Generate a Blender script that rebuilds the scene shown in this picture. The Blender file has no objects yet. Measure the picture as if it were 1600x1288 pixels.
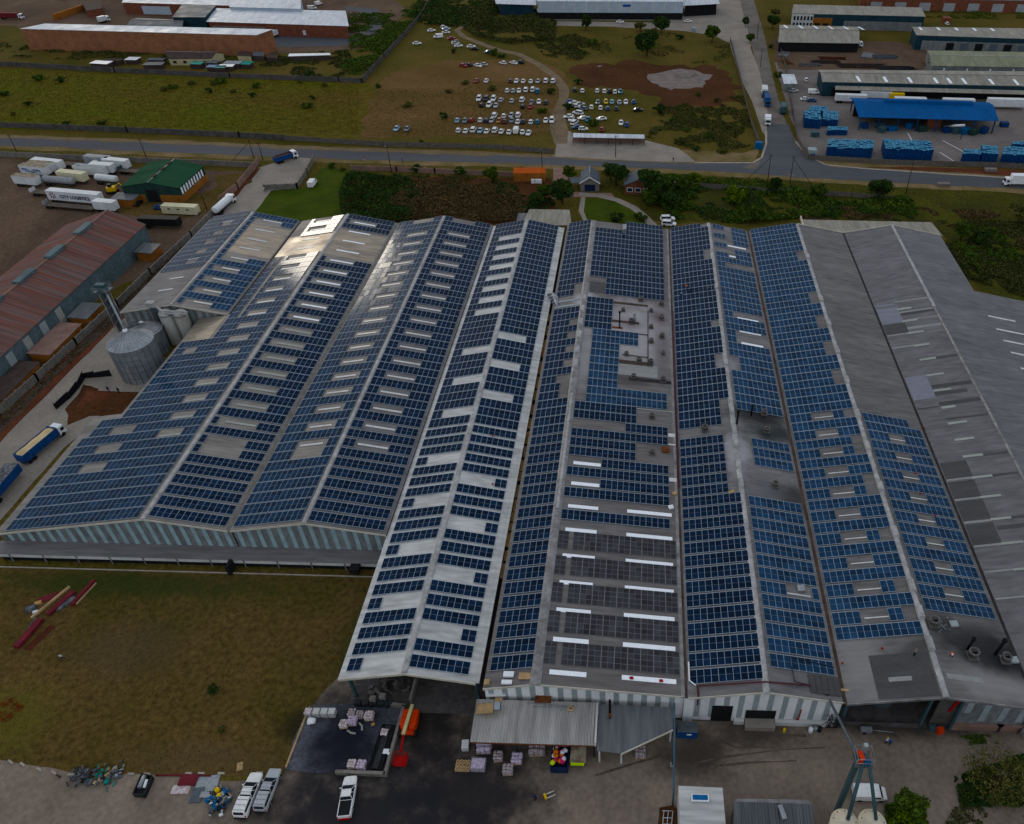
import bpy, bmesh, math, random
import numpy as np
from mathutils import Vector, Matrix, noise

random.seed(7)
rng = np.random.default_rng(11)
SC = bpy.context.scene
COL = SC.collection
PI = math.pi

# ---------------------------------------------------------------- camera
FOC, PPX, PPY = 1209.06, 979.1, 625.1          # focal length and principal point in photo pixels
YAW, PIT, ROL = -0.0159216, 0.6883663, -0.0141503
CH = 110.0                                      # flying height in metres


def _axes():
    cy, sy, cp, sp = math.cos(YAW), math.sin(YAW), math.cos(PIT), math.sin(PIT)
    f = Vector((sy * cp, cy * cp, -sp)); r = Vector((cy, -sy, 0)); d = f.cross(r)
    c, s = math.cos(ROL), math.sin(ROL)
    return c * r + s * d, -s * r + c * d, f


AX_R, AX_D, AX_F = _axes()
cam_d = bpy.data.cameras.new('drone_camera'); cam = bpy.data.objects.new('drone_camera', cam_d); COL.objects.link(cam)
m3 = Matrix((AX_R, -AX_D, -AX_F)).transposed()
cam.matrix_world = Matrix.Translation((0, 0, CH)) @ m3.to_4x4()
cam_d.sensor_fit = 'HORIZONTAL'; cam_d.sensor_width = 36; cam_d.lens = FOC / 1600 * 36
cam_d.shift_x = (800 - PPX) / 1600; cam_d.shift_y = (PPY - 644) / 1600
cam_d.clip_start = 1; cam_d.clip_end = 6000
SC.camera = cam


def at(x, y, z=0.0):
    """survey helper: photo position of a point of known height -> world position"""
    d = AX_F + AX_R * ((x - PPX) / FOC) + AX_D * ((y - PPY) / FOC)
    t = (z - CH) / d.z
    return Vector((d.x * t, d.y * t, z))


# ---------------------------------------------------------------- world and sun
SUN_EL, SUN_AZ = math.radians(16.5), math.radians(-31)
w = bpy.data.worlds.new('World'); SC.world = w; w.use_nodes = True
nt = w.node_tree; bg = nt.nodes['Background']
sky = nt.nodes.new('ShaderNodeTexSky'); sky.sky_type = 'NISHITA'; sky.sun_disc = False
sky.sun_elevation = SUN_EL; sky.sun_rotation = SUN_AZ
sky.air_density = 1.4; sky.dust_density = 1.2; sky.ozone_density = 1.5; sky.altitude = 0
# overcast: mute the blue of the clear sky and break it up with cloud
hs = nt.nodes.new('ShaderNodeHueSaturation'); hs.inputs['Saturation'].default_value = 1.05
tc = nt.nodes.new('ShaderNodeTexCoord'); mp = nt.nodes.new('ShaderNodeMapping'); mp.inputs['Scale'].default_value = (1, 1, 2.5)
cn = nt.nodes.new('ShaderNodeTexNoise'); cn.inputs['Scale'].default_value = 2.2; cn.inputs['Detail'].default_value = 5
cr = nt.nodes.new('ShaderNodeMapRange'); cr.inputs[1].default_value = 0.3; cr.inputs[2].default_value = 0.7
cr.inputs[3].default_value = 0.55; cr.inputs[4].default_value = 1.25
mx = nt.nodes.new('ShaderNodeVectorMath'); mx.operation = 'SCALE'
L = nt.links.new
L(tc.outputs['Generated'], mp.inputs['Vector']); L(mp.outputs[0], cn.inputs['Vector']); L(cn.outputs['Fac'], cr.inputs[0])
L(sky.outputs[0], hs.inputs['Color']); L(hs.outputs[0], mx.inputs[0]); L(cr.outputs[0], mx.inputs['Scale'])
# high cloud: an even grey veil over the whole dome
vl = nt.nodes.new('ShaderNodeMix'); vl.data_type = 'RGBA'; vl.inputs[0].default_value = 0.87; vl.inputs[7].default_value = (5.1, 5.5, 6.3, 1)
L(mx.outputs[0], vl.inputs[6]); L(vl.outputs[2], bg.inputs['Color'])
bg.inputs['Strength'].default_value = 0.123
sd = bpy.data.lights.new('sun', 'SUN'); sun = bpy.data.objects.new('sun', sd); COL.objects.link(sun)
sd.energy = 0.4; sd.angle = math.radians(7); sd.color = (1.0, 0.90, 0.74)
sv = Vector((math.sin(SUN_AZ) * math.cos(SUN_EL), math.cos(SUN_AZ) * math.cos(SUN_EL), math.sin(SUN_EL)))
sun.rotation_euler = sv.to_track_quat('Z', 'Y').to_euler()
SC.view_settings.view_transform = 'Standard'; SC.view_settings.look = 'None'
SC.view_settings.exposure = 0; SC.view_settings.gamma = 1

# ---------------------------------------------------------------- materials
MATS = {}


def mat(name, col, rough=0.8, metal=0.0, var=0.25, sc=0.6, col2=None, stretch=(1, 1, 1), bump=0.0, bsc=None,
        fine=0.12, fsc=6.0, leaf=False, spec=0.06, coat=0.0, detail=4.0, stain=None, lr=(.45, 1.6)):
    """procedural surface: broad blotches between two tones, finer grain on top, optional bump and stains and tinted patches"""
    if name in MATS: return MATS[name]
    m = bpy.data.materials.new(name); m.use_nodes = True; MATS[name] = m
    t = m.node_tree; N = t.nodes; b = N['Principled BSDF']; K = t.links.new
    if isinstance(col, (int, float)): col = (col, col, col)
    if col2 is None: col2 = tuple(c * (1 - var) for c in col); col = tuple(c * (1 + var) for c in col)
    def rich(c): l_ = .3 * c[0] + .6 * c[1] + .1 * c[2]; return tuple(max(0.001, l_ + (v - l_) * 1.15) for v in c)
    col, col2 = rich(col), rich(col2)
    geo = N.new('ShaderNodeNewGeometry')
    mp = N.new('ShaderNodeMapping'); mp.inputs['Scale'].default_value = stretch; K(geo.outputs['Position'], mp.inputs['Vector'])
    n1 = N.new('ShaderNodeTexNoise'); n1.inputs['Scale'].default_value = sc; n1.inputs['Detail'].default_value = detail
    n1.inputs['Roughness'].default_value = 0.62; K(mp.outputs[0], n1.inputs['Vector'])
    r1 = N.new('ShaderNodeMapRange'); r1.inputs[1].default_value = 0.32; r1.inputs[2].default_value = 0.68; K(n1.outputs['Fac'], r1.inputs[0])
    mx = N.new('ShaderNodeMix'); mx.data_type = 'RGBA'; mx.inputs[6].default_value = (*col2, 1); mx.inputs[7].default_value = (*col, 1)
    K(r1.outputs[0], mx.inputs[0]); out = mx.outputs[2]
    n2 = N.new('ShaderNodeTexNoise'); n2.inputs['Scale'].default_value = fsc; n2.inputs['Detail'].default_value = 3
    K(mp.outputs[0], n2.inputs['Vector'])
    r2 = N.new('ShaderNodeMapRange'); r2.inputs[1].default_value = 0.3; r2.inputs[2].default_value = 0.7
    r2.inputs[3].default_value = 1 - fine; r2.inputs[4].default_value = 1 + fine; K(n2.outputs['Fac'], r2.inputs[0])
    s = N.new('ShaderNodeVectorMath'); s.operation = 'SCALE'; K(out, s.inputs[0]); K(r2.outputs[0], s.inputs['Scale']); out = s.outputs[0]
    if leaf:
        r3 = N.new('ShaderNodeMapRange'); r3.inputs[3].default_value = lr[0]; r3.inputs[4].default_value = lr[1]
        K(geo.outputs['Random Per Island'], r3.inputs[0])
        s3 = N.new('ShaderNodeVectorMath'); s3.operation = 'SCALE'; K(out, s3.inputs[0]); K(r3.outputs[0], s3.inputs['Scale']); out = s3.outputs[0]
    for st in (stain or []):   # (x, y, radius, factor, tint) soft-edged tinted patch around a place on the ground or roof
        x, y, rx, ry, tint, amt = st
        mp4 = N.new('ShaderNodeMapping'); mp4.vector_type = 'POINT'
        mp4.inputs['Location'].default_value = (-x / rx, -y / ry, 0); mp4.inputs['Scale'].default_value = (1 / rx, 1 / ry, 0)
        nn = N.new('ShaderNodeTexNoise'); nn.inputs['Scale'].default_value = 0.35; nn.inputs['Detail'].default_value = 5; K(geo.outputs['Position'], nn.inputs['Vector'])
        K(geo.outputs['Position'], mp4.inputs['Vector'])
        ln = N.new('ShaderNodeVectorMath'); ln.operation = 'LENGTH'; K(mp4.outputs[0], ln.inputs[0])
        ad = N.new('ShaderNodeMath'); ad.operation = 'MULTIPLY_ADD'; K(nn.outputs['Fac'], ad.inputs[0]); ad.inputs[1].default_value = 0.9; K(ln.outputs['Value'], ad.inputs[2])
        r4 = N.new('ShaderNodeMapRange'); r4.interpolation_type = 'SMOOTHSTEP'; r4.inputs[1].default_value = 0.68; r4.inputs[2].default_value = 1.55
        r4.inputs[3].default_value = amt; r4.inputs[4].default_value = 0; K(ad.outputs[0], r4.inputs[0])
        m4 = N.new('ShaderNodeMix'); m4.data_type = 'RGBA'; K(r4.outputs[0], m4.inputs[0]); K(out, m4.inputs[6]); m4.inputs[7].default_value = (*tint, 1)
        out = m4.outputs[2]
    K(out, b.inputs['Base Color'])
    b.inputs['Roughness'].default_value = rough; b.inputs['Metallic'].default_value = metal
    b.inputs['Specular IOR Level'].default_value = spec; b.inputs['Coat Weight'].default_value = coat
    if leaf: b.inputs['Specular IOR Level'].default_value = 0.05
    if bump:
        n3 = N.new('ShaderNodeTexNoise'); n3.inputs['Scale'].default_value = bsc or fsc; n3.inputs['Detail'].default_value = 4
        K(mp.outputs[0], n3.inputs['Vector'])
        bp = N.new('ShaderNodeBump'); bp.inputs['Strength'].default_value = 1; bp.inputs['Distance'].default_value = bump
        K(n3.outputs['Fac'], bp.inputs['Height']); K(bp.outputs[0], b.inputs['Normal'])
    return m


def ribbed(name, col, rough=0.45, metal=0.0, axis=1, period=0.8, depth=0.05, var=0.2, sc=0.25, band=0.24, spec=0.08, col2=None, stain=None, stretch=None):
    """profiled metal sheeting: ribs run across `axis`; sheets differ a little in tone"""
    if name in MATS: return MATS[name]
    st = stretch or ((0.12, 1, 1) if axis == 1 else (1, 0.12, 0.5))
    m = mat(name, col, rough, metal, var, sc, stretch=st, fine=band, fsc=1.3, spec=spec, col2=col2, stain=stain, detail=6)
    t = m.node_tree; N = t.nodes; K = t.links.new; b = N['Principled BSDF']
    geo = N.new('ShaderNodeNewGeometry'); sx = N.new('ShaderNodeSeparateXYZ'); K(geo.outputs['Position'], sx.inputs[0])
    mu = N.new('ShaderNodeMath'); mu.operation = 'MULTIPLY'; K(sx.outputs[axis], mu.inputs[0]); mu.inputs[1].default_value = 2 * PI / period
    sn = N.new('ShaderNodeMath'); sn.operation = 'SINE'; K(mu.outputs[0], sn.inputs[0])
    bp = N.new('ShaderNodeBump'); bp.inputs['Distance'].default_value = depth * .3 * (8 if 'corr' in name else 1); bp.inputs['Strength'].default_value = 1
    K(sn.outputs[0], bp.inputs['Height']); K(bp.outputs[0], b.inputs['Normal'])
    # roughness varies with weathering
    nz = N.new('ShaderNodeTexNoise'); nz.inputs['Scale'].default_value = 0.15; nz.inputs['Detail'].default_value = 4; K(geo.outputs['Position'], nz.inputs['Vector'])
    rr = N.new('ShaderNodeMapRange'); rr.inputs[1].default_value = 0.3; rr.inputs[2].default_value = 0.7
    rr.inputs[3].default_value = rough - 0.08; rr.inputs[4].default_value = rough + 0.12; K(nz.outputs['Fac'], rr.inputs[0]); K(rr.outputs[0], b.inputs['Roughness'])
    return m


def M(k): return MATS[k]


# ---------------------------------------------------------------- mesh builder
class MB:
    def __init__(s): s.v = []; s.f = []; s.m = []; s.sm = []

    def face(s, pts, mi=0, sm=False):
        b = len(s.v); s.v += [tuple(p) for p in pts]; s.f.append(tuple(range(b, b + len(pts)))); s.m.append(mi); s.sm.append(sm); return s

    def hexa(s, bot, top, mi=0, mt=None, mb=None):
        """closed prism between two loops of equal length (anticlockwise from above)"""
        n = len(bot); b = len(s.v); s.v += [tuple(p) for p in bot] + [tuple(p) for p in top]
        for i in range(n):
            j = (i + 1) % n; s.f.append((b + i, b + j, b + n + j, b + n + i)); s.m.append(mi); s.sm.append(False)
        s.f.append(tuple(range(b + n, b + 2 * n))); s.m.append(mi if mt is None else mt); s.sm.append(False)
        s.f.append(tuple(range(b + n - 1, b - 1, -1))); s.m.append(mi if mb is None else mb); s.sm.append(False)
        return s

    def box(s, x0, x1, y0, y1, z0, z1, mi=0, mt=None):
        return s.hexa([(x0, y0, z0), (x1, y0, z0), (x1, y1, z0), (x0, y1, z0)], [(x0, y0, z1), (x1, y0, z1), (x1, y1, z1), (x0, y1, z1)], mi, mt)

    def cbox(s, c, sx, sy, sz, rot=0, mi=0, taper=1.0, mt=None):
        ca, sa = math.cos(rot), math.sin(rot)
        q = [(-.5, -.5), (.5, -.5), (.5, .5), (-.5, .5)]
        def P(a, b, k, z): x, y = a * sx * k, b * sy * k; return (c[0] + ca * x - sa * y, c[1] + sa * x + ca * y, z)
        return s.hexa([P(a, b, 1, c[2]) for a, b in q], [P(a, b, taper, c[2] + sz) for a, b in q], mi, mt)

    def slab(s, pts, th, mi=0, mb=None):
        """plate whose top face is pts, th thick downwards"""
        a = (Vector(pts[1]) - Vector(pts[0])).cross(Vector(pts[2]) - Vector(pts[1]))
        if a.z < 0: pts = list(reversed(pts))
        return s.hexa([(p[0], p[1], p[2] - th) for p in pts], pts, mi, None, mb)

    def tube(s, pts, r, n=8, mi=0, cap=True, sm=True):
        pts = [Vector(p) for p in pts]; k = len(pts); rs = r if isinstance(r, (list, tuple)) else [r] * k
        b = len(s.v)
        for i, p in enumerate(pts):
            d = (pts[min(i + 1, k - 1)] - pts[max(i - 1, 0)])
            if d.length < 1e-9: d = Vector((0, 0, 1))
            d.normalize(); u = d.cross(Vector((0, 0, 1)))
            if u.length < 1e-3: u = Vector((1, 0, 0))
            u.normalize(); w_ = d.cross(u)
            for j in range(n):
                a = 2 * PI * j / n; s.v.append(tuple(p + (u * math.cos(a) + w_ * math.sin(a)) * rs[i]))
        for i in range(k - 1):
            for j in range(n):
                j2 = (j + 1) % n; s.f.append((b + i * n + j, b + i * n + j2, b + (i + 1) * n + j2, b + (i + 1) * n + j)); s.m.append(mi); s.sm.append(sm)
        if cap:
            s.f.append(tuple(b + j for j in range(n - 1, -1, -1))); s.m.append(mi); s.sm.append(False)
            s.f.append(tuple(b + (k - 1) * n + j for j in range(n))); s.m.append(mi); s.sm.append(False)
        return s

    def lathe(s, c, prof, n=24, mi=0, sm=True):
        b = len(s.v); k = len(prof)
        for r, z in prof:
            for j in range(n):
                a = 2 * PI * j / n; s.v.append((c[0] + r * math.cos(a), c[1] + r * math.sin(a), c[2] + z))
        for i in range(k - 1):
            for j in range(n):
                j2 = (j + 1) % n; s.f.append((b + i * n + j, b + i * n + j2, b + (i + 1) * n + j2, b + (i + 1) * n + j)); s.m.append(mi); s.sm.append(sm)
        return s

    def loft(s, rings, mi=0, caps=True, sm=False, mis=None):
        n = len(rings[0]); b = len(s.v)
        for r in rings: s.v += [tuple(p) for p in r]
        for i in range(len(rings) - 1):
            for j in range(n):
                j2 = (j + 1) % n; s.f.append((b + i * n + j, b + i * n + j2, b + (i + 1) * n + j2, b + (i + 1) * n + j)); s.m.append(mis[j] if mis else mi); s.sm.append(sm)
        if caps:
            s.f.append(tuple(range(b + n - 1, b - 1, -1))); s.m.append(mi); s.sm.append(False)
            e = b + (len(rings) - 1) * n; s.f.append(tuple(range(e, e + n))); s.m.append(mi); s.sm.append(False)
        return s

    def blob(s, c, r, squash=0.8, mi=0, seed=0, amp=0.25, n=10, k=7, fr=1.3):
        b = len(s.v)
        for i in range(k + 1):
            th = PI * i / k
            for j in range(n):
                a = 2 * PI * j / n; d = Vector((math.sin(th) * math.cos(a), math.sin(th) * math.sin(a), math.cos(th)))
                q = 1 + amp * noise.noise(d * fr + Vector((seed * 3.1, seed * 1.7, 0)))
                s.v.append((c[0] + d.x * r * q, c[1] + d.y * r * q, c[2] + d.z * r * q * squash))
        for i in range(k):
            for j in range(n):
                j2 = (j + 1) % n; s.f.append((b + i * n + j, b + (i + 1) * n + j, b + (i + 1) * n + j2, b + i * n + j2)); s.m.append(mi); s.sm.append(True)
        return s

    def build(s, name, mats, parent=None):
        off = Vector((0, 0, 0)); q = parent
        while q is not None: off += q.location; q = q.parent
        me = bpy.data.meshes.new(name); me.from_pydata([(x - off.x, y - off.y, z - off.z) for x, y, z in s.v] if off.length else s.v, [], s.f)
        if not isinstance(mats, (list, tuple)): mats = [mats]
        for m_ in mats: me.materials.append(MATS[m_] if isinstance(m_, str) else m_)
        me.polygons.foreach_set('material_index', s.m); me.polygons.foreach_set('use_smooth', s.sm); me.update()
        o = bpy.data.objects.new(name, me); COL.objects.link(o)
        if parent is not None: o.parent = parent
        return o


def tag(o, label=None, cat=None, group=None, kind=None):
    if label: o['label'] = label
    if cat: o['category'] = cat
    if group: o['group'] = group
    if kind: o['kind'] = kind
    return o


def thing(name, label, cat, loc=(0, 0, 0), rz=0, group=None):
    o = bpy.data.objects.new(name, None); o.empty_display_size = 1; COL.objects.link(o); o.location = loc; o.rotation_euler = (0, 0, rz)
    return tag(o, label, cat, group)


def dup(o, loc, rz=None, label=None, group=None, scale=None, parent=None):
    c = o.copy(); COL.objects.link(c)
    if parent is not None: c.parent = parent
    else:
        c.location = loc
        if rz is not None: c.rotation_euler = (0, 0, rz)
        if scale is not None: c.scale = scale if isinstance(scale, (tuple, list)) else (scale,) * 3
        if label: c['label'] = label
        if group: c['group'] = group
    for ch in o.children: dup(ch, None, parent=c)
    return c


def sheet(name, pts, z, m, jit=0.0, step=3.0, kind='structure', label=None):
    """flat ground sheet with slightly uneven edge; pts in world xy"""
    P = []
    n = len(pts)
    for i in range(n):
        a = Vector(pts[i][:2]); b = Vector(pts[(i + 1) % n][:2]); d = b - a; k = max(1, int(d.length / step)) if jit else 1
        nr = Vector((-d.y, d.x)).normalized() if d.length > 0 else Vector((0, 0))
        for q in range(k):
            p = a + d * q / k
            if jit: p = p + nr * jit * (noise.noise(Vector((p.x * 0.11, p.y * 0.11, z * 50))) + 0.6 * noise.noise(Vector((p.x * .5, p.y * .5, z * 9))))
            P.append((p.x, p.y, z))
    bm = bmesh.new(); vs = [bm.verts.new(p) for p in P]; es = [bm.edges.new((vs[i], vs[(i + 1) % len(vs)])) for i in range(len(vs))]
    bmesh.ops.triangle_fill(bm, edges=es, use_beauty=True)
    for f in bm.faces:
        if f.normal.z < 0: f.normal_flip()
    me = bpy.data.meshes.new(name); bm.to_mesh(me); bm.free(); me.materials.append(MATS[m] if isinstance(m, str) else m)
    o = bpy.data.objects.new(name, me); COL.objects.link(o); tag(o, kind=kind, label=label)
    return o


def pxs(pts, z=0.0): return [at(x, y, z) for x, y in pts]


def path_strip(pts, wd):
    """outline of a strip of width wd (number or list) along world pts"""
    pts = [Vector(p[:2]) for p in pts]; n = len(pts); ws = wd if isinstance(wd, (list, tuple)) else [wd] * n
    Lf, Rt = [], []
    for i, p in enumerate(pts):
        d = (pts[min(i + 1, n - 1)] - pts[max(i - 1, 0)]).normalized(); q = Vector((-d.y, d.x)) * ws[i] / 2
        Lf.append(p + q); Rt.append(p - q)
    return Rt + Lf[::-1]
# ---------------------------------------------------------------- material table
mat('dry_grass', None or (0.106, 0.074, 0.024), 0.95, var=0, sc=0.035, col2=(0.050, 0.050, 0.011), fine=0.4, fsc=1.3, bump=0.15, bsc=2.5, spec=0.02, detail=9)
mat('green_grass', (0.070, 0.082, 0.006), 0.95, sc=0.022, col2=(0.088, 0.058, 0.016), fine=0.3, fsc=0.5, bump=0.12, bsc=2.0, spec=0.02, detail=10, stretch=(0.5, 1, 1))
mat('lawn', (0.055, 0.070, 0.012), 0.95, sc=0.15, col2=(0.030, 0.050, 0.008), fine=0.25, fsc=2.0, spec=0.02)
mat('field_grass', (0.112, 0.070, 0.030), 0.95, sc=0.07, col2=(0.060, 0.048, 0.014), fine=0.35, fsc=1.1, bump=0.1, bsc=5, spec=0.02, detail=12, stain=[(-85, 80.5, 34, 3.5, (.030, .045, .008), .8), (-42, 70, 6, 16, (.032, .045, .009), .75), (-92, 56, 10, 8, (.10, .09, .010), .6), (-80, 68, 12, 7, (.085, .058, .026), .6), (-48.5, 56.2, 4.2, 3.4, (.022, .020, .008), .93), (-60, 51, 14, 3.5, (.09, .062, .026), .6)])  # patches shift the grass tone: dark green along the far and right edges
mat('parking_dirt', (0.142, 0.085, 0.041), 0.95, sc=0.05, col2=(0.084, 0.055, 0.018), fine=0.25, fsc=1.5, spec=0.02, detail=9, stretch=(0.4, 1, 1))
mat('dark_soil', (0.075, 0.034, 0.017), 0.95, sc=0.08, col2=(0.048, 0.022, 0.011), fine=0.3, fsc=1.0, spec=0.02, bump=0.1, bsc=1.0)
mat('red_soil', (0.095, 0.035, 0.020), 0.95, sc=0.2, var=0.3, fine=0.3, fsc=2.0, spec=0.02)
mat('pale_gravel', (0.180, 0.150, 0.135), 0.95, sc=0.3, var=0.2, fine=0.2, fsc=2.0, spec=0.02)
mat('track_dirt', (0.158, 0.119, 0.079), 0.95, sc=0.15, var=0.2, fine=0.2, fsc=2.0, spec=0.02)
mat('yard_dirt', (0.098, 0.067, 0.047), 0.95, sc=0.06, var=0.3, fine=0.22, fsc=1.2, spec=0.025, detail=8, stretch=(1, 0.6, 1))
mat('asphalt', (0.075, 0.078, 0.085), 0.85, sc=0.08, var=0.15, fine=0.12, fsc=2.5, stretch=(0.15, 1, 1))
mat('old_road', (0.13, 0.115, 0.10), 0.9, sc=0.12, var=0.25, fine=0.15, fsc=1.5)
mat('concrete', (0.23, 0.205, 0.175), 0.9, sc=0.12, var=0.16, fine=0.12, fsc=1.5, detail=7)
mat('yard_concrete', (0.150, 0.132, 0.120), 0.9, sc=0.10, var=0.2, fine=0.15, fsc=1.5, detail=9)
mat('verge', (0.20, 0.145, 0.085), 0.95, sc=0.1, col2=(0.10, 0.08, 0.03), fine=0.25, fsc=1.5, spec=0.02)
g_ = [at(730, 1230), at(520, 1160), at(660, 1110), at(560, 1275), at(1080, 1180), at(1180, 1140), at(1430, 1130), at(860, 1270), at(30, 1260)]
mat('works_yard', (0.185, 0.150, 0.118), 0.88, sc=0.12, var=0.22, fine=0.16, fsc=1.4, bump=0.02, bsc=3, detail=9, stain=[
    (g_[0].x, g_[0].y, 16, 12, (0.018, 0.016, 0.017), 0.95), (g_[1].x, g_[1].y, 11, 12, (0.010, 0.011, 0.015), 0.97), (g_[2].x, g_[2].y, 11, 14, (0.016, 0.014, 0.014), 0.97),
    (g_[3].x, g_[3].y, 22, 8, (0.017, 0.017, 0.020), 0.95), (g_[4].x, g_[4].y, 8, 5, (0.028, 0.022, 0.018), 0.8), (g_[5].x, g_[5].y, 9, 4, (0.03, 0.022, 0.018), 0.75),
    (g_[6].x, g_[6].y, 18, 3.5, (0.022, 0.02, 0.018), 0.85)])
mat('tank_pad', (0.088, 0.091, 0.106), 0.8, sc=0.5, var=0.3, fine=0.2, fsc=2.0, stain=[(at(540, 1160).x, at(540, 1160).y, 8, 9, (0.008, 0.010, 0.017), 0.97)])
mat('curb', (0.30, 0.27, 0.23), 0.9, sc=0.8, var=0.2)
mat('track_mark', (0.085, 0.068, 0.055), 0.9, sc=0.8, var=0.4)
mat('paint_white', (0.70, 0.70, 0.68), 0.7, sc=2, var=0.1)
# roofs
mat_r = dict(rough=0.42, spec=0.6)
RS = (0.155, 0.148, 0.145)
ribbed('roof_grey', RS, period=0.9, depth=0.03, col2=(0.115, 0.108, 0.106), metal=0.0, rough=0.62, spec=0.25)
ribbed('roof_bright', (0.46, 0.46, 0.44), period=0.9, depth=0.02, col2=(0.35, 0.35, 0.335), rough=0.6, spec=0.3)
ribbed('roof_warm', (0.20, 0.185, 0.165), period=0.9, depth=0.02, col2=(0.145, 0.132, 0.12), rough=0.6, spec=0.3)
ribbed('roof_shiny', (0.31, 0.26, 0.19), period=0.9, depth=0.02, col2=(0.18, 0.155, 0.13), metal=0.45, rough=0.42, sc=0.3, spec=.4)
soot = [0, (-1, 131, 8, 3, (0.02, 0.016, 0.018), 0.6), (5, 156, 3, 4, (0.07, 0.03, 0.035), 0.5), (5.5, 143, 2.5, 12, (0.07, 0.05, 0.05), 0.5), (-2, 152, 5, 3, (.12, .10, .10), .5)]
ribbed('roof_D', (0.145, 0.135, 0.128), period=0.9, depth=0.03, col2=(0.10, 0.092, 0.088), metal=0.0, rough=0.62, spec=0.25,
       stain=[(-1, 148, 12, 19, (0.36, 0.33, 0.34), 0.8), (-12.8, 160, 4, 6, (.42, .40, .42), .8), (-11.5, 138, 2.5, 16, (.30, .29, .29), .6)] + soot[1:])
ribbed('roof_E', (0.165, 0.158, 0.155), period=0.9, depth=0.03, col2=(0.11, 0.105, 0.103), metal=0.0, rough=0.62, spec=0.25,
       stain=[(19.4, 108, 3.2, 7, (.34, .33, .35), .75), (19.4, 135, 3, 4, (.3, .29, .3), .5), (25, 119.5, 9, 4.2, (0.008, 0.008, 0.009), 0.97), (27.5, 115, 8, 3.6, (0.012, 0.018, 0.018), 0.95), (29, 98, 5, 5, (0.02, 0.02, 0.02), 0.9), (24, 99, 5, 4, (0.09, 0.09, 0.095), 0.7)])
ribbed('roof_F', (0.14, 0.133, 0.128), period=0.9, depth=0.03, col2=(0.092, 0.086, 0.082), metal=0.0, rough=0.62, spec=0.25,
       stain=[(53, 61.5, 9, 4, (0.26, 0.25, 0.24), 0.5), (52, 68, 10, 4.4, (0.012, 0.012, 0.013), 0.95), (57, 66, 8, 4.4, (0.01, 0.01, 0.011), 0.97), (47.5, 71, 3, 2.2, (0.04, 0.034, 0.03), 0.8), (42, 66, 3, 2, (0.04, 0.037, 0.035), 0.7), (34, 65, 5, 10, (0.24, 0.23, 0.22), 0.6)])
ribbed('roof_G', (0.135, 0.132, 0.134), period=0.9, depth=0.03, col2=(0.098, 0.096, 0.098), metal=0.0, rough=0.62, spec=0.25)
mat('roof_patch_light', (0.19, 0.195, 0.225), 0.5, metal=0.2, sc=0.5, var=0.12, stretch=(0.1, 1, 1))
mat('roof_patch_dark', (0.072, 0.070, 0.068), 0.6, metal=0.2, sc=0.5, var=0.15, stretch=(0.1, 1, 1))
mat('roof_patch_pale', (0.25, 0.25, 0.24), 0.5, metal=0.2, sc=0.5, var=0.12, stretch=(0.1, 1, 1))
mat('cap_metal', (0.32, 0.315, 0.305), 0.5, sc=0.4, var=0.25, fine=0.2, fsc=1.5)
mat('cap_dull', (0.20, 0.195, 0.19), 0.5, metal=0.3, sc=0.4, var=0.3, fine=0.2, fsc=1.5)
mat('gutter_dark', (0.03, 0.028, 0.027), 0.8, sc=0.5, var=0.4)
mat('gutter_grey', (0.12, 0.112, 0.105), 0.6, metal=0.3, sc=0.5, var=0.3)
mat('gutter_rust', (0.06, 0.042, 0.034), 0.85, sc=0.5, var=0.4)
mat('skylight_white', (0.82, 0.84, 0.86), 0.35, sc=1, var=0.05)
mat('skylight_dull', (0.30, 0.31, 0.28), 0.4, sc=1, var=0.15, stretch=(0.3, 2, 1))
mat('skylight_thin', (0.55, 0.55, 0.53), 0.25, sc=1, var=0.12)
# solar modules: dark cell glass with aluminium frame
def cell_mat(name, col, rough, spec, frame_noise=0.25):
    m = mat(name, col, rough, sc=0.35, var=frame_noise, fine=0.10, fsc=0.8, spec=spec, stretch=(0.7, 0.7, 1), leaf=True, lr=(.72, 1.3))
    b = m.node_tree.nodes['Principled BSDF']; b.inputs['IOR'].default_value = 1.10; b.inputs['Specular IOR Level'].default_value = 0.5
    return m
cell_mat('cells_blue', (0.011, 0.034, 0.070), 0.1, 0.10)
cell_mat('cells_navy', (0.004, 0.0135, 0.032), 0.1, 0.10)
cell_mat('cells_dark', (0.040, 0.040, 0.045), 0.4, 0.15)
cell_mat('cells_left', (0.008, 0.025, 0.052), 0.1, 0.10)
mat('module_frame', (0.36, 0.41, 0.46), 0.5, sc=1, var=0.1)
mat('module_frame_dark', (0.16, 0.155, 0.15), 0.5, metal=0.3, sc=1, var=0.1)
# walls
ribbed('wall_grey', (0.155, 0.165, 0.165), axis=0, period=0.8, depth=0.03, rough=0.6)
ribbed('wall_white', (0.68, 0.69, 0.69), axis=0, period=0.8, depth=0.02, rough=0.6, var=0.12, band=0.06)
mat('translucent_teal', (0.27, 0.37, 0.39), 0.35, sc=0.7, var=0.15)
mat('translucent_grey', (0.27, 0.31, 0.31), 0.4, sc=0.7, var=0.12)
mat('trim_cream', (0.50, 0.47, 0.40), 0.7, sc=0.5, var=0.15)
mat('white_wall', (0.50, 0.50, 0.48), 0.8, sc=0.3, var=0.15)
mat('brick_red', (0.155, 0.060, 0.038), 0.9, sc=0.5, var=0.25, fine=0.25, fsc=3)
mat('brick_brown', (0.235, 0.110, 0.062), 0.9, sc=0.3, var=0.2, fine=0.22, fsc=2.5)
mat('brick_orange', (0.24, 0.10, 0.030), 0.9, sc=0.3, var=0.25, fine=0.2, fsc=2.5)
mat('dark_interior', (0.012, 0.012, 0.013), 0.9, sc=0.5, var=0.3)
mat('wall_dark_green', (0.018, 0.042, 0.034), 0.6, sc=0.4, var=0.2)
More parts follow.
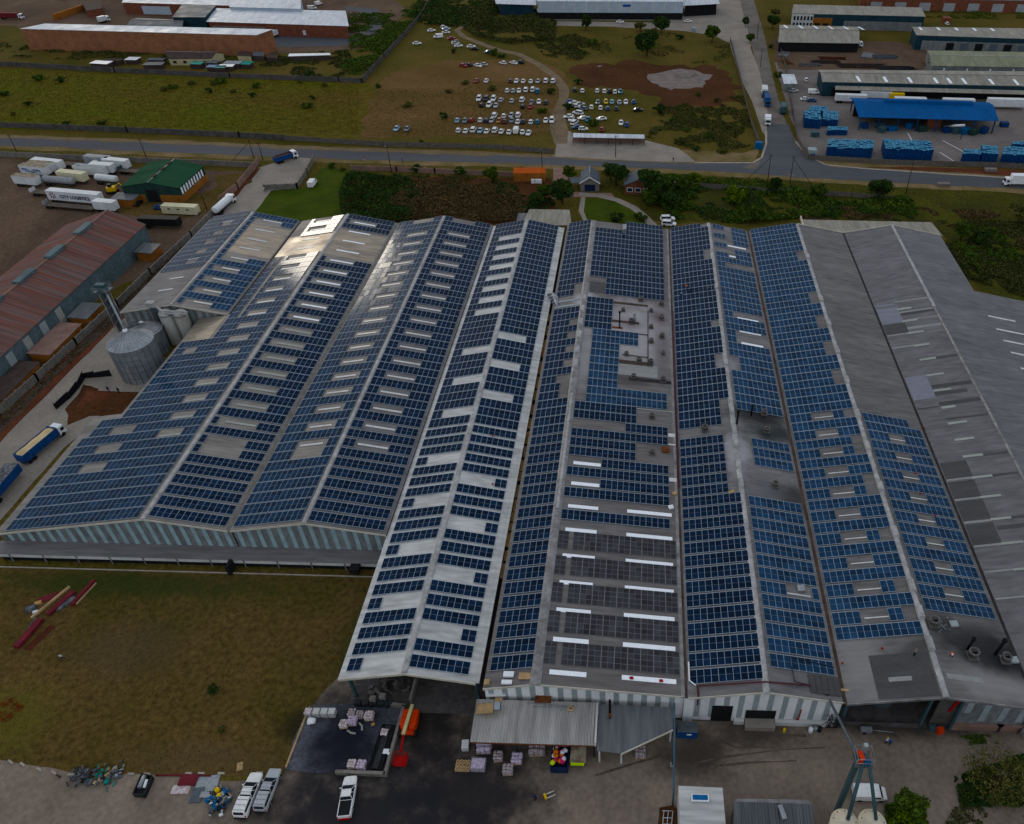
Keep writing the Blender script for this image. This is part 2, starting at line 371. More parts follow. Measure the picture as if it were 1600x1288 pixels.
mat('wall_dark_teal', (0.012, 0.034, 0.048), 0.6, sc=0.4, var=0.25)
mat('wall_concrete', (0.165, 0.152, 0.135), 0.9, sc=0.4, var=0.22, fine=0.2, fsc=1.5)
mat('wall_concrete_dark', (0.075, 0.070, 0.066), 0.9, sc=0.4, var=0.3, fine=0.2, fsc=1.5)
mat('wall_pink', (0.21, 0.135, 0.11), 0.9, sc=0.3, var=0.2)
mat('bank_stone', (0.060, 0.043, 0.034), 0.95, sc=0.5, var=0.35, fine=0.4, fsc=3, bump=0.15, bsc=3)
ribbed('wall_teal_rusty', (0.095, 0.135, 0.145), axis=1, period=0.9, depth=0.03, rough=0.6, col2=(0.065, 0.095, 0.105), stain=None)
ribbed('roof_red_old', (0.155, 0.056, 0.040), axis=1, rough=0.85, spec=0.04, col2=(0.112, 0.096, 0.090), sc=0.9, stretch=(0.03, 1, 0.1), band=.3)
ribbed('roof_green', (0.016, 0.058, 0.030), axis=1, rough=0.85, spec=0.03, var=0.15, band=.1)
ribbed('roof_blue', (0.004, 0.072, 0.205), axis=0, rough=0.8, spec=0.03, var=0.1, band=.1)
ribbed('roof_far_white', (0.50, 0.53, 0.56), axis=0, period=1.2, depth=0.03, rough=0.5, var=0.08)
ribbed('roof_far_grey', (0.23, 0.215, 0.18), axis=0, period=1.2, depth=0.03, rough=0.6, var=0.15)
ribbed('roof_far_dark', (0.115, 0.12, 0.125), axis=0, period=1.2, depth=0.03, rough=0.6, var=0.15)
ribbed('roof_far_green', (0.175, 0.185, 0.12), axis=0, period=1.2, depth=0.03, rough=0.6, var=0.15)
mat('slate', (0.085, 0.100, 0.115), 0.7, sc=0.6, var=0.2, fine=0.2, fsc=4)
mat('wall_pale_blue', (0.36, 0.42, 0.47), 0.7, sc=0.2, var=0.1)
mat('glass_dark', (0.012, 0.018, 0.024), 0.12, sc=1, var=0.2)
mat('window_blue', (0.09, 0.11, 0.13), 0.2, sc=1, var=0.2)
mat('door_silver', (0.34, 0.36, 0.37), 0.5, metal=0.3, sc=1, var=0.12)
mat('plaster_cream', (0.42, 0.38, 0.24), 0.85, sc=0.6, var=0.15)
mat('tin_brown', (0.055, 0.040, 0.035), 0.8, sc=0.6, var=0.3)
# machinery
mat('galvanised', (0.27, 0.29, 0.30), 0.45, metal=0.5, sc=0.5, var=0.25, fine=0.15, fsc=3)
mat('galvanised_dark', (0.085, 0.10, 0.11), 0.5, metal=0.4, sc=0.6, var=0.3)
mat('silo_cream', (0.50, 0.46, 0.36), 0.55, sc=0.6, var=0.15, fine=0.1)
mat('tank_white', (0.45, 0.44, 0.40), 0.5, sc=0.4, col2=(0.20, 0.18, 0.15), stretch=(1, 1, 0.2))
mat('steel_teal', (0.045, 0.085, 0.095), 0.5, metal=0.2, sc=0.6, var=0.2)
mat('steel_dark', (0.028, 0.030, 0.032), 0.6, metal=0.3, sc=1, var=0.3)
mat('steel_blue_pole', (0.05, 0.10, 0.14), 0.5, sc=1, var=0.2)
mat('rust', (0.12, 0.045, 0.022), 0.9, sc=1.5, var=0.4)
mat('black_soot', (0.008, 0.008, 0.009), 0.9, sc=1.5, var=0.3)
mat('pipe_maroon', (0.075, 0.022, 0.028), 0.6, sc=1, var=0.2)
mat('white_metal', (0.70, 0.72, 0.72), 0.4, sc=1, var=0.06)
mat('cardboard', (0.40, 0.24, 0.105), 0.9, sc=0.35, var=0.3, fine=0.15, fsc=1.2)
mat('wood_pale', (0.36, 0.25, 0.14), 0.85, sc=1.0, var=0.25)
mat('beam_maroon', (0.115, 0.018, 0.024), 0.7, sc=0.6, var=0.25)
mat('beam_brown', (0.065, 0.020, 0.012), 0.9, sc=0.6, var=0.25)
mat('orange_paint', (0.50, 0.055, 0.010), 0.4, sc=1, var=0.12)
mat('red_paint', (0.27, 0.014, 0.014), 0.45, sc=1, var=0.15)
mat('cream_boom', (0.50, 0.46, 0.24), 0.5, sc=1, var=0.1)
mat('yellow_paint', (0.62, 0.42, 0.02), 0.5, sc=1, var=0.12)
mat('tyre', (0.012, 0.012, 0.012), 0.85, sc=2, var=0.2)
mat('rim', (0.30, 0.30, 0.31), 0.4, metal=0.6, sc=2, var=0.2)
mat('chrome_lamp', (0.55, 0.55, 0.52), 0.2, sc=2, var=0.1)
mat('tail_lamp', (0.35, 0.01, 0.01), 0.3, sc=2, var=0.1)
mat('plastic_black', (0.014, 0.014, 0.015), 0.6, sc=2, var=0.2)
CARCOL = dict(white=(0.74, 0.76, 0.78), silver=(0.36, 0.38, 0.39), grey=(0.14, 0.17, 0.20), dark=(0.02, 0.025, 0.035), black=(0.010, 0.011, 0.013), red=(0.22, 0.018, 0.018),
              maroon=(0.075, 0.02, 0.02), blue=(0.015, 0.06, 0.17), teal=(0.02, 0.16, 0.24), yellow=(0.50, 0.38, 0.03), orange=(0.35, 0.15, 0.02), lightblue=(0.26, 0.40, 0.48))
for k, c in CARCOL.items(): mat('paint_' + k, c, 0.28, sc=1.5, var=0.05, fine=0.05, coat=0.5)
mat('truck_blue', (0.012, 0.055, 0.17), 0.45, sc=0.8, var=0.2)
mat('trailer_white', (0.58, 0.60, 0.60), 0.5, sc=0.4, var=0.12, fine=0.08)
mat('trailer_grey', (0.26, 0.27, 0.28), 0.6, sc=0.5, var=0.2)
mat('trailer_bed', (0.10, 0.085, 0.07), 0.8, sc=0.8, var=0.3)
mat('container_cream', (0.55, 0.52, 0.36), 0.6, sc=0.5, var=0.12)
mat('crate_blue', (0.006, 0.034, 0.110), 0.6, sc=1.2, var=0.35, fine=0.3, fsc=2.5)
mat('crate_teal', (0.10, 0.30, 0.42), 0.6, sc=1.6, col2=(0.006, 0.07, 0.15), fine=0.5, fsc=3.5)
mat('tarp_blue', (0.01, 0.09, 0.22), 0.5, sc=1, var=0.25)
mat('tarp_teal', (0.02, 0.20, 0.16), 0.6, sc=1, var=0.25)
mat('grain', (0.55, 0.43, 0.25), 0.95, sc=0.8, var=0.15)
mat('bale_white', (0.60, 0.58, 0.57), 0.8, sc=3.0, col2=(0.30, 0.20, 0.20), fine=0.4, fsc=9)
mat('bale_mixed', (0.45, 0.40, 0.40), 0.85, sc=4.0, col2=(0.14, 0.10, 0.10), fine=0.5, fsc=9)
mat('bale_pink', (0.55, 0.48, 0.55), 0.8, sc=3.0, col2=(0.30, 0.24, 0.32), fine=0.4, fsc=9)
mat('bag_pink', (0.45, 0.03, 0.10), 0.7, sc=3, var=0.3); mat('bag_orange', (0.50, 0.15, 0.02), 0.7, sc=3, var=0.3)
mat('bag_white', (0.62, 0.60, 0.66), 0.7, sc=3, var=0.2); mat('bag_lime', (0.45, 0.60, 0.03), 0.7, sc=3, var=0.1)
mat('container_navy', (0.010, 0.018, 0.055), 0.6, sc=1, var=0.3)
mat('canvas_cream', (0.36, 0.32, 0.24), 0.9, sc=0.8, col2=(0.13, 0.09, 0.06), fine=0.2)
mat('skin', (0.10, 0.055, 0.035), 0.6, sc=3, var=0.1); mat('hair', (0.01, 0.008, 0.007), 0.9, sc=3, var=0.2)
for k, c in dict(navy=(0.012, 0.02, 0.06), white=(0.55, 0.55, 0.55), orange=(0.50, 0.12, 0.02), khaki=(0.18, 0.14, 0.08), black=(0.012, 0.012, 0.014), red=(0.35, 0.02, 0.02), blue=(0.02, 0.07, 0.25), grey=(0.2, 0.2, 0.21)).items():
    mat('cloth_' + k, c, 0.9, sc=4, var=0.15)
# vegetation
mat('leaf_dark', (0.037, 0.061, 0.014), 0.9, sc=0.4, col2=(0.014, 0.035, 0.010), leaf=True)
mat('leaf_mid', (0.061, 0.092, 0.017), 0.9, sc=0.4, col2=(0.027, 0.055, 0.010), leaf=True)
mat('leaf_olive', (0.095, 0.088, 0.027), 0.9, sc=0.4, col2=(0.048, 0.054, 0.016), leaf=True)
mat('leaf_brown', (0.105, 0.070, 0.034), 0.95, sc=0.12, col2=(0.050, 0.042, 0.018), leaf=True)
mat('leaf_scrub', (0.061, 0.061, 0.022), 0.95, sc=0.08, col2=(0.030, 0.041, 0.012), leaf=True)
mat('leaf_bright', (0.112, 0.150, 0.018), 0.9, sc=0.4, col2=(0.053, 0.098, 0.012), leaf=True)
mat('flower_red', (0.16, 0.03, 0.012), 0.8, sc=2, var=0.3, leaf=True)
mat('bark', (0.055, 0.040, 0.030), 0.95, sc=2, var=0.3)
mat('net_black', (0.010, 0.010, 0.012), 0.9, sc=1, var=0.4)
mat('pole_wood', (0.035, 0.028, 0.022), 0.9, sc=1, var=0.3)
mat('fence_mesh', (0.11, 0.10, 0.085), 0.9, sc=1, var=0.3)
mat('barrier_blue', (0.01, 0.10, 0.22), 0.7, sc=1, var=0.3)
mat('plank_dark', (0.040, 0.030, 0.025), 0.9, sc=1, var=0.5)
mat('scrap', (0.16, 0.17, 0.18), 0.6, sc=1.5, col2=(0.03, 0.03, 0.035), fine=0.4)
mat('text_dark', (0.02, 0.02, 0.07), 0.6, sc=2, var=0.1); mat('text_maroon', (0.16, 0.02, 0.07), 0.6, sc=2, var=0.1)
mat('sign_blue', (0.015, 0.06, 0.25), 0.5, sc=2, var=0.1)

mat('scrub_floor', (0.060, 0.060, 0.012), .95, sc=.06, col2=(.030, .030, .010), fine=.35, fsc=1.0, spec=.02, detail=9)
# ---------------------------------------------------------------- the works: gabled bays with their roofs, walls and solar modules
class Slope:
    def __init__(s, xa, za, xb, zb): s.xa, s.za, s.xb, s.zb = xa, za, xb, zb
    def z(s, x): return s.za + (s.zb - s.za) * (x - s.xa) / (s.xb - s.xa)
    def hit(s, px, py, up=0.0):
        z = (s.za + s.zb) / 2
        for _ in range(12): p = at(px, py, z + up); z = s.z(p.x)
        return Vector((p.x, p.y, z + up))


def crop(ox, oy, k): return lambda x, y: (ox + x / k, oy + y / k)


def slope_part(thg, sl, y0, y1, m, notch=None, th=0.12):
    b = MB(); xs = (min(sl.xa, sl.xb), max(sl.xa, sl.xb))
    segs = notch or [(y0, y1, xs[0], xs[1])]
    for (a, c, x0, x1) in segs:
        b.slab([(x0, a, sl.z(x0)), (x1, a, sl.z(x1)), (x1, c, sl.z(x1)), (x0, c, sl.z(x0))], th)
    return b.build('roof_slope', m, thg)


def strip_on(parent, sl, name, x0, x1, y0, y1, m, up=0.03, th=0.06):
    z0, z1 = sl.z(x0) + up, sl.z(x1) + up
    return MB().slab([(x0, y0, z0 + th), (x1, y0, z1 + th), (x1, y1, z1 + th), (x0, y1, z0 + th)], th).build(name, m, parent)


RUNS = {}


def panels(parent, sl, x0, n, pitch, base, rows, ex=(), step=2.675, h=2.2, mats=('cells_blue', 'module_frame'), up=0.12, gap=0.05):
    """rows of portrait modules bolted to a slope; every unbroken row is one piece"""
    for j in rows:
        yb = base + j * step; yc = yb + h / 2
        if yb > 112: h = max(h, 2.54)
        cols = [not any(a <= x0 + (c + .5) * pitch <= b_ and c_ <= yc <= d for a, b_, c_, d in ex) for c in range(n)]
        c = 0
        while c < n:
            if not cols[c]: c += 1; continue
            e = c
            while e < n and cols[e]: e += 1
            b = MB(); xa, xb = x0 + c * pitch, x0 + e * pitch
            jit = random.uniform(-.03, .03)
            za, zb = sl.z(xa) + up, sl.z(xb) + up
            b.slab([(xa, yb + jit, za + .05), (xb, yb + jit, zb + .05), (xb, yb + h + jit, zb + .05), (xa, yb + h + jit, za + .05)], .05, 1)
            for q in range(c, e):
                u0, u1 = x0 + q * pitch + gap / 2, x0 + (q + 1) * pitch - gap / 2
                t = random.uniform(-.004, .004)
                for (v0, v1) in ((yb + .045, yb + h / 2 - .011), (yb + h / 2 + .011, yb + h - .07)):
                    z0_, z1_ = sl.z(u0) + up + .056, sl.z(u1) + up + .056
                    b.face([(u0, v0 + jit, z0_ + t), (u1, v0 + jit, z1_ - t), (u1, v1 + jit, z1_ - t), (u0, v1 + jit, z0_ + t)], 0)
            RUNS.setdefault(parent.parent.name, []).append((yb, parent, mats, b))
            c = e


def finish_panels():
    """the hundred nearest rows of a roof are pieces of their own, the few farthest ones are gathered"""
    for k, lst in RUNS.items():
        lst.sort(key=lambda r: r[0])
        for yb, par, mats, b in lst[:100]: b.build('solar_panel_row', mats, par)
        rest = {}
        for yb, par, mats, b in lst[100:]: rest.setdefault((par.name, mats), (par, []))[1].append(b)
        for (pn, mats), (par, bl) in rest.items():
            m = MB()
            for b in bl:
                o = len(m.v); m.v += b.v; m.f += [tuple(i + o for i in f) for f in b.f]; m.m += b.m; m.sm += b.sm
            tag(m.build('solar_panel_rows', mats, par), kind='stuff')


def dark_blocks(parent, sl, y0, y1, xs):
    up = .05
    for xa, xb in xs:
        b = MB()
        n = max(1, round((xb - xa) / 1.95)); w_ = (xb - xa) / n; hh = (y1 - y0) / 4
        b.slab([(xa, y0, sl.z(xa) + up + .04), (xb, y0, sl.z(xb) + up + .04), (xb, y1, sl.z(xb) + up + .04), (xa, y1, sl.z(xa) + up + .04)], .04, 1)
        for c in range(n):
            for r in range(4):
                for q in (0, 1):
                    u0 = xa + c * w_ + (.06 if q == 0 else w_ / 2 + .02); u1 = xa + c * w_ + (w_ / 2 - .02 if q == 0 else w_ - .06); v0 = y0 + r * hh + .03; v1 = v0 + hh - .06
                    b.face([(u0, v0, sl.z(u0) + up + .046), (u1, v0, sl.z(u1) + up + .046), (u1, v1, sl.z(u1) + up + .046), (u0, v1, sl.z(u0) + up + .046)], 0)
        b.build('solar_panel_block', ('cells_dark', 'module_frame_dark'), parent)


def gable_wall(thg, pts_top, y, zbot, m, stripes=None, stripe_m='translucent_teal', th=0.2, face=-1, trim='trim_cream', trim_h=0.35, zs=None):
    """wall in plane y below the roof line pts_top [(x,z)...]; stripes = list of (x0,x1,zlow)"""
    b = MB(); P = pts_top
    for (xa, za), (xb, zb) in zip(P, P[1:]):
        b.hexa([(xa, y, zbot), (xb, y, zbot), (xb, y + th, zbot), (xa, y + th, zbot)], [(xa, y, za - .13), (xb, y, zb - .13), (xb, y + th, zb - .13), (xa, y + th, za - .13)])
    wl = b.build('gable_wall', m, thg)
    def zt(x):
        for (xa, za), (xb, zb) in zip(P, P[1:]):
            if xa <= x <= xb: return za + (zb - za) * (x - xa) / (xb - xa)
        return P[-1][1]
    for (x0, x1, zl) in (stripes or []):
        y_ = y - .02 if face < 0 else y + th + .02
        MB().hexa([(x0, y_ - .02, zl), (x1, y_ - .02, zl), (x1, y_ + .02, zl), (x0, y_ + .02, zl)],
                  [(x0, y_ - .02, zt(x0) - .35), (x1, y_ - .02, zt(x1) - .35), (x1, y_ + .02, zt(x1) - .35), (x0, y_ + .02, zt(x0) - .35)]).build('translucent_panel', stripe_m if isinstance(stripe_m, str) else random.choice(stripe_m), wl)
    if trim:
        b = MB()
        for (xa, za), (xb, zb) in zip(P, P[1:]):
            b.hexa([(xa, y - .72, za - trim_h), (xb, y - .72, zb - trim_h), (xb, y - .64, zb - trim_h), (xa, y - .64, za - trim_h)],
                   [(xa, y - .72, za + .05), (xb, y - .72, zb + .05), (xb, y - .64, zb + .05), (xa, y - .64, za + .05)])
        b.build('barge_board', trim, thg)
    return wl


def ridge_cap(thg, x, z, y0, y1, m='cap_metal', w_=0.42, name='ridge_cap'):
    MB().hexa([(x - w_, y0, z - .02), (x + w_, y0, z - .02), (x + w_, y1, z - .02), (x - w_, y1, z - .02)], [(x - w_ * .5, y0, z + .16), (x + w_ * .5, y0, z + .16), (x + w_ * .5, y1, z + .16), (x - w_ * .5, y1, z + .16)]).build(name, m, thg)


def side_wall(thg, x, y0, y1, z1, m, z0=0, name='side_wall', th=.2):
    return MB().box(x - th / 2, x + th / 2, y0, y1, z0, z1).build(name, m, thg)


YF = 202.4
# --- bay A0 (short bay behind the silos)
b0 = thing('warehouse', 'short warehouse bay at far left behind the grey silos, roof partly bare metal', 'warehouse', (-111, 153.5, 0))
sA0l = Slope(-124.2, 7.1, -111, 9.6); sA0r = Slope(-111, 9.6, -97.7, 7.1)
p_ = slope_part(b0, sA0l, 153.5, YF, 'roof_warm' if False else 'roof_grey')
panels(p_, sA0l, -123.6, 11, 1.07, 171.9, range(0, 12), ex=[(-118.7, -114.6, y, y + 2.6) for y in (173.6 + .3, 179, 184.4, 189.8, 195.1)], mats=('cells_left', 'module_frame'))
for y in (198.6, 193.6, 188.2, 182.9, 177.3, 172.6, 167.3, 161.6): strip_on(p_, sA0l, 'skylight', -118.5, -114.6, y - .3, y + .25, 'skylight_thin')
p_ = slope_part(b0, sA0r, 153.5, YF, 'roof_warm')
panels(p_, sA0r, -110.2, 11, 1.07, 154.6, range(0, 18), ex=[(-109.2, -102.2, y, y + 2.4) for y in (155.2, 160.4, 165.8, 171.1, 176.4)] + [(-109.6, -97, 179.8, 196.8), (-109.4, -102, 198, 200.6)])
for y in (199.4, 193.7, 188.3, 183.3, 177.8, 172.4, 167, 161.6, 156.3): strip_on(p_, sA0r, 'skylight', -107, -101.9, y - .3, y + .25, 'skylight_thin')
ridge_cap(b0, -111, 9.6, 153.3, YF, 'cap_metal', .35)
gable_wall(b0, [(-124.2, 7.1), (-111, 9.6), (-97.7, 7.1)], 154.2, 0, 'wall_grey', [(-123 + i * 1.9, -122.1 + i * 1.9, .5) for i in range(13)], ('translucent_grey', 'skylight_dull'))
gable_wall(b0, [(-124.2, 7.1), (-111, 9.6), (-97.7, 7.1)], YF - .5, 0, 'wall_grey', trim=None)
side_wall(b0, -124.0, 154.4, YF - .5, 7.0, 'wall_grey'); MB().box(-98.05, -97.35, 153.3, YF, 7.0, 7.16).build('gutter', 'gutter_dark', b0)

# --- bay A
bA = thing('warehouse', 'wide warehouse bay at left, roof stepping down to the silos above a striped gable', 'warehouse', (-83.6, 87, 0))
sAl = Slope(-111.6, 4.75, -83.6, 9.7); sAr = Slope(-83.6, 9.7, -69.75, 7.2)
p_ = slope_part(bA, sAl, 87, YF, 'roof_warm', notch=[(87, 118.2, -111.6, -83.6), (118.2, 153.4, -105.4, -83.6), (153.4, YF, -97.35, -83.6)])
ex = [(-92.6, -87.3, 108.0 + 5.35 * k, 110.4 + 5.35 * k) for k in range(18)] + [(-104.7, -99.7, 86.6 + 2.675 * j, 88.9 + 2.675 * j) for j in (5, 7, 9)] + [(-102.3, -99.2, 137.3, 139.9)]
ex += [(-112, -104.9, 117.5, 210), (-112, -97.4, 143, 210), (-97.5, -83, 180.6, 192.4), (-112, -109.3, 86, 87.6), (-112, -108.2, 112, 118)]
ex += [(-97.5, -94.2, 192, 203), (-95.2, -94.4, 150, 181)]
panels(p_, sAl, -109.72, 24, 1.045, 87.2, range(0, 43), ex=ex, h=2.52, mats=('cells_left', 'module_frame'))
for k in range(18): strip_on(p_, sAl, 'skylight', -92.2, -87.5, 108.9 + 5.35 * k, 109.45 + 5.35 * k, 'skylight_thin' if k > 7 else 'skylight_dull')
for y in (183.6, 188.9): strip_on(p_, sAl, 'skylight', -92.2, -87.5, y, y + .5, 'skylight_thin')
p_ = slope_part(bA, sAr, 87, YF, 'roof_warm')
gA = [(-81.6, -74.7, 87.6 + 2.675 * j, 89.9 + 2.675 * j) for j in (6, 7, 9) + tuple(range(11, 35, 2)) + (41,)]
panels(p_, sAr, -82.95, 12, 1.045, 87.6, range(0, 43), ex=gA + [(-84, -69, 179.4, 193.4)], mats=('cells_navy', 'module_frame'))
for j in tuple(range(9, 42, 2)): strip_on(p_, sAr, 'skylight', -80.6, -74.9, 88.5 + 2.675 * j, 89.05 + 2.675 * j, 'skylight_white' if j > 22 else 'skylight_dull')
strip_on(bA, sAr, 'bare_and_glow_sheet', -83.2, -70.4, 179.6, 193.2, 'roof_shiny', up=.005, th=.02)
strip_on(bA, sAl, 'bare_and_glow_sheet', -97.2, -84.0, 180.8, 192.0, 'roof_shiny', up=.005, th=.02); strip_on(bA, sAl, 'bare_and_glow_sheet', -105.2, -98.3, 143, 153, 'roof_shiny', up=.005, th=.02)  # second sheet is added to stand in for the pale reflection off the modules
strip_on(b0, sA0r, 'bare_and_glow_sheet', -109.3, -98.3, 180.2, 196.3, 'roof_shiny', up=.005, th=.02)
ridge_cap(bA, -83.6, 9.7, 86.8, YF); MB().box(-70.15, -69.45, 86.8, YF, 7.05, 7.26).build('gutter', 'gutter_grey', bA)
xs_ = [-110.2 + i * 1.86 for i in range(22)]
gable_wall(bA, [(-111.5, 4.77), (-83.6, 9.7), (-69.75, 7.2)], 87.5, 2.2, 'wall_grey', [(x, x + .75, 2.35) for x in xs_])
gable_wall(bA, [(-97.3, 7.3), (-83.6, 9.7), (-69.75, 7.2)], YF - .4, 0, 'wall_grey', trim=None)
side_wall(bA, -111.3, 87.8, 118, 4.6, 'wall_grey'); side_wall(bA, -105.2, 118, 153.4, 5.7, 'wall_grey')
MB().box(-111.2, -105.3, 117.7, 117.9, 0, 4.7).build('side_wall', 'wall_grey', bA)

# --- bay B
bB = thing('warehouse', 'warehouse bay second from left along the lawn, with two slopes full of modules', 'warehouse', (-56, 87, 0))
sBl = Slope(-69.5, 7.2, -56, 9.7); sBr = Slope(-56, 9.7, -42.35, 7.2)
p_ = slope_part(bB, sBl, 87, YF, 'roof_warm')
gB = [(-64.9, -59.1, 87.6 + 2.675 * j, 89.9 + 2.675 * j) for j in (6, 7) + tuple(range(9, 40, 2)) + (42,)]
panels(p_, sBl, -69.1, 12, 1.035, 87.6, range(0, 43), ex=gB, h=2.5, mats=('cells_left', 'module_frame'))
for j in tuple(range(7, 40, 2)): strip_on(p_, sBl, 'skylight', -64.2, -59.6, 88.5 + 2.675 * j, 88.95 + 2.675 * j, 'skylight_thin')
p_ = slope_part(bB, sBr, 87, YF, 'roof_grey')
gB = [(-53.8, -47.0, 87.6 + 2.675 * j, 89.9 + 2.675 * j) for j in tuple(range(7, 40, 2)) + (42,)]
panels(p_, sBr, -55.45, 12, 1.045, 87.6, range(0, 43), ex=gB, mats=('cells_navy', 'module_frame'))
for j in tuple(range(7, 40, 2)): strip_on(p_, sBr, 'skylight', -52.9, -47.3, 88.45 + 2.675 * j, 88.9 + 2.675 * j, 'skylight_thin')
ridge_cap(bB, -56, 9.7, 86.8, YF)
MB().box(-42.75, -42.35, 86.9, YF, 7.0, 7.2).build('gutter', 'gutter_grey', bB)
gable_wall(bB, [(-69.45, 7.2), (-56, 9.7), (-42.4, 7.2)], 87.5, 2.2, 'wall_grey', [(-68.9 + i * 1.86, -68.15 + i * 1.86, 2.35) for i in range(15)])
gable_wall(bB, [(-69.45, 7.2), (-56, 9.7), (-42.4, 7.2)], YF - .4, 0, 'wall_grey', trim=None)
# loading canopy and its low white wall run along both bays
cn_ = thing('loading_canopy', 'long low grey metal canopy along the foot of the blue striped gables, facing the lawn', 'canopy', (-78, 84.5, 0))
MB().slab([(-112, 84.6, 2.2), (-43, 84.6, 2.2), (-43, 87.45, 2.35), (-112, 87.45, 2.35)], .1).build('roof_sheet', 'roof_grey', cn_)
MB().box(-111, -43.2, 84.75, 84.95, 1.15, 2.08).build('white_panel', 'white_wall', cn_)
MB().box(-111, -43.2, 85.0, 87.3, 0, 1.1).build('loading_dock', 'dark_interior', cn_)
for i in range(12): MB().box(-109.2 + i * 5.9, -109.0 + i * 5.9, 84.66, 84.74, 0, 2.08).build('post', 'cap_dull', cn_)
MB().box(-70.2, -69.6, 82.9, 84.7, 0, 2.3).build('downpipe_box', 'plastic_black', cn_)
MB().box(-48.9, -47.3, 83.2, 84.7, .9, 2.0).build('electrical_box', 'plastic_black', cn_)
MB().box(-112, -43, 83.3, 83.5, 0, .16).build('kerb', 'curb', cn_)

# --- bay C : lower open-ended shed reaching forward
bC = thing('open_shed', 'narrow open-ended shed with pale roof reaching forward to the boom lift', 'shed', (-32.3, 60, 0))
sCl = Slope(-42.3, 6.9, -32.3, 9.0); sCr = Slope(-32.3, 9.0, -22.3, 6.9)
p_ = slope_part(bC, sCl, 60, YF, 'roof_bright')
gC = [(-39.2, -32, 61 + 2.675 * j, 63.3 + 2.675 * j) for j in (0, 4, 8, 12, 16, 21, 25, 29) + tuple(range(35, 50, 2))]
panels(p_, sCl, -41.35, 8, 1.035, 61.0, range(0, 53), ex=gC, h=2.1, mats=('cells_navy', 'module_frame'))
p_ = slope_part(bC, sCr, 60, YF, 'roof_bright')
gC = [(-33, -25.6, 61 + 2.675 * j, 63.3 + 2.675 * j) for j in (2, 6, 10, 14, 23, 27, 31)]
panels(p_, sCr, -31.85, 8, 1.05, 61.0, range(0, 53), ex=gC, h=2.1, mats=('cells_navy', 'module_frame'))
ridge_cap(bC, -32.3, 9.0, 60, YF, 'cap_metal', .45)
MB().box(-22.35, -21.75, 60, YF, 6.7, 6.88).build('eave_flashing', 'roof_bright', bC)
b = MB()
for (xa, za, xb, zb) in ((-42.3, 6.9, -32.3, 9.0), (-32.3, 9.0, -22.3, 6.9)):
    b.hexa([(xa, 59.85, za - .45), (xb, 59.85, zb - .45), (xb, 59.98, zb - .45), (xa, 59.98, za - .45)], [(xa, 59.85, za + .03), (xb, 59.85, zb + .03), (xb, 59.98, zb + .03), (xa, 59.98, za + .03)])
b.build('barge_board', 'trim_cream', bC)
for y in range(61, 88, 9):
    MB().box(-41.6, -41.2, y, y + .4, 0, 6.8).build('column', 'steel_teal', bC)
for y in range(61, 100, 9): MB().box(-22.9, -22.5, y, y + .4, 0, 6.7).build('column', 'steel_teal', bC)
for y in (61, 72, 83):
    MB().tube([(-41.4, y, 6.5), (-32.3, y, 8.4), (-22.7, y, 6.5)], .14, 6).tube([(-41.4, y, 6.0), (-22.7, y, 6.0)], .1, 6).build('truss', 'steel_dark', bC)
MB().box(-42.2, -41.95, 87.2, YF - 1, 0, 6.7).build('side_wall', 'wall_grey', bC)
MB().box(-33.0, -32.6, 60.2, 100, 0, 1.3).build('low_wall', 'wall_concrete', bC)
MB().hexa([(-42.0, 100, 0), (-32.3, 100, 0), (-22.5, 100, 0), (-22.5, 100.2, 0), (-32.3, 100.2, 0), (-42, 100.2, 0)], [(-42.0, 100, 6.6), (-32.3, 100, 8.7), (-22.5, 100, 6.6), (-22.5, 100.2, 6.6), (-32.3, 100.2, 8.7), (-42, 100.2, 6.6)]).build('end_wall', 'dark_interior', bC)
MB().hexa([(-42.2, 87.15, 3.2), (-42.2, 83, 3.0), (-41.9, 83, 3.0), (-41.9, 87.15, 3.2)], [(-42.5, 87.15, 6.6), (-42.5, 83, 6.4), (-42.2, 83, 6.4), (-42.2, 87.15, 6.6)]).build('flashing', 'white_metal', bC)

# --- bay D
bD = thing('warehouse', 'middle warehouse bay with white skylight strips and grey-black module blocks', 'warehouse', (-13.3, 58.6, 0))
sDl = Slope(-20.9, 7.7, -13.3, 9.3); sDr = Slope(-13.3, 9.3, 8.0, 7.1)
p_ = slope_part(bD, sDl, 58.6, YF, 'roof_D')
ex = [(-15.6, -13, y - 2.5, y + .2) for y in (153.2, 147.8, 142.7, 137.2)] + [(-15.6, -13, 121.9, 127.4), (-17.6, -13, 127.4, 130), (-22, -12, 157.3, 164), (-15.9, -13, 163, 169.6)]
panels(p_, sDl, -20.3, 6, 1.045, 61.3, range(0, 53), ex=ex, step=2.68, h=2.3, mats=('cells_navy', 'module_frame'))
for y in (158.3, 160.6): strip_on(p_, sDl, 'skylight', -20.2, -14, y, y + .7, 'translucent_grey')
p_ = slope_part(bD, sDr, 58.6, YF, 'roof_D')
ALL = (-14, 8)
def keep(*rules):   # rows of the wide slope: list of (row, xmin, xmax)
    return rules
layout = {0: (-13, 7), 2: (-13, 7), 3: (-6.3, 7), 4: (-13, 7), 5: (-6.3, 7), 6: (-13, .2), 7: (-13, .2), 8: (-13, 7), 9: (-1.9, 7), 10: (-13, .2), 11: (-13, .2), 12: (-10.7, 7), 13: (-10.7, 7),
          14: (-10.7, -3.9), 15: (-10.7, -3.9), 16: (-10.7, -3.9), 17: (-10.7, -3.9), 18: (-10.7, -3.9), 19: (-10.7, -3.9), 20: (-10.7, .2), 21: (-10.7, .2), 22: (-13, -6.2), 23: (-13, -6.2), 24: (-13, -6.2), 25: (-13, -6.2), 26: (-13, -6.2),
          28: (-8.5, 7), 29: (-8.5, 7), 30: (-8.5, 7)}
for j in range(31, 41): layout[j] = (-13, 7)
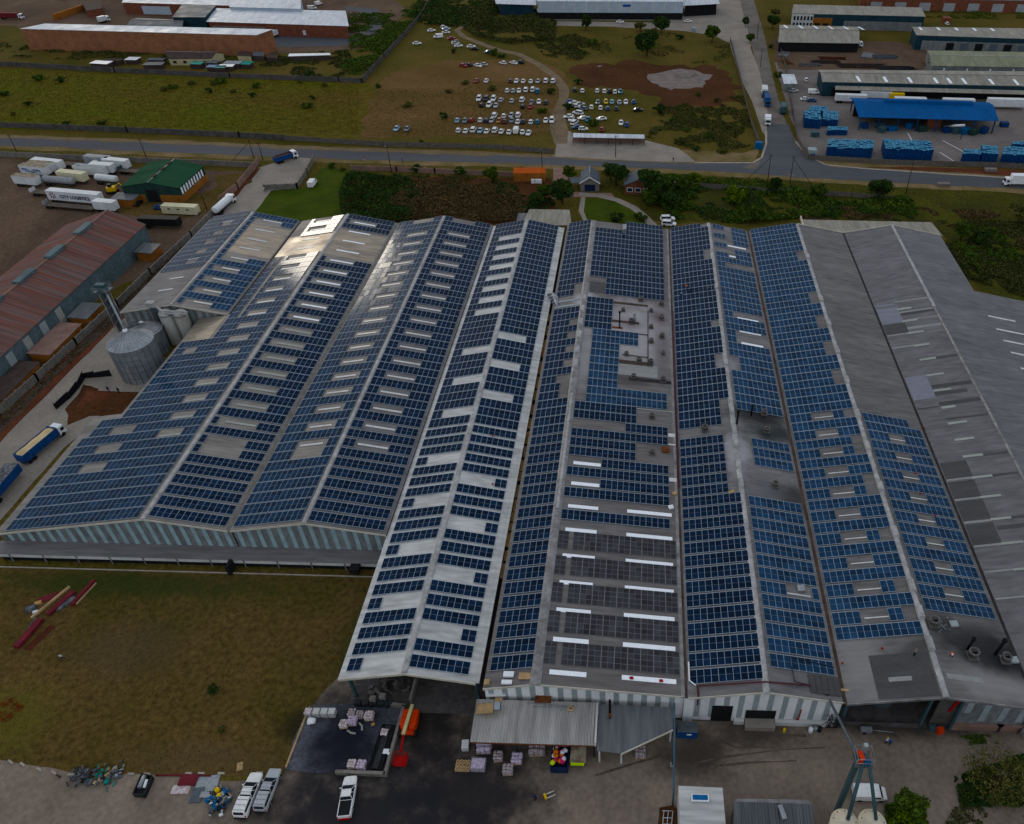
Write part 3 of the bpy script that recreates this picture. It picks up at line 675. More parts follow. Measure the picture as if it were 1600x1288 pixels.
layout[41] = (-4.4, 7); layout[42] = (-4.4, 7)
for j, (a, c) in layout.items():
    yb = 89.75 + 2.675 * j
    if j >= 28: yb += -.9
    panels(p_, sDr, -12.45, 18, 1.048, yb, [0], ex=[(-20, a, 0, 300), (c, 20, 0, 300)], h=2.3, mats=('cells_blue' if 11 < j < 22 else 'cells_navy', 'module_frame'))
for k in range(5): dark_blocks(p_, sDr, 62.0 + 5.35 * k, 65.75 + 5.35 * k, [(-12.6, -10.75), (-10.05, 7.4)])
for y in (61.1, 66.5, 71.7, 76.9, 82.3, 87.9, 93.3):
    strip_on(p_, sDr, 'skylight', -11.5, -6.2, y - .75, y, 'skylight_white'); strip_on(p_, sDr, 'skylight', -1.1, 6.8, y - .75 + .1, y + .1, 'skylight_white')
for y in (98.9, 104.2): strip_on(p_, sDr, 'skylight', -11.4, -6.3, y - .8, y, 'skylight_white')
for (x, y) in ((.3, 60.8), (4.6, 60.75)): MB().cbox((x, y, sDr.z(x) + .1), .55, .4, .12).build('red_sandbag', 'red_paint', p_)
for q in ((945, 145, 1250, 185), (1215, 310, 1260, 340), (1215, 375, 1262, 392), (1222, 588, 1270, 620)):
    a = sDr.hit(740 + q[0] / 4, 600 + q[1] / 4); c = sDr.hit(740 + q[2] / 4, 600 + q[3] / 4); strip_on(p_, sDr, 'skylight', a.x, c.x, min(a.y, c.y + .2), max(a.y, c.y) if a.y > c.y + .4 else c.y + .8, 'skylight_dull' if q[0] < 1000 else 'skylight_thin')
ridge_cap(bD, -13.3, 9.3, 58.5, YF, 'cap_dull', .8)
MB().hexa([(-13.3 - .3, 92, 9.46), (-13.3 + .3, 92, 9.46), (-13.3 + .3, 124, 9.46), (-13.6, 124, 9.46)], [(-13.5, 92, 9.6), (-13.1, 92, 9.6), (-13.1, 124, 9.6), (-13.5, 124, 9.6)]).build('ridge_flashing', 'cap_metal', bD)
MB().box(7.45, 8.0, 58.5, YF, 6.98, 7.18).build('valley_gutter', 'cap_dull', bD)
MB().box(8.02, 8.4, 58.5, YF, 7.0, 7.14).build('gutter', 'gutter_rust', bD)
MB().tube([(8.25, 100, 7.35), (8.25, 160, 7.35)], .16, 6).build('rusty_pipe', 'pipe_maroon', bD)
gable_wall(bD, [(-20.9, 7.7), (-13.3, 9.3), (8.0, 7.1)], 59.3, 0, 'wall_white', [(-20.4 + i * 2.02, -19.6 + i * 2.02, 1.0) for i in range(14)], 'translucent_grey')
gable_wall(bD, [(-20.9, 7.7), (-13.3, 9.3), (8.0, 7.1)], YF - .4, 0, 'wall_grey', trim=None)
side_wall(bD, -20.8, 59.5, YF - .4, 7.5, 'wall_concrete_dark')
for y in (161.2, 156, 150.4, 145.2, 139.7, 134.3):
    MB().cbox((-13.3, y, 9.4), 1.1, 2.6, .45, taper=.8).build('ridge_vent', 'cap_metal', bD)
MB().box(-4.9, -3.9, 196.4, 199.5, 8.0, 9.9).build('duct', 'galvanised', bD)

# rooftop extractor fans and flues on the middle bay
def fan_mb(p, s=1.0, mouth='black'):
    b = MB(); x, y, z = p
    b.cbox((x, y, z), 1.5 * s, 1.5 * s, .35 * s, mi=0); b.lathe((x, y, z + .3 * s), [(.62 * s, 0), (.62 * s, .7 * s), (.72 * s, .72 * s), (.72 * s, 1.05 * s), (.5 * s, 1.05 * s), (.5 * s, .6 * s), (0, .6 * s)], 14, 0)
    b.tube([(x, y, z + .8 * s), (x, y + .05, z + .95 * s)], .45 * s, 12, 1); return b
fan_px = [((1175, 628), 'fans'), ((1110, 668), ''), ((1175, 715), ''), ((1110, 770), ''), ((1178, 830), ''), ((1110, 860), ''), ((1185, 935), ''), ((1185, 1105), ''), ((1000, 1080), ''), ((1035, 980), ''), ((1108, 990), ''), ((935, 665), ''), ((985, 740), ''), ((955, 940), ''), ((1045, 600), '')]
cr_ = crop(740, 320, 4); F0 = None
for i, (q, _) in enumerate(fan_px):
    p = sDr.hit(*cr_(*q)); 
    if F0 is None:
        F0 = fan_mb((0, 0, 0)).build('roof_fan', ('gutter_grey', 'black_soot')); F0.scale = (.8,) * 3; F0.location = p + Vector((0, 0, -.05)); o = F0
        tag(F0, None, 'roof fan', 'extractor fans on the sooty middle roof')
    else: o = dup(F0, p + Vector((0, 0, -.05)), scale=(.75, .62, .85, .68, .8)[i % 5])
FANL = ['roof fan farthest back in the right column on the stained middle roof', 'roof fan at the head of the left column of fans on the stained middle roof', 'roof fan beside the red-stained patch on the middle roof',
        'roof fan third from the back in the left column, on the rusty streak', 'roof fan midway down the right column on the pale stained roof', 'roof fan with reddish mouth midway along the long roof pipe', 'roof fan circled by a pale drip ring near the valley gutter',
        'nearest roof fan in the right column above the lowest module row', 'stubby roof fan at the left end of the nearest dark soot streak', 'roof fan on the rust streak left of its twin, near the white sheets', 'roof fan at the foot of the long roof pipe',
        'low square vent alone left of the fans near the back', 'roof fan hugging the rust streak beside the tall black flue', 'low vent box just right of the short module block', 'low grey vent box behind the other roof fans']
fans = [o for o in COL.objects if o.name.startswith('roof_fan')]
for o, l in zip(fans, FANL): o['label'] = l
for q in [(1115, 210), (1115, 435)]:
    p = sDr.hit(740 + q[0] / 4, 600 + q[1] / 4); dup(F0, p + Vector((0, 0, -.05)), label='single roof fan on bare sheets beside the gutter, ' + ('upper one behind the module rows' if q[1] < 300 else 'lower one beside a rusty hatch'), scale=.75)
p = sDr.hit(740 + 1200 / 4, 600 + 415 / 4); h_ = MB().cbox(p, 1.5, 1.5, .35).build('roof_hatch', 'rust'); tag(h_, 'square rusty roof hatch beside the fan near the valley gutter', 'roof hatch')
p = sDr.hit(*cr_(913, 770)); f_ = thing('flue', 'thin tall black flue standing on the middle roof behind the modules', 'flue', p); MB().tube([p, p + Vector((0, 0, 4.2))], .16, 8).build('pipe', 'black_soot', f_); MB().tube([p + Vector((0, 0, 4.2)), p + Vector((0, 0, 4.5))], .3, 8).build('cap', 'black_soot', f_)
p = sDr.hit(*cr_(1005, 740)); f_ = thing('flue', 'short grey flue pipe with pale cowl beside a roof fan', 'flue', p); MB().tube([p, p + Vector((0, 0, 2.4))], .35, 10).build('pipe', 'galvanised', f_); MB().tube([p + Vector((0, 0, 2.4)), p + Vector((0, 0, 2.8))], .25, 8).build('cap', 'cap_metal', f_)
b = MB()
for q in [((1090, 660), (1090, 1010)), ((870, 790), (1090, 815)), ((930, 935), (1090, 955))]:
    b.tube([sDr.hit(*cr_(*q[0]), .12), sDr.hit(*cr_(*q[1]), .12)], .09, 6)
o = b.build('roof_pipe', 'steel_dark'); tag(o, 'dark pipework joining the fans across the stained middle roof', 'pipe')
p = sDr.hit(740 + 1233 / 4, 600 + 774 / 4); tag(MB().cbox(p, .9, .8, .3, .3).build('loose_sheet', 'white_metal'), 'small white box lying beside the valley gutter on the middle roof', 'box')
p = sDr.hit(740 + 1255 / 4, 600 + 687 / 4); tag(MB().cbox(p, .8, .7, .25, .8).build('cardboard_piece', 'wood_pale'), 'small pale board lying askew beside the valley gutter', 'board')

# --- bay E
bE = thing('warehouse', 'warehouse bay with white-grey striped gable, two dark doorways and a sooty roof patch', 'warehouse', (19.35, 58.4, 0))
sEl = Slope(8.4, 7.1, 19.35, 9.3); sEr = Slope(19.35, 9.3, 30.75, 7.05)
p_ = slope_part(bE, sEl, 58.4, YF, 'roof_E')
ex = [(17.2, 20, 182.3, 188), (16.8, 20, 150.4, 153.8), (16.8, 20, 134.6, 140.4), (17.1, 20, 116.4, 124.2), (8, 20, 112.9, 116.6), (17.3, 20, 97.2, 113.2), (17.2, 20, 200.5, 203)]
panels(p_, sEl, 8.75, 10, 1.04, 60.5, range(0, 54), ex=ex, step=2.64, h=2.3, mats=('cells_navy', 'module_frame'))
p_ = slope_part(bE, sEr, 58.4, YF, 'roof_E')
ex = [(23.3, 26.1, 184, 203), (23.3, 31, 190.3, 192.2), (22.3, 31, 178.6, 181.6), (19, 23.4, 197, 199), (19, 23.4, 192, 194), (19, 23.4, 186.5, 188.5)]
ex += [(22.4, 31, y - 2.3, y + .3) for y in (166.4, 155.9, 150.4, 145.5, 140.0)]
ex += [(19, 22.3, 134.4, 139.5), (19, 32, 113.4, 121.8), (19, 22.4, 104, 113.5), (19, 32, 97.9, 104.9), (24.6, 28.6, 75.8, 78.6)]
panels(p_, sEr, 20.45, 9, 1.065, 62.5, range(0, 53), ex=ex, step=2.64, h=2.3, mats=('cells_blue', 'module_frame'))
for y, xa in ((165.9, 23.6), (155.4, 23.6), (149.9, 23.6), (145.1, 23.6), (139.5, 23.6), (191.3, 24), (185.5, 24)): strip_on(p_, sEr, 'skylight', xa, xa + 5.1, y - .7, y, 'skylight_white')
strip_on(p_, sEr, 'skylight', 24.5, 28.6, 76.1, 76.35, 'skylight_thin')
p = sEr.hit(1200 + 205 / 4, 860 + 245 / 4); MB().cbox(p, 1.2, 1.2, .5).build('roof_box', 'galvanised', p_)
ridge_cap(bE, 19.35, 9.3, 58.3, YF, 'cap_metal', .5)
MB().box(30.5, 31.05, 58.2, YF, 6.85, 7.1).build('gutter', 'gutter_rust', bE)
gable_wall(bE, [(8.4, 7.1), (19.35, 9.3), (30.75, 7.05)], 59.1, 0, 'wall_white', [(9.6 + i * 2.1, 10.4 + i * 2.1, 1.0) for i in range(10)], 'translucent_grey')
gable_wall(bE, [(8.4, 7.1), (19.35, 9.3), (30.75, 7.05)], YF - .4, 0, 'wall_grey', trim=None)
MB().box(8.0, 9.4, 58.75, 59.08, 0, 6.5).build('downpipe_recess', 'wall_white', bE)
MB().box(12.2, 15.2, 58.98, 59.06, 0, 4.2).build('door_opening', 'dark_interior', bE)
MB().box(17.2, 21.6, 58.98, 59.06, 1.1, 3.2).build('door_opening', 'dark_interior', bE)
MB().box(17.2, 21.6, 57.6, 59.0, 0, 1.0).build('loading_dock', 'concrete', bE)
MB().box(21.7, 30.4, 58.5, 59.05, 0, .9).build('plinth', 'white_wall', bE); MB().box(15.6, 17.1, 58.5, 59.05, 0, .9).build('plinth', 'white_wall', bE)
b = MB(); b.tube([(9.8, 60.1, 7.6), (19.3, 59.9, 9.55), (26.0, 60.3, 8.25)], .12, 6); b.build('roof_pipe', 'pipe_maroon', bE)
MB().tube([(9.8, 60.1, 7.6), (9.9, 58.6, 7.5), (9.9, 58.4, 5.4)], .13, 6).build('drain_pipe', 'pipe_maroon', bE)
MB().tube([(8.7, 64, 7.45), (8.7, 61, 7.45), (9.6, 60.2, 7.55)], .12, 6).build('drain_pipe', 'white_metal', bE)
b = MB(); b.tube([(30.2, 63.8, 7.4), (23.5, 64.6, 8.7), (23.7, 60.6, 8.65), (26, 60.3, 8.25)], .08, 6); b.build('roof_pipe', 'steel_dark', bE)
MB().tube([(24.6, 58.95, 1.2), (25.1, 58.9, 1.2), (25.1, 58.9, 4.0)], .09, 6).build('wall_pipe', 'red_paint', bE)
b = MB()
for i in range(5):
    xa = 25.9 + i * .93; b.slab([(xa, 59.3, sEr.z(xa) + .22), (xa + .88, 59.3, sEr.z(xa + .88) + .22), (xa + .88, 62.2, sEr.z(xa + .88) + .22), (xa, 62.2, sEr.z(xa) + .22)], .1)
b.build('dark_panel_rack', 'roof_patch_dark', p_)
for y in (167.7, 151.7, 135.7, 119.6, 113.6, 109.8, 104.3, 99.3): MB().cbox((19.35, y, 9.4), 1.0, 2.3, .42, taper=.8).build('ridge_vent', 'cap_metal', bE)
def small_flue(px_, sl, hgt, r, label, mats=('black_soot',), tilt=0):
    p = sl.hit(*px_); t = thing('flue', label, 'flue', p)
    MB().tube([p, p + Vector((tilt, 0, hgt))], r, 9).build('pipe', mats[0], t); MB().tube([p + Vector((tilt, 0, hgt)), p + Vector((tilt, 0, hgt + .3))], r * 1.7, 9).build('cap', mats[0], t); return t
small_flue((1020 + 615 / 4, 600 + 195 / 4), sEr, 2.2, .18, 'thin black flue at the back of the soot patch on the striped bay')
small_flue((1020 + 525 / 4, 600 + 250 / 4), sEr, 3.0, .2, 'black flue standing beside the ridge vent near the soot patch')
for q, l in (((695, 190), 'roof fan in the blackest soot patch of the striped bay'), ((712, 300), 'roof fan below the soot patch beside the single module block'), ((765, 640), 'roof fan on the fan-shaped pale stain, nearest on the striped bay')):
    dup(F0, sEr.hit(1020 + q[0] / 4, 600 + q[1] / 4), label=l, group='fans on the striped bay')
dup(F0, sEl.hit(1020 + 325 / 4, 600 + 290 / 4), label='roof fan on the bare strip between module blocks, left slope of the striped bay', group='fans on the striped bay', scale=.9)

# --- bay F
bF = thing('warehouse', 'right-hand warehouse bay with a broad open mouth and ridge vents between module fields', 'warehouse', (44.45, 58.4, 0))
sFl = Slope(30.95, 7.05, 44.45, 9.55); sFr = Slope(44.45, 9.55, 57.9, 7.05)
p_ = slope_part(bF, sFl, 58.4, YF, 'roof_F')
ex = [(36.1, 40.2, 68.5 + 2.64 * j, 70.8 + 2.64 * j) for j in range(1, 20, 2)]
ex += [(42.0, 45, a, c) for a, c in ((182, 187.3), (161, 166.2), (150.5, 155.6), (139.9, 144.8), (129.4, 134.6), (118.6, 121.2), (108.2, 113), (97.7, 102.7), (87, 89.6), (76.6, 79.1), (71.2, 73.8))]
panels(p_, sFl, 31.45, 12, 1.045, 68.5, range(0, 51), ex=ex, step=2.64, h=2.32, mats=('cells_blue', 'module_frame'))
for j in range(1, 20, 2): strip_on(p_, sFl, 'skylight', 36.2, 40.1, 69.3 + 2.64 * j, 69.5 + 2.64 * j, 'skylight_thin')
p_ = slope_part(bF, sFr, 58.4, YF, 'roof_F')
ex = [(49.5, 53.1, 73 + 2.62 * j, 75.3 + 2.62 * j) for j in range(1, 16, 2)] + [(55.2, 60, 117, 121)]
panels(p_, sFr, 45.55, 11, 1.045, 73.0, range(0, 18), ex=ex, step=2.62, h=2.3, mats=('cells_blue', 'module_frame'))
for j in range(1, 16, 2): strip_on(p_, sFr, 'skylight', 49.6, 53.0, 73.9 + 2.62 * j, 74.1 + 2.62 * j, 'skylight_thin')
ridge_cap(bF, 44.45, 9.55, 58.3, YF, 'cap_metal', .45)
MB().box(57.7, 58.2, 58.2, YF, 6.85, 7.1).build('gutter', 'gutter_dark', bF)
for y in (183.6, 162.6, 152.1, 141.2, 130.5, 119.5, 109.9, 99.2, 88.5, 77.4, 72.4, 66.9): MB().cbox((44.45, y, 9.6), 1.1, 2.6, .42, taper=.8).build('ridge_vent', 'cap_metal', bF)
gable_wall(bF, [(47.6, 8.96), (57.9, 7.05)], 59.1, 0, 'wall_grey', [(48.6, 49.5, 4.2)] + [(51.2 + i * 2.7, 52.1 + i * 2.7, 2.0) for i in range(3)], 'translucent_grey', trim=None)
b = MB()
for (xa, za), (xb, zb) in (((30.95, 7.05), (44.45, 9.55)), ((44.45, 9.55), (57.9, 7.05))):
    b.hexa([(xa, 58.2, za - .4), (xb, 58.2, zb - .4), (xb, 58.36, zb - .4), (xa, 58.36, za - .4)], [(xa, 58.2, za + .04), (xb, 58.2, zb + .04), (xb, 58.36, zb + .04), (xa, 58.36, za + .04)])
b.build('barge_board', 'cap_dull', bF)
for x in (31.2, 42.8, 47.3): MB().box(x, x + .35, 58.6, 59.0, 0, 7.0 if x < 40 else 8.6).build('column', 'steel_teal', bF)
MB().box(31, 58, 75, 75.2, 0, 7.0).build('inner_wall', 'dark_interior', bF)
MB().box(44.5, 47.6, 59.2, 59.4, 0, 8.6).build('end_wall', 'wall_concrete_dark', bF)
MB().box(31.2, 42.8, 58.7, 58.9, .15, 1.1).build('low_wall', 'wall_concrete_dark', bF)
MB().box(47.6, 57.9, 58.6, 59.05, 0, 1.3).build('plinth', 'wall_pink', bF)
MB().hexa([(46.2, 59.0, 4.4), (46.6, 59.0, 4.4), (46.6, 59.12, 4.4), (46.2, 59.12, 4.4)], [(46.9, 59.0, 8.0), (47.3, 59.0, 8.0), (47.3, 59.12, 8.0), (46.9, 59.12, 8.0)]).build('red_banner', 'red_paint', bF)
for x in (33.6, 38.4): MB().lathe((x, 63.5, 0), [(2.0, 0), (2.0, 5.6), (0, 6.3)], 20).build('inner_tank', 'galvanised_dark', bF)
gable_wall(bF, [(30.95, 7.05), (44.45, 9.55), (57.9, 7.05)], YF - .4, 0, 'wall_grey', trim=None)
for q, l, s_ in (((1030, 465), 'round roof fan beside the ridge vents, in a scatter of debris near the front right', 1.1), ((1275, 665), 'round roof fan left of its pair in the sooty front right corner', 1.1), ((1480, 690), 'round roof fan right of its pair in the sooty front right corner', 1.0)):
    dup(F0, sFr.hit(1200 + q[0] / 4, 860 + q[1] / 4), label=l, group='fans on the right-hand bay', scale=s_)
small_flue((1200 + 1245 / 4, 860 + 620 / 4), sFr, 2.6, .2, 'left one of two sooty flues leaning at the front right of the roof', ('black_soot',), .2)
small_flue((1200 + 1420 / 4, 860 + 650 / 4), sFr, 3.4, .22, 'right one of two sooty flues at the front right of the roof, the taller', ('black_soot',), .3)
for q, l in (((1160, 465), 'pale square roof lid lying beside the debris near the ridge vents'), ((1535, 690), 'pale square roof lid beside the right-hand fan at the roof edge')):
    p = sFr.hit(1200 + q[0] / 4, 860 + q[1] / 4); tag(MB().cbox(p, 1.2, 1.0, .35, .1).build('square_cover', 'translucent_grey'), l, 'roof lid')
b = MB()
for i in range(40):
    p = sFr.hit(1200 + random.gauss(1090, 30) / 4, 860 + random.gauss(470, 32) / 4); b.cbox(p, random.uniform(.1, .5), random.uniform(.1, .4), random.uniform(.04, .2), random.uniform(0, 3))
tag(b.build('debris', 'scrap'), 'scattered dark debris round the fan near the ridge vents', 'debris', kind='stuff')
# F patches (replaced sheets)
for q, m_ in (((450, 590, 620, 930), 'roof_patch_pale'), ((640, 800, 845, 850), 'roof_patch_pale')):
    pass
a = sFl.hit(1200 + 640 / 4, 860 + 660 / 4); c = sFl.hit(1200 + 1090 / 4, 860 + 900 / 4)
strip_on(bF, sFl, 'newer_sheeting', a.x - .3, 43.8, 58.6, 65.6, 'roof_patch_dark', up=.01, th=.015)
strip_on(bF, sFl, 'pale_sheet', 37.4, 40.6, 61.2, 61.9, 'roof_patch_pale', up=.03, th=.015)
strip_on(bF, sFr, 'pale_sheet', 45.5, 51.0, 61.3, 62.2, 'roof_patch_pale', up=.02, th=.015)

# --- bay G
bG = thing('warehouse', 'bare grey-roofed warehouse bay at the far right with pale greenish skylights and no modules', 'warehouse', (71.3, 58.4, 0))
sGl = Slope(58.15, 7.05, 71.3, 9.8); sGr = Slope(71.3, 9.8, 104, 3.2)
p_ = slope_part(bG, sGl, 58.4, YF, 'roof_G')
q_ = crop(1240, 340, 4.4444)
def patch(par, sl, cr, quad, m_, name='newer_sheeting', up=.01, th=.02):
    P = [sl.hit(*cr(*c)) for c in quad]; x0, x1 = min(p.x for p in P), max(p.x for p in P); ya = (P[0].y + P[1].y) / 2; yb = (P[2].y + P[3].y) / 2
    lo, hi = min(sl.xa, sl.xb) + .25, max(sl.xa, sl.xb) - .5
    return strip_on(par, sl, name, max(x0, lo), min(x1, hi), min(ya, yb), max(ya, yb), m_, up, th)
for quad, m_ in [([(572, 640), (720, 625), (750, 728), (615, 748)], 'roof_patch_light'), ([(568, 612), (700, 597), (705, 610), (572, 628)], 'roof_patch_light'), ([(700, 585), (935, 552), (940, 560), (702, 592)], 'roof_patch_pale'),
                 ([(735, 655), (975, 622), (978, 632), (738, 664)], 'roof_patch_pale'), ([(738, 668), (990, 632), (996, 645), (742, 682)], 'roof_patch_dark'), ([(750, 715), (1000, 678), (1003, 686), (752, 722)], 'roof_patch_pale'),
                 ([(775, 765), (1030, 728), (1040, 745), (782, 780)], 'roof_patch_pale'), ([(650, 820), (790, 800), (793, 808), (653, 830)], 'roof_patch_pale'), ([(620, 750), (770, 728), (795, 795), (650, 818)], 'roof_patch_dark'),
                 ([(680, 905), (830, 882), (835, 892), (684, 916)], 'roof_patch_pale'), ([(985, 968), (1145, 943), (1150, 960), (990, 984)], 'roof_patch_dark'), ([(780, 1112), (920, 1096), (985, 1250), (830, 1275)], 'roof_patch_light'),
                 ([(955, 1165), (1240, 1128), (1250, 1150), (965, 1190)], 'roof_patch_dark'), ([(975, 1215), (1200, 1185), (1210, 1208), (985, 1238)], 'roof_patch_dark')]:
    patch(p_, sGl, q_, quad, m_)
r_ = crop(1240, 600, 4.4444)
for quad, m_ in [([(1005, 130), (1310, 88), (1320, 115), (1015, 150)], 'roof_patch_dark'), ([(850, 172), (1005, 155), (1008, 162), (855, 180)], 'roof_patch_dark'), ([(1060, 240), (1360, 205), (1365, 213), (1064, 250)], 'roof_patch_dark'),
                 ([(1310, 485), (1500, 466), (1505, 480), (1315, 500)], 'roof_patch_dark'), ([(1000, 555), (1195, 530), (1235, 640), (1045, 665)], 'roof_patch_dark'), ([(1048, 668), (1238, 643), (1245, 655), (1052, 680)], 'roof_patch_pale'),
                 ([(1378, 628), (1560, 608), (1568, 622), (1382, 643)], 'roof_patch_dark'), ([(1060, 690), (1250, 662), (1300, 780), (1110, 798)], 'roof_patch_dark'), ([(1110, 800), (1300, 785), (1305, 798), (1114, 812)], 'roof_patch_pale'),
                 ([(1120, 820), (1310, 802), (1370, 930), (1180, 958)], 'roof_patch_dark'), ([(1178, 962), (1370, 938), (1376, 950), (1182, 975)], 'roof_patch_pale'), ([(1190, 985), (1380, 955), (1445, 1100), (1245, 1125)], 'roof_patch_dark'),
                 ([(1240, 1128), (1445, 1100), (1450, 1115), (1246, 1142)], 'roof_patch_pale'), ([(1510, 920), (1600, 908), (1600, 925), (1515, 938)], 'roof_patch_dark'), ([(1410, 990), (1600, 965), (1600, 990), (1420, 1018)], 'roof_patch_dark')]:
    patch(p_, sGl, r_, quad, m_)
for x0, y0, x1, y1 in [(720, 628, 815, 640), (755, 712, 858, 722), (795, 792, 900, 804), (835, 880, 940, 892), (878, 975, 985, 992), (925, 1085, 1040, 1098), (975, 1188, 1090, 1208)]:
    patch(p_, sGl, q_, [(x0, y1 - 8), (x1, y0 - 6), (x1, y0 + 6), (x0, y1 + 6)], 'skylight_dull', 'skylight', .03, .04)
for x0, y0, x1, y1 in [(1030, 155, 1120, 168), (1075, 260, 1200, 278), (1120, 375, 1250, 390), (1178, 490, 1310, 508), (1240, 635, 1375, 655), (1300, 772, 1435, 790), (1370, 925, 1505, 945), (1445, 1095, 1590, 1112)]:
    patch(p_, sGl, r_, [(x0, y1 - 8), (x1, y0 - 8), (x1, y0 + 8), (x0, y1 + 8)], 'skylight_dull', 'skylight', .03, .04)
t_ = crop(1200, 860, 4)
patch(p_, sGl, t_, [(1535, 118), (1600, 105), (1600, 122), (1535, 130)], 'skylight_dull', 'skylight', .03, .04)
for quad, m_ in [([(1340, 130), (1530, 118), (1532, 128), (1343, 142)], 'roof_patch_pale'), ([(1395, 300), (1600, 285), (1600, 295), (1400, 312)], 'roof_patch_pale')]: patch(p_, sGl, t_, quad, m_)
p_ = slope_part(bG, sGr, 58.4, YF, 'roof_G', notch=[(58.4, 172.5, 71.3, 104), (172.5, YF, 71.3, 85.4)])
for x0, y0, x1, y1 in [(1350, 682, 1508, 725), (1405, 772, 1562, 812), (1455, 852, 1600, 892), (1505, 935, 1600, 968), (1575, 1045, 1600, 1060)]:
    a = sGr.hit(*q_(x0, y0)); strip_on(p_, sGr, 'skylight', a.x, a.x + 7, a.y - .5, a.y + .1, 'skylight_thin')
MB().box(85.4, 85.6, 172.7, YF - .4, 0, 6.9).build('side_wall', 'wall_grey', bG); MB().box(85.4, 104, 172.2, 172.4, 0, 3.1).build('side_wall', 'wall_grey', bG)
ridge_cap(bG, 71.3, 9.8, 160, YF, 'cap_metal', .4); ridge_cap(bG, 71.3, 9.8, 58.3, 160, 'cap_dull', .3)
gable_wall(bG, [(58.15, 7.05), (71.3, 9.8), (104, 3.2)], 59.1, 0, 'wall_grey', trim=None)
gable_wall(bG, [(58.15, 7.05), (71.3, 9.8), (85.4, 6.95)], YF - .5, 0, 'wall_grey', trim=None)
b = MB()
for xa, za, xb, zb in ((44.5, 9.55, 57.9, 7.1), (57.9, 7.1, 71.3, 9.8), (71.3, 9.8, 85.4, 6.95)): b.hexa([(xa, YF, za - .3), (xb, YF, zb - .3), (xb, YF + .15, zb - .3), (xa, YF + .15, za - .3)], [(xa, YF, za + .25), (xb, YF, zb + .25), (xb, YF + .15, zb + .25), (xa, YF + .15, za + .25)])
b.build('parapet_trim', 'trim_cream', bG)
fc = thing('rear_canopy', 'flat grey canopy behind the bare right-hand bays at the edge of the scrub', 'canopy', (67, 208, 0))
MB().slab([(47.5, 202.9, 6.6), (86.6, 202.9, 6.6), (86.6, 213.5, 5.6), (47.5, 213.5, 5.6)], .15).build('roof_sheet', 'roof_far_grey', fc)
for x in (48, 61, 74, 86): MB().box(x, x + .3, 213, 213.3, 0, 5.4).build('post', 'cap_dull', fc)
MB().box(47.4, 47.7, 202.9, 213.5, 5.9, 6.8).build('edge_trim', 'trim_cream', fc)
# rear canopies behind C and the small annexe
rc = thing('rear_canopy', 'small pale ribbed canopy at the back of the narrow shed beside the garden', 'canopy', at(855, 345, 0))
P_ = [at(827, 327, 5.5), at(890, 328, 5.5), at(893, 352, 5.5), at(815, 352, 5.5)]
MB().slab(P_, .15).build('roof_sheet', 'roof_far_grey', rc)
P_ = [at(810, 333, 4.5), at(827, 333, 4.5), at(827, 352, 4.5), at(805, 352, 4.5)]; MB().slab(P_, .12).build('side_roof', 'roof_far_dark', rc)
for q in ((829, 328), (888, 329)): p = at(q[0], q[1], 5.3); MB().box(p.x - .15, p.x + .15, p.y - .4, p.y - .1, 0, 5.3).build('post', 'cap_dull', rc)
for x0, y0, x1, y1, m_ in ((800, 612, 1090, 624, 'gutter_rust'), (865, 728, 1035, 740, 'gutter_rust'), (865, 764, 932, 774, 'rust'), (905, 982, 1120, 1000, 'gutter_rust'), (970, 1094, 1245, 1108, 'gutter_dark'), (905, 1008, 1150, 1062, 'roof_patch_pale'), (730, 485, 820, 550, 'roof_patch_dark')):
    a, c = sDr.hit(740 + x0 / 4, 320 + y0 / 4), sDr.hit(740 + x1 / 4, 320 + y1 / 4); ym = (a.y + c.y) / 2; hh = (y1 - y0) / 4 * .16
    strip_on(bD, sDr, 'stained_sheet', a.x, c.x, ym - hh, ym + hh, m_, up=.01, th=.02)
finish_panels()
# --- front lean-to roofs of bay D
lt = thing('lean_to_roof', 'pale corrugated lean-to roof with timber and boxes on it, below the middle bay', 'lean-to', (-13, 56, 0))
ribbed('roof_corrugated', (0.50, 0.48, 0.45), axis=0, period=.42, depth=.06, col2=(.36, .345, .32), rough=.6, var=.2, stain=[(-20, 57, 3.2, 1.6, (.16, .12, .08), .6)])
MB().slab([(-22.1, 52.7, 4.0), (-4.55, 52.7, 4.0), (-4.55, 58.6, 4.9), (-22.1, 58.6, 4.9)], .1).build('roof_sheet', 'roof_corrugated', lt)
MB().box(-4.62, -4.4, 52.6, 58.6, 4.0, 5.0).build('edge_flashing', 'white_wall', lt)
for x in (-21.8, -16, -10.5, -4.9): MB().box(x, x + .25, 53, 53.25, 0, 3.9).build('post', 'steel_dark', lt)
MB().box(-22, -4.6, 52.62, 52.74, 3.7, 3.95).build('fascia', 'rust', lt)
lt2 = thing('lean_to_roof', 'dark flat lean-to roof with one clipped corner beside the pale corrugated one', 'lean-to', (1, 56, 0))
MB().slab([(-4.3, 52.0, 4.0), (-.9, 51.7, 4.0), (6.3, 55.3, 4.2), (6.5, 58.4, 4.6), (-4.3, 58.5, 4.6)], .12).build('roof_sheet', 'roof_far_dark', lt2)
MB().hexa([(-.9, 51.55, 3.75), (6.35, 55.15, 3.9), (6.35, 55.28, 3.9), (-.9, 51.68, 3.75)], [(-.9, 51.55, 4.02), (6.35, 55.15, 4.22), (6.35, 55.28, 4.22), (-.9, 51.68, 4.02)]).build('fascia', 'trim_cream', lt2)
for x, y in ((-4.1, 52.3), (-1.0, 52.2), (6.0, 55.6)): MB().box(x, x + .25, y, y + .25, 0, 3.9).build('post', 'white_wall', lt2)
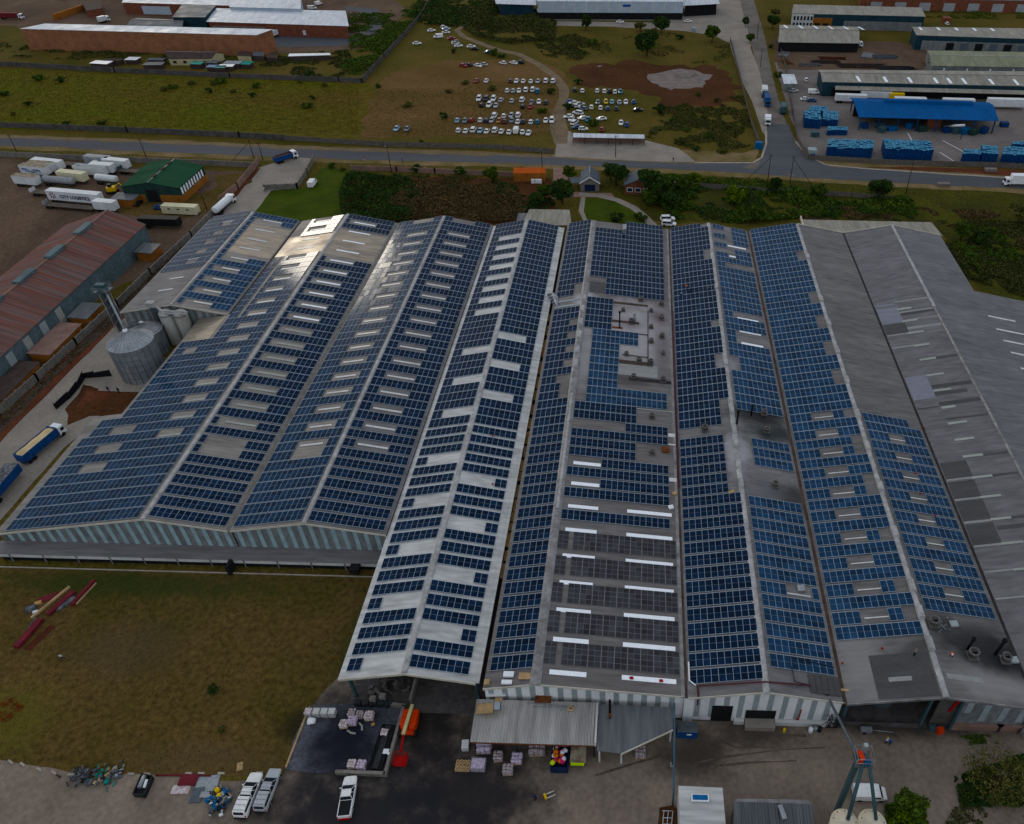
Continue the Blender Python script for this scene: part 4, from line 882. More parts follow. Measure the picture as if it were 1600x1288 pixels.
# ---------------------------------------------------------------- the ground
sheet('factory_floor', [(-111, 87.6), (-42.2, 87.6), (-42.2, 58.9), (104, 58.9), (104, 172), (85, 172), (85, 201.8), (-124, 201.8), (-124, 154), (-111, 154)], .015, 'wall_concrete_dark')
sheet('ground', [(-2500, -300), (2500, -300), (2500, 4000), (-2500, 4000)], 0, 'dry_grass')
def gsheet(name, pts, z, m, jit=1.0, step=3.0): return sheet(name, pxs(pts), z, m, jit, step)
gsheet('field', [(-200, 95), (0, 108), (200, 116), (400, 124), (560, 132), (590, 140), (575, 190), (560, 216), (440, 216), (0, 200), (-200, 190)], .02, 'green_grass', 3)
gsheet('parking_field', [(585, 140), (680, 118), (780, 100), (830, 120), (872, 128), (884, 160), (868, 205), (760, 214), (560, 214), (572, 180)], .03, 'parking_dirt', 4)
gsheet('parking_field_far', [(700, 95), (840, 95), (880, 112), (890, 130), (780, 128), (590, 135), (610, 115)], .035, 'parking_dirt', 3)
gsheet('bare_soil', [(905, 103), (1000, 98), (1130, 106), (1150, 120), (1158, 150), (1120, 168), (1040, 166), (985, 140), (905, 132), (890, 115)], .03, 'dark_soil', 9)
gsheet('gravel_patch', [(1012, 116), (1062, 108), (1110, 117), (1100, 138), (1045, 142), (1018, 130)], .06, 'pale_gravel', 3)
gsheet('industrial_yard', [(1210, 98), (1330, 100), (1700, 112), (1700, 268), (1560, 262), (1420, 256), (1290, 252), (1250, 225), (1228, 160)], .03, 'yard_concrete', 1)
gsheet('storage_yard', [(1205, 62), (1400, 66), (1460, 80), (1440, 112), (1290, 110), (1215, 108)], .05, 'yard_dirt', 1.5)
gsheet('yard_apron', [(-60, 110 - 64), (0, 40), (430, 84), (560, 78), (640, 20), (600, -20), (380, -40), (0, -40)], .02, 'yard_dirt', 3)
gsheet('loading_yard', [(425, 50), (545, 48), (560, 60), (535, 72), (432, 74)], .05, 'asphalt', .5)
gsheet('loop_road', [(540, 10), (590, 14), (606, 30), (590, 50), (560, 64), (535, 72), (530, 66), (560, 52), (580, 38), (578, 26), (560, 18), (540, 18)], .06, 'asphalt', .5)
gsheet('plaza', [(1045, 4), (1150, -30), (1175, 60), (1172, 76), (1140, 68), (1118, 56), (1060, 48), (950, 42), (865, 40), (865, 33), (1045, 36)], .04, 'concrete', .8)
gsheet('vehicle_yard', [(-200, 230), (0, 246), (120, 252), (200, 262), (330, 268), (395, 268), (380, 290), (335, 335), (240, 420), (100, 500), (-50, 620), (-300, 560)], .02, 'yard_dirt', 2)
gsheet('grass_patch', [(180, 300), (215, 312), (330, 300), (345, 290), (335, 275), (395, 270), (392, 285), (335, 330), (250, 350), (180, 330)], .05, 'field_grass', 2)
gsheet('access_lane', [(404, 262), (492, 238), (492, 251), (479, 272), (464, 294), (424, 298), (398, 332), (350, 360), (200, 520), (260, 560), (100, 700), (-60, 880), (-80, 760), (0, 687), (82, 600), (175, 512), (270, 420)], .04, 'concrete', .4)
gsheet('lane_shoulder', [(402, 264), (408, 262), (270, 425), (176, 514), (84, 604), (0, 692), (-70, 770), (-80, 740), (0, 660), (70, 575), (165, 485), (262, 398)], .06, 'red_soil', .6)
gsheet('excavation', [(130, 602), (180, 612), (222, 616), (205, 640), (180, 650), (140, 652), (118, 660), (105, 665), (100, 640), (118, 618)], .06, 'dark_soil', .7, 1)
gsheet('concrete_pad', [(166, 586), (250, 596), (240, 612), (212, 613), (153, 611)], .07, 'concrete', .1)
gsheet('pit', [(136, 610), (176, 615), (170, 622), (140, 628), (128, 640), (118, 636)], .075, 'red_soil', .5, 1)
# grass round the plant
gsheet('grass', [(400, 300), (484, 292), (500, 262), (560, 268), (545, 290), (535, 340), (480, 350), (398, 335)], .03, 'lawn', 1)
gsheet('works_lawn', [(-250, 870), (0, 888), (200, 890), (583, 894), (560, 980), (527, 1060), (484, 1106), (447, 1196), (440, 1208), (360, 1213), (250, 1212), (130, 1208), (60, 1196), (0, 1186), (-250, 1160)], .02, 'field_grass', .35, 2)
gsheet('works_yard', [(-250, 1150), (0, 1187), (60, 1197), (130, 1209), (250, 1213), (360, 1214), (438, 1211), (446, 1198), (480, 1108), (527, 1050), (640, 960), (720, 960), (745, 1080), (1000, 1100), (1300, 1120), (1700, 1140), (1750, 1450), (1000, 1450), (-400, 1450)], .01, 'works_yard')
gsheet('tank_pad', [(448, 1202), (482, 1110), (560, 1100), (629, 1105), (603, 1212), (528, 1210)], .03, 'tank_pad')
gsheet('garden_lawn', [(914, 310), (945, 312), (975, 320), (1000, 335), (1012, 350), (920, 350), (911, 332)], .04, 'lawn', .3)
gsheet('garden_path', [(908, 308), (915, 308), (912, 330), (920, 350), (914, 350), (904, 330)], .05, 'concrete', .1)
sheet('garden_path', path_strip(pxs([(905, 303), (935, 306), (965, 313), (990, 325), (1005, 337), (1022, 354)]), 2.6), .055, 'concrete')
gsheet('forecourt', [(865, 262), (895, 264), (890, 300), (955, 302), (960, 309), (900, 308), (862, 312)], .035, 'wall_pink', .2)
gsheet('overgrown_plot', [(985, 268), (1700, 306), (1850, 470), (1600, 480), (1500, 440), (1460, 350), (1250, 345), (1000, 345)], .015, 'scrub_floor', 4)
gsheet('brown_thicket_floor', [(545, 275), (860, 280), (870, 330), (820, 350), (560, 350), (530, 330)], .03, 'dark_soil', 2)
# roads
ra = [(-200, 205), (0, 216), (250, 225), (500, 235), (800, 245), (1060, 256), (1190, 254), (1285, 260), (1600, 281), (1800, 295)]
rb = [(-200, 215), (0, 227), (250, 238), (500, 248), (800, 256), (1060, 265), (1285, 280), (1600, 296), (1800, 312)]
gsheet('verge', [(x, y - 6) for x, y in ra] + [(x, y + 6) for x, y in reversed(rb)], .03, 'verge', 1.2)
gsheet('footpath', [(x, y - 4.2) for x, y in ra[:6]] + [(x, y - 1) for x, y in reversed(ra[:6])], .045, 'track_dirt', .3)
gsheet('main_road', ra + rb[::-1], .06, 'asphalt')
gsheet('side_road', [(1150, -20), (1172, -20), (1196, 60), (1205, 110), (1215, 150), (1228, 190), (1240, 225), (1262, 248), (1290, 262), (1240, 275), (1160, 262), (1190, 250), (1196, 225), (1196, 180), (1180, 100), (1172, 60)], .07, 'old_road', .3)
gsheet('concrete_lane', [(1141, -20), (1148, -20), (1160, 30), (1172, 74), (1186, 110), (1196, 150), (1204, 215), (1200, 218), (1190, 205), (1176, 160), (1160, 130), (1140, 70)], .09, 'concrete', .2)
gsheet('junction', [(1188, 252), (1196, 222), (1198, 195), (1232, 195), (1242, 222), (1262, 246), (1300, 262), (1285, 276), (1180, 270)], .10, 'asphalt', .3)
gsheet('verge', [(1064, 234), (1160, 240), (1186, 232), (1182, 244), (1176, 253), (1087, 253), (1075, 243)], .05, 'verge', .6)
gsheet('verge', [(1240, 215), (1262, 240), (1300, 252), (1600, 268), (1600, 276), (1300, 262), (1270, 254), (1246, 238)], .055, 'verge', .5)
gsheet('bare_earth_strip', [(1350, 262), (1420, 261), (1600, 266), (1600, 277), (1500, 270), (1420, 266)], .08, 'red_soil', .4)
gsheet('forecourt', [(868, 245), (869, 202), (872, 200), (893, 206), (895, 216), (1010, 220), (1060, 232), (1085, 250), (1085, 254), (1000, 252)], .05, 'concrete', .3)
sheet('dirt_track', path_strip(pxs([(876, 225), (874, 205), (872, 180), (880, 160), (882, 140), (868, 120), (845, 103), (810, 85), (780, 79), (755, 70), (725, 58), (714, 48), (722, 42)]), [5, 7, 5, 4.5, 4.5, 4, 4, 4, 4, 3.5, 3.2, 3, 3]), .07, 'track_dirt', .4, 2)
# kerbs (real steps) along the junction and the lawn
def kerb(name, pts, m='curb', wd=.35, hgt=.14, label=None):
    b = MB(); P = pxs(pts)
    for a, c in zip(P, P[1:]):
        d = (c - a).normalized(); q = Vector((-d.y, d.x, 0)) * wd / 2
        b.hexa([a - q, c - q, c + q, a + q], [p + Vector((0, 0, hgt)) for p in (a - q, c - q, c + q, a + q)])
    o = b.build(name, m); tag(o, kind='structure'); return o
kerb('kerb', [(1085, 255), (1176, 255), (1190, 247), (1197, 225), (1197, 205)], wd=.8)
kerb('kerb', [(1243, 222), (1262, 244), (1290, 258), (1350, 264), (1600, 280)], wd=.8)
for i, (x, y) in enumerate([(17, 1191), (36, 1195), (62, 1203), (85, 1208), (112, 1211), (205, 1210), (230, 1210), (295, 1209), (315, 1209), (346, 1209), (406, 1208)]):
    p = at(x, y); o = MB().cbox((p.x, p.y, 0), 1.0, .3, .2, rot=-.45 if x < 100 else 0, taper=.9).build('kerb_block', 'curb')
    tag(o, 'pale concrete kerb block lying along the lawn edge', 'kerb block', 'kerb blocks along the lawn edge')
# tyre marks in the yard and worn joints
for pts, w_ in (([(1075, 1208), (1120, 1197), (1170, 1192), (1245, 1189)], .3), ([(1080, 1194), (1140, 1182), (1220, 1172), (1290, 1168)], .22), ([(1120, 1150), (1135, 1162), (1150, 1168), (1250, 1168)], .12), ([(930, 1212), (985, 1195), (1020, 1185), (1050, 1172)], .25), ([(1190, 1145), (1230, 1149), (1260, 1150)], .5)):
    P = pxs(pts); o = sheet('tyre_mark', path_strip(P, w_), .035, 'track_mark', .12, .6)

# ---------------------------------------------------------------- walls and fences
def wall(pts, hgt, m, name, label, cat, th=.25, post=None, closed=False, pm=None, z=0):
    P = pxs(pts); t = thing(name, label, cat, P[0]); b = MB()
    for a, c in zip(P, P[1:]):
        d = (c - a).normalized(); q = Vector((-d.y, d.x, 0)) * th / 2; up = Vector((0, 0, hgt))
        b.hexa([a - q, c - q, c + q, a + q], [a - q + up, c - q + up, c + q + up, a + q + up])
    if post:
        for a, c in zip(P, P[1:]):
            n = max(1, int((c - a).length / post))
            for i in range(n + 1):
                p = a.lerp(c, i / n); b.cbox((p.x, p.y, 0), th * 1.8, th * 1.8, hgt + .15)
    b.build('panel', m, t)
    return t
wall([(-150, 93), (0, 103), (180, 113), (360, 122), (530, 128), (566, 130)], 2.0, 'wall_concrete_dark', 'boundary_wall', 'long grey precast wall behind the green field, crossing the left of the picture', 'wall', post=3)
wall([(566, 130), (600, 92), (632, 58), (660, 25), (676, -5)], 2.2, 'wall_concrete_dark', 'boundary_wall', 'grey wall running away diagonally between the car field and the trees', 'wall', post=3)
wall([(-150, 187), (0, 199), (200, 207), (375, 215), (444, 219)], 2.0, 'wall_concrete_dark', 'boundary_wall', 'grey precast wall along the far side of the main road at left', 'wall', post=3)
wall([(444, 219), (600, 229), (775, 233), (865, 240)], 1.8, 'fence_mesh', 'mesh_fence', 'thin brown fence between the car field and the main road', 'fence', th=.06, post=4)
wall([(-150, 228), (0, 245), (160, 252), (400, 262)], 1.9, 'wall_concrete', 'boundary_wall', 'tan wall along the near side of the road beside the trailer yard', 'wall', post=3)
wall([(405, 256), (372, 296), (346, 317)], 2.2, 'wall_pink', 'boundary_wall', 'pinkish wall beside the entrance drive, from the road to the trailer yard', 'wall', post=4)
wall([(346, 325), (300, 372), (236, 430), (185, 480), (120, 540), (60, 596), (0, 650), (-60, 705)], 2.0, 'wall_concrete', 'boundary_wall', 'long tan wall running beside the lane from the white truck down to the left edge', 'wall', post=3)
wall([(550, 266), (620, 268), (680, 271), (770, 275), (800, 276)], 1.7, 'wall_pink', 'boundary_wall', 'low reddish wall behind the brown thicket along the main road', 'wall', post=3)
wall([(491, 250), (480, 272), (465, 295), (414, 297)], 1.8, 'wall_concrete', 'boundary_wall', 'grey wall round the corner of the entrance drive by the white van', 'wall', post=3)
wall([(1141, 64), (1158, 130), (1172, 190), (1186, 226)], 1.8, 'fence_mesh', 'mesh_fence', 'dark mesh fence along the left edge of the side road', 'fence', th=.08, post=3)
wall([(1090, 293), (1200, 301), (1330, 308), (1420, 316)], 1.6, 'fence_mesh', 'mesh_fence', 'weathered fence at the edge of the scrub below the main road at right', 'fence', th=.08, post=4)
wall([(1246, 222), (1262, 250), (1400, 258), (1560, 262), (1620, 265)], 1.9, 'fence_mesh', 'mesh_fence', 'fence round the blue crate yard along the main road', 'fence', th=.05, post=3)
wall([(1214, 60), (1228, 110), (1232, 140), (1246, 222)], 1.8, 'fence_mesh', 'mesh_fence', 'fence along the right side of the side road', 'fence', th=.05, post=3)
# planted bank between the lane and the tan wall
P = pxs([(335, 335), (262, 398), (165, 485), (70, 575), (0, 640), (-60, 700), (-60, 735), (0, 660), (72, 590), (172, 500), (268, 410), (340, 345)])
gsheet('bank', [(346, 326), (262, 405), (175, 492), (75, 588), (0, 655), (-60, 712), (-60, 745), (0, 678), (80, 596), (176, 508), (270, 420), (350, 338)], .09, 'bank_stone', .4, 1.5)
# roller shade netting beside the excavation
t = thing('shade_net', 'sagging black shade net fence round the muddy excavation by the silos', 'net', at(130, 625)); b = MB(); P = pxs([(175, 588), (150, 590), (133, 591), (124, 606), (110, 622), (88, 640)])
for a, c in zip(P, P[1:]):
    d = (c - a).normalized(); q = Vector((-d.y, d.x, 0)) * .05
    b.hexa([a - q, c - q, c + q, a + q], [a - q * 4 + Vector((0, 0, 1.7)), c - q * 4 + Vector((0, 0, 1.3)), c + Vector((0, 0, 1.3)), a + Vector((0, 0, 1.7))])
b.build('netting', 'net_black', t)
for p in P: MB().tube([p, p + Vector((0, 0, 2))], .05, 6).build('post', 'steel_dark', t)

# ---------------------------------------------------------------- generic buildings
def V(x, y, z): return at(x, y, z)
def face_quad(par, name, a, c, f0, f1, z0, z1, m, out=.05, z0b=None):
    """panel on the wall from base point a to c (world xy), fractions f0..f1, heights z0..z1, proud of the wall towards the camera"""
    A = Vector((a.x, a.y, 0)); C = Vector((c.x, c.y, 0)); d = C - A; n = Vector((d.y, -d.x, 0)).normalized()
    if n.y > 0: n = -n
    p, q = A + d * f0 + n * out, A + d * f1 + n * out; r, s_ = p - n * (out - .004), q - n * (out - .004)
    b = MB(); up0, up1 = Vector((0, 0, z0)), Vector((0, 0, z1))
    b.hexa([p + up0, q + up0, s_ + up0, r + up0], [p + up1, q + up1, s_ + up1, r + up1]); return b.build(name, m, par)


def shed(name, label, cat, eave, zs, ridge, wm, rm, oh=.5, group=None, rz=None, base=0, ridge_m='cap_dull', walls=None):
    """building from the photo positions of its four roof corners (anticlockwise from near left) at height zs;
    ridge = None (flat), or ('x'|'y', height): ridge parallel to the near edge or running away from it"""
    z4 = zs if isinstance(zs, (list, tuple)) else [zs] * 4
    E = [V(x, y, z) for (x, y), z in zip(eave, z4)]; c = sum(E, Vector()) / 4
    t = thing(name, label, cat, (c.x, c.y, 0), group=group)
    I = [Vector((p.x, p.y, p.z)) - (Vector((p.x, p.y, 0)) - Vector((c.x, c.y, 0))).normalized() * oh for p in E]
    b = MB()
    if ridge is None:
        b.hexa([(p.x, p.y, base) for p in I], [(p.x, p.y, p.z - .12) for p in I]); b.build('wall', wm, t)
        MB().slab(E, .12).build('roof', rm, t)
    else:
        ax, rz_ = ridge
        if ax == 'x': R0, R1 = (E[0] + E[3]) / 2, (E[1] + E[2]) / 2; i0, i1 = (I[0] + I[3]) / 2, (I[1] + I[2]) / 2
        else: R0, R1 = (E[0] + E[1]) / 2, (E[3] + E[2]) / 2; i0, i1 = (I[0] + I[1]) / 2, (I[3] + I[2]) / 2
        R0.z = R1.z = rz_; i0.z = i1.z = rz_ - .2
        b.hexa([(p.x, p.y, base) for p in I], [(p.x, p.y, p.z - .2) for p in I])
        J = [Vector((p.x, p.y, p.z - .2)) for p in I]
        if ax == 'x': b.face([J[3], J[0], i0]); b.face([J[1], J[2], i1])
        else: b.face([J[0], J[1], i0]); b.face([J[2], J[3], i1])
        b.build('wall', wm, t)
        if ax == 'x': MB().slab([E[0], E[1], R1, R0], .12).build('roof_slope', rm, t); MB().slab([R0, R1, E[2], E[3]], .12).build('roof_slope', rm, t)
        else: MB().slab([E[0], R0, R1, E[3]], .12).build('roof_slope', rm, t); MB().slab([R0, E[1], E[2], R1], .12).build('roof_slope', rm, t)
        MB().tube([R0 + Vector((0, 0, .03)), R1 + Vector((0, 0, .03))], .18, 6).build('ridge_cap', ridge_m, t)
    return t, I, E


# red-roofed old shed at left
sRl = Slope(-165.0, 4.9, -151.3, 9.6); sRr = Slope(-151.3, 9.6, -143.0, 6.2)
tR = thing('old_factory', 'old factory shed with faded red and grey streaked roof beside the lane at far left', 'factory', (-151, 160, 0))
slR = Slope(-165.5, 5.6, -151.1, 10.6); srR = Slope(-151.1, 10.6, -141.8, 6.4)
pl_ = slope_part(tR, slR, 96, 200, 'roof_red_old'); pr_ = slope_part(tR, srR, 96, 200, 'roof_red_old')
MB().tube([(-151.1, 96, 10.62), (-151.1, 200, 10.62)], .25, 6).build('ridge_cap', 'wall_pink', tR)
for y in (189, 176, 163.5, 151, 139): MB().box(-152.3, -150.4, y - 4, y + 2.5, 10.4, 11.2).build('ridge_ventilator', 'wall_teal_rusty', tR)
MB().box(-142.3, -142.05, 96.2, 199.6, 0, 6.2).build('wall', 'wall_teal_rusty', tR)
for i in range(9): MB().box(-142.04, -141.98, 106 + i * 6.2, 108.2 + i * 6.2, 1.2, 5.6).build('translucent_panel', 'translucent_grey' if i % 2 else 'skylight_dull', tR)
b = MB(); b.hexa([(-165.3, 199.4, 0), (-142.2, 199.4, 0), (-142.2, 199.7, 0), (-165.3, 199.7, 0)], [(-165.3, 199.4, 5.4), (-142.2, 199.4, 6.2), (-142.2, 199.7, 6.2), (-165.3, 199.7, 5.4)]).build('end_wall', 'wall_teal_rusty', tR)
MB().box(-165.4, -165.2, 96.2, 199.4, 0, 5.4).build('wall', 'wall_teal_rusty', tR)
def lean(x0, x1, y0, y1, z, l, m='roof_far_dark', wm='brick_orange', tilt=.35):
    t = thing('outbuilding', l, 'outbuilding', ((x0 + x1) / 2, (y0 + y1) / 2, 0)); MB().box(x0, x1, y0, y1, 0, z).build('wall', wm, t)
    MB().slab([(x0 - .3, y0 - .3, z + .15 + tilt), (x1 + .3, y0 - .3, z + .15), (x1 + .3, y1 + .3, z + .15), (x0 - .3, y1 + .3, z + .15 + tilt)], .12).build('roof', m, t); return t
lean(-141.0, -136.8, 190, 195, 2.6, 'small orange brick hut with grey roof at the far end of the old factory')
lean(-140.6, -136.2, 157, 163.5, 2.6, 'orange brick outhouse with a flat tin roof nearest the middle of the old factory')
lean(-141.2, -136.4, 142, 154.5, 2.5, 'orange brick outhouse with dark windows and long pale roof beside the elevator leg', 'wall_pink')
lean(-141.4, -137.2, 118, 139, 2.3, 'lowest orange brick outhouse row with a long brown lean-to roof at the left edge', 'tin_brown')
lean(-141.4, -136.9, 98, 117, 2.3, 'orange brick wall shed touching the left edge of the picture', 'wall_pink')

# green-roofed workshop
t, I, E = shed('workshop', 'green-roofed workshop with orange brick base beside the parked trailers', 'workshop', [(187, 292), (279, 294), (319, 259), (232, 253)], 5.2, ('y', 6.8), 'wall_dark_green', 'roof_green', oh=.4)
a, c = I[0], I[1]
face_quad(t, 'brick_base', a, c, 0, .36, 0, 2.6, 'brick_orange'); face_quad(t, 'brick_base', a, c, .62, 1, 0, 2.6, 'brick_orange'); face_quad(t, 'door_opening', a, c, .40, .60, 0, 4.2, 'dark_interior')
a, c = I[1], I[2]
for i in range(9): 
    A = I[1].lerp(I[2], .06 + i * .1); B = I[1].lerp(I[2], .11 + i * .1); n = Vector((I[2].y - I[1].y, I[1].x - I[2].x, 0)).normalized() * .06
    MB().hexa([(A.x, A.y, 2.5), (A.x + n.x, A.y + n.y, 2.5), (B.x + n.x, B.y + n.y, 2.5), (B.x, B.y, 2.5)], [(A.x, A.y, 4.7), (A.x + n.x, A.y + n.y, 4.7), (B.x + n.x, B.y + n.y, 4.7), (B.x, B.y, 4.7)]).build('window_strip', 'skylight_white', t)
n = Vector((I[2].y - I[1].y, I[1].x - I[2].x, 0)).normalized() * .08
MB().hexa([I[1].xy.to_3d(), (I[1] + n).xy.to_3d(), (I[2] + n).xy.to_3d(), I[2].xy.to_3d()], [(I[1].x, I[1].y, 2.3), (I[1].x + n.x, I[1].y + n.y, 2.3), (I[2].x + n.x, I[2].y + n.y, 2.3), (I[2].x, I[2].y, 2.3)]).build('brick_base', 'brick_orange', t)
for f in (.25, .55, .8): p = E[0].lerp(E[1], .5).lerp(E[3].lerp(E[2], .5), f); MB().cbox((p.x, p.y, 6.8), .9, 1.6, .4).build('ridge_vent', 'tin_brown', t)
p = at(198, 322); lean(p.x - 3.2, p.x + 3.4, p.y - 1, p.y + 3.2, 2.5, 'low orange brick annexe with tin roof in front of the green-roofed workshop')

# brick long building at top left
t, I, E = shed('factory_building', 'very long brown brick building with flat white roof at top left', 'factory', [(31, 45), (401, 55), (426, 46), (70, 37)], 9.5, None, 'brick_brown', 'roof_far_white', oh=.3)
b = MB(); a, c = I[0], I[1]
t2, I, E = shed('warehouse', 'white-roofed brick warehouse with loading canopy at top left', 'warehouse', [(322, 34), (545, 41), (540, 17), (337, 13)], 6.0, None, 'brick_red', 'roof_far_white', oh=1.0)
face_quad(t2, 'grey_door', I[0], I[1], .02, .40, .2, 4.2, 'wall_concrete')
P = [V(420, 37, 4.6), V(531, 41, 4.6), V(531, 34, 5), V(420, 32, 5)]; MB().slab(P, .15).build('loading_canopy', 'roof_far_white', t2)
shed('warehouse', 'dark teal flat-roofed block joined to the left of the white-roofed warehouse', 'warehouse', [(269, 27), (320, 27), (337, 9), (285, 6)], 7.5, None, 'wall_dark_teal', 'roof_far_dark', oh=.3)
shed('workshop', 'low grey-roofed shed behind the long brick building', 'shed', [(196, 42), (285, 42), (290, 32), (215, 28)], 5, ('x', 6.2), 'wall_dark_teal', 'roof_far_dark', oh=.4)
t3, I, E = shed('warehouse', 'brick warehouse with pale blue loading fronts cut by the top edge, left of centre', 'warehouse', [(190, 4), (470, 12), (468, -8), (200, -12)], 6, None, 'brick_red', 'roof_far_white', oh=.5)
for i in range(3): face_quad(t3, 'loading_door', I[0], I[1], .1 + i * .3, .26 + i * .3, .4, 4.5, 'wall_pale_blue')
t4, I, E = shed('warehouse', 'pale blue fronted hall cut by the top edge, left of the trees', 'warehouse', [(358, 11), (470, 14), (470, -10), (360, -10)], 7.5, None, 'wall_pale_blue', 'roof_far_white', oh=.5)
wall([(86, 32), (140, 14)], 3.0, 'brick_orange', 'boundary_wall', 'short orange brick wall at the top left corner', 'wall', th=1.5)
shed('low_shed', 'low dark shed at the top left corner beside the orange wall', 'shed', [(135, 17), (160, 13), (158, 2), (128, 5)], 3.5, None, 'brick_red', 'tin_brown', oh=.2)
# top centre: big distribution warehouse
t, I, E = shed('distribution_warehouse', 'huge distribution warehouse with pale blue wall above open loading docks at top centre', 'warehouse', [(839, 2), (1068, 3), (1062, -20), (840, -22)], 9.5, None, 'wall_pale_blue', 'roof_far_white', oh=.2)
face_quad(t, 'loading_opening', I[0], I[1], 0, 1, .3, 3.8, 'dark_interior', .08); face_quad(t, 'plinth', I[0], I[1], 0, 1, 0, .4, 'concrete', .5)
for i in range(13): face_quad(t, 'wall_rib', I[0], I[1], .02 + i * .077, .026 + i * .077, 4.2, 9.3, 'white_wall', .1)
face_quad(t, 'blue_sign', I[0], I[1], .585, .64, 6.9, 8.0, 'sign_blue', .14)
P = [V(839, 17.5, 4.2), V(1066, 19, 4.2), V(1066, 15.5, 4.6), V(839, 13.5, 4.6)]; MB().slab(P, .25).build('canopy', 'cap_metal', t)
t, I, E = shed('open_canopy', 'pale loading canopy left of the huge distribution warehouse', 'canopy', [(775, 6), (838, 8), (838, -3), (772, -4)], 6, None, 'wall_dark_teal', 'roof_far_white', oh=2)
t, I, E = shed('open_canopy', 'pale loading canopy right of the huge distribution warehouse', 'canopy', [(1068, 9), (1125, 6), (1120, -6), (1066, -2)], 6, None, 'dark_interior', 'roof_far_white', oh=2)
# top right row
t, I, E = shed('brick_warehouse', 'red brick warehouse with silver doors along the top right edge', 'warehouse', [(1344, -3), (1640, 2), (1640, -15), (1344, -20)], 6.5, None, 'brick_red', 'roof_far_dark', oh=.3)
for i in range(7): face_quad(t, 'loading_door', I[0], I[1], .06 + i * .13, .12 + i * .13, .2, 4.5, 'door_silver')
t, I, E = shed('warehouse', 'grey warehouse with white windowed office front at top right', 'warehouse', [(1237, 21), (1446, 26), (1440, 12), (1240, 7)], 7.5, None, 'wall_dark_teal', 'roof_far_grey', oh=.3)
face_quad(t, 'office_front', I[0], I[1], 0, .165, 0, 7.2, 'white_wall', .1); face_quad(t, 'tan_front', I[0], I[1], .166, .31, 0, 5.6, 'brick_orange', .1); face_quad(t, 'grey_front', I[0], I[1], .40, .99, 0, 4.4, 'wall_grey', .08)
for r in (1.0, 4.2):
    for i in range(6): face_quad(t, 'window', I[0], I[1], .015 + i * .026, .03 + i * .026, r, r + 2.0, 'glass_dark', .14)
for i in range(2): face_quad(t, 'dark_door', I[0], I[1], .18 + i * .065, .22 + i * .065, 0, 3.0, 'dark_interior', .16)
t, I, E = shed('warehouse', 'long low warehouse with curved grey roof and white skylight bars at upper right', 'warehouse', [(1216, 66), (1343, 68), (1340, 42), (1218, 39)], 4.5, ('x', 6.6), 'dark_interior', 'roof_far_grey', oh=.6)
for i in range(6):
    f = .04 + i * .19; a = E[3].lerp(E[2], f).lerp(E[0].lerp(E[1], f), .08); c = E[3].lerp(E[2], f + .012).lerp(E[0].lerp(E[1], f + .012), .45)
    MB().slab([(a.x, c.y, 6.62), (a.x + 1.2, c.y, 6.62), (a.x + 1.2, a.y, 5.1), (a.x, a.y, 5.1)], .1).build('skylight', 'skylight_white', t)
t, I, E = shed('warehouse', 'grey-roofed warehouse with dark fascia and glazed front at upper right edge', 'warehouse', [(1432, 55), (1640, 62), (1640, 45), (1425, 42)], 7.0, None, 'wall_dark_teal', 'roof_far_grey', oh=.3)
face_quad(t, 'glazed_front', I[0], I[1], .05, 1, 0, 4.6, 'wall_grey', .1)
for i in range(7): face_quad(t, 'window', I[0], I[1], .24 + i * .11, .30 + i * .11, .5, 3.9, 'window_blue' if i % 2 else 'dark_interior', .15)
for i in range(5): a = E[3].lerp(E[2], .04 + i * .13); MB().slab([(a.x, a.y - 6, 7.04), (a.x + 1.2, a.y - 6, 7.04), (a.x + 1.2, a.y - 1, 7.04), (a.x, a.y - 1, 7.04)], .03).build('skylight', 'skylight_white', t)
t, I, E = shed('warehouse', 'greenish-roofed shed with scalloped ridge at the right edge', 'warehouse', [(1456, 103), (1640, 106), (1640, 82), (1448, 79)], 5.0, ('x', 6.2), 'wall_grey', 'roof_far_green', oh=.4, ridge_m='cap_metal')
for i in range(5): face_quad(t, 'white_panel', I[0], I[1], .1 + i * .2, .112 + i * .2, 1, 4, 'skylight_white', .08)
t, I, E = shed('warehouse', 'long grey-brown roofed depot with white skylights and goods stacked under its front awning', 'warehouse', [(1285, 128), (1660, 136), (1660, 112), (1278, 109)], 6.0, ('x', 7.2), 'wall_dark_teal', 'roof_far_grey', oh=.4)
for i, f in enumerate((.14, .25, .35, .455, .51, .57, .68, .78, .9)):
    a = E[3].lerp(E[2], f).lerp(E[0].lerp(E[1], f), .56); c = E[0].lerp(E[1], f); MB().slab([(a.x + .4, c.y + 1, 6.2), (a.x + 1.6, c.y + 1, 6.2), (a.x + 1.2, c.y + 6, 6.85), (a.x, c.y + 6, 6.85)], .12).build('skylight', 'skylight_white', t)
P = [V(1305, 140, 4.0), V(1660, 149, 4.0), V(1660, 143, 4.6), V(1305, 134, 4.6)]; MB().slab(P, .2).build('awning', 'roof_far_grey', t)
face_quad(t, 'shop_opening', I[0], I[1], .04, 1, .1, 3.6, 'dark_interior', .1)
goods = ['brick_red', 'white_metal', 'crate_blue', 'red_paint', 'yellow_paint', 'cardboard', 'plastic_black', 'tank_white']
for i in range(34):
    p = at(1320 + i * 8.6, 149 + i * .22); m_ = goods[(i * 5) % 8]; o = MB().cbox((p.x, p.y + 1, 0), random.uniform(1, 1.8), 1.2, random.uniform(.8, 2.2), random.uniform(-.1, .1), taper=.95).build('goods_stack', m_)
    tag(o, 'small stack of goods under the awning of the long depot', 'goods', 'goods stacked under the depot awning')
for q, l, m_, s_ in (((1300, 146), 'orange skip box beside the end of the long depot', 'orange_paint', (4, 2.2, 2)),):
    p = at(*q); tag(MB().cbox(p, *s_).build('skip_box', m_), l, 'skip')
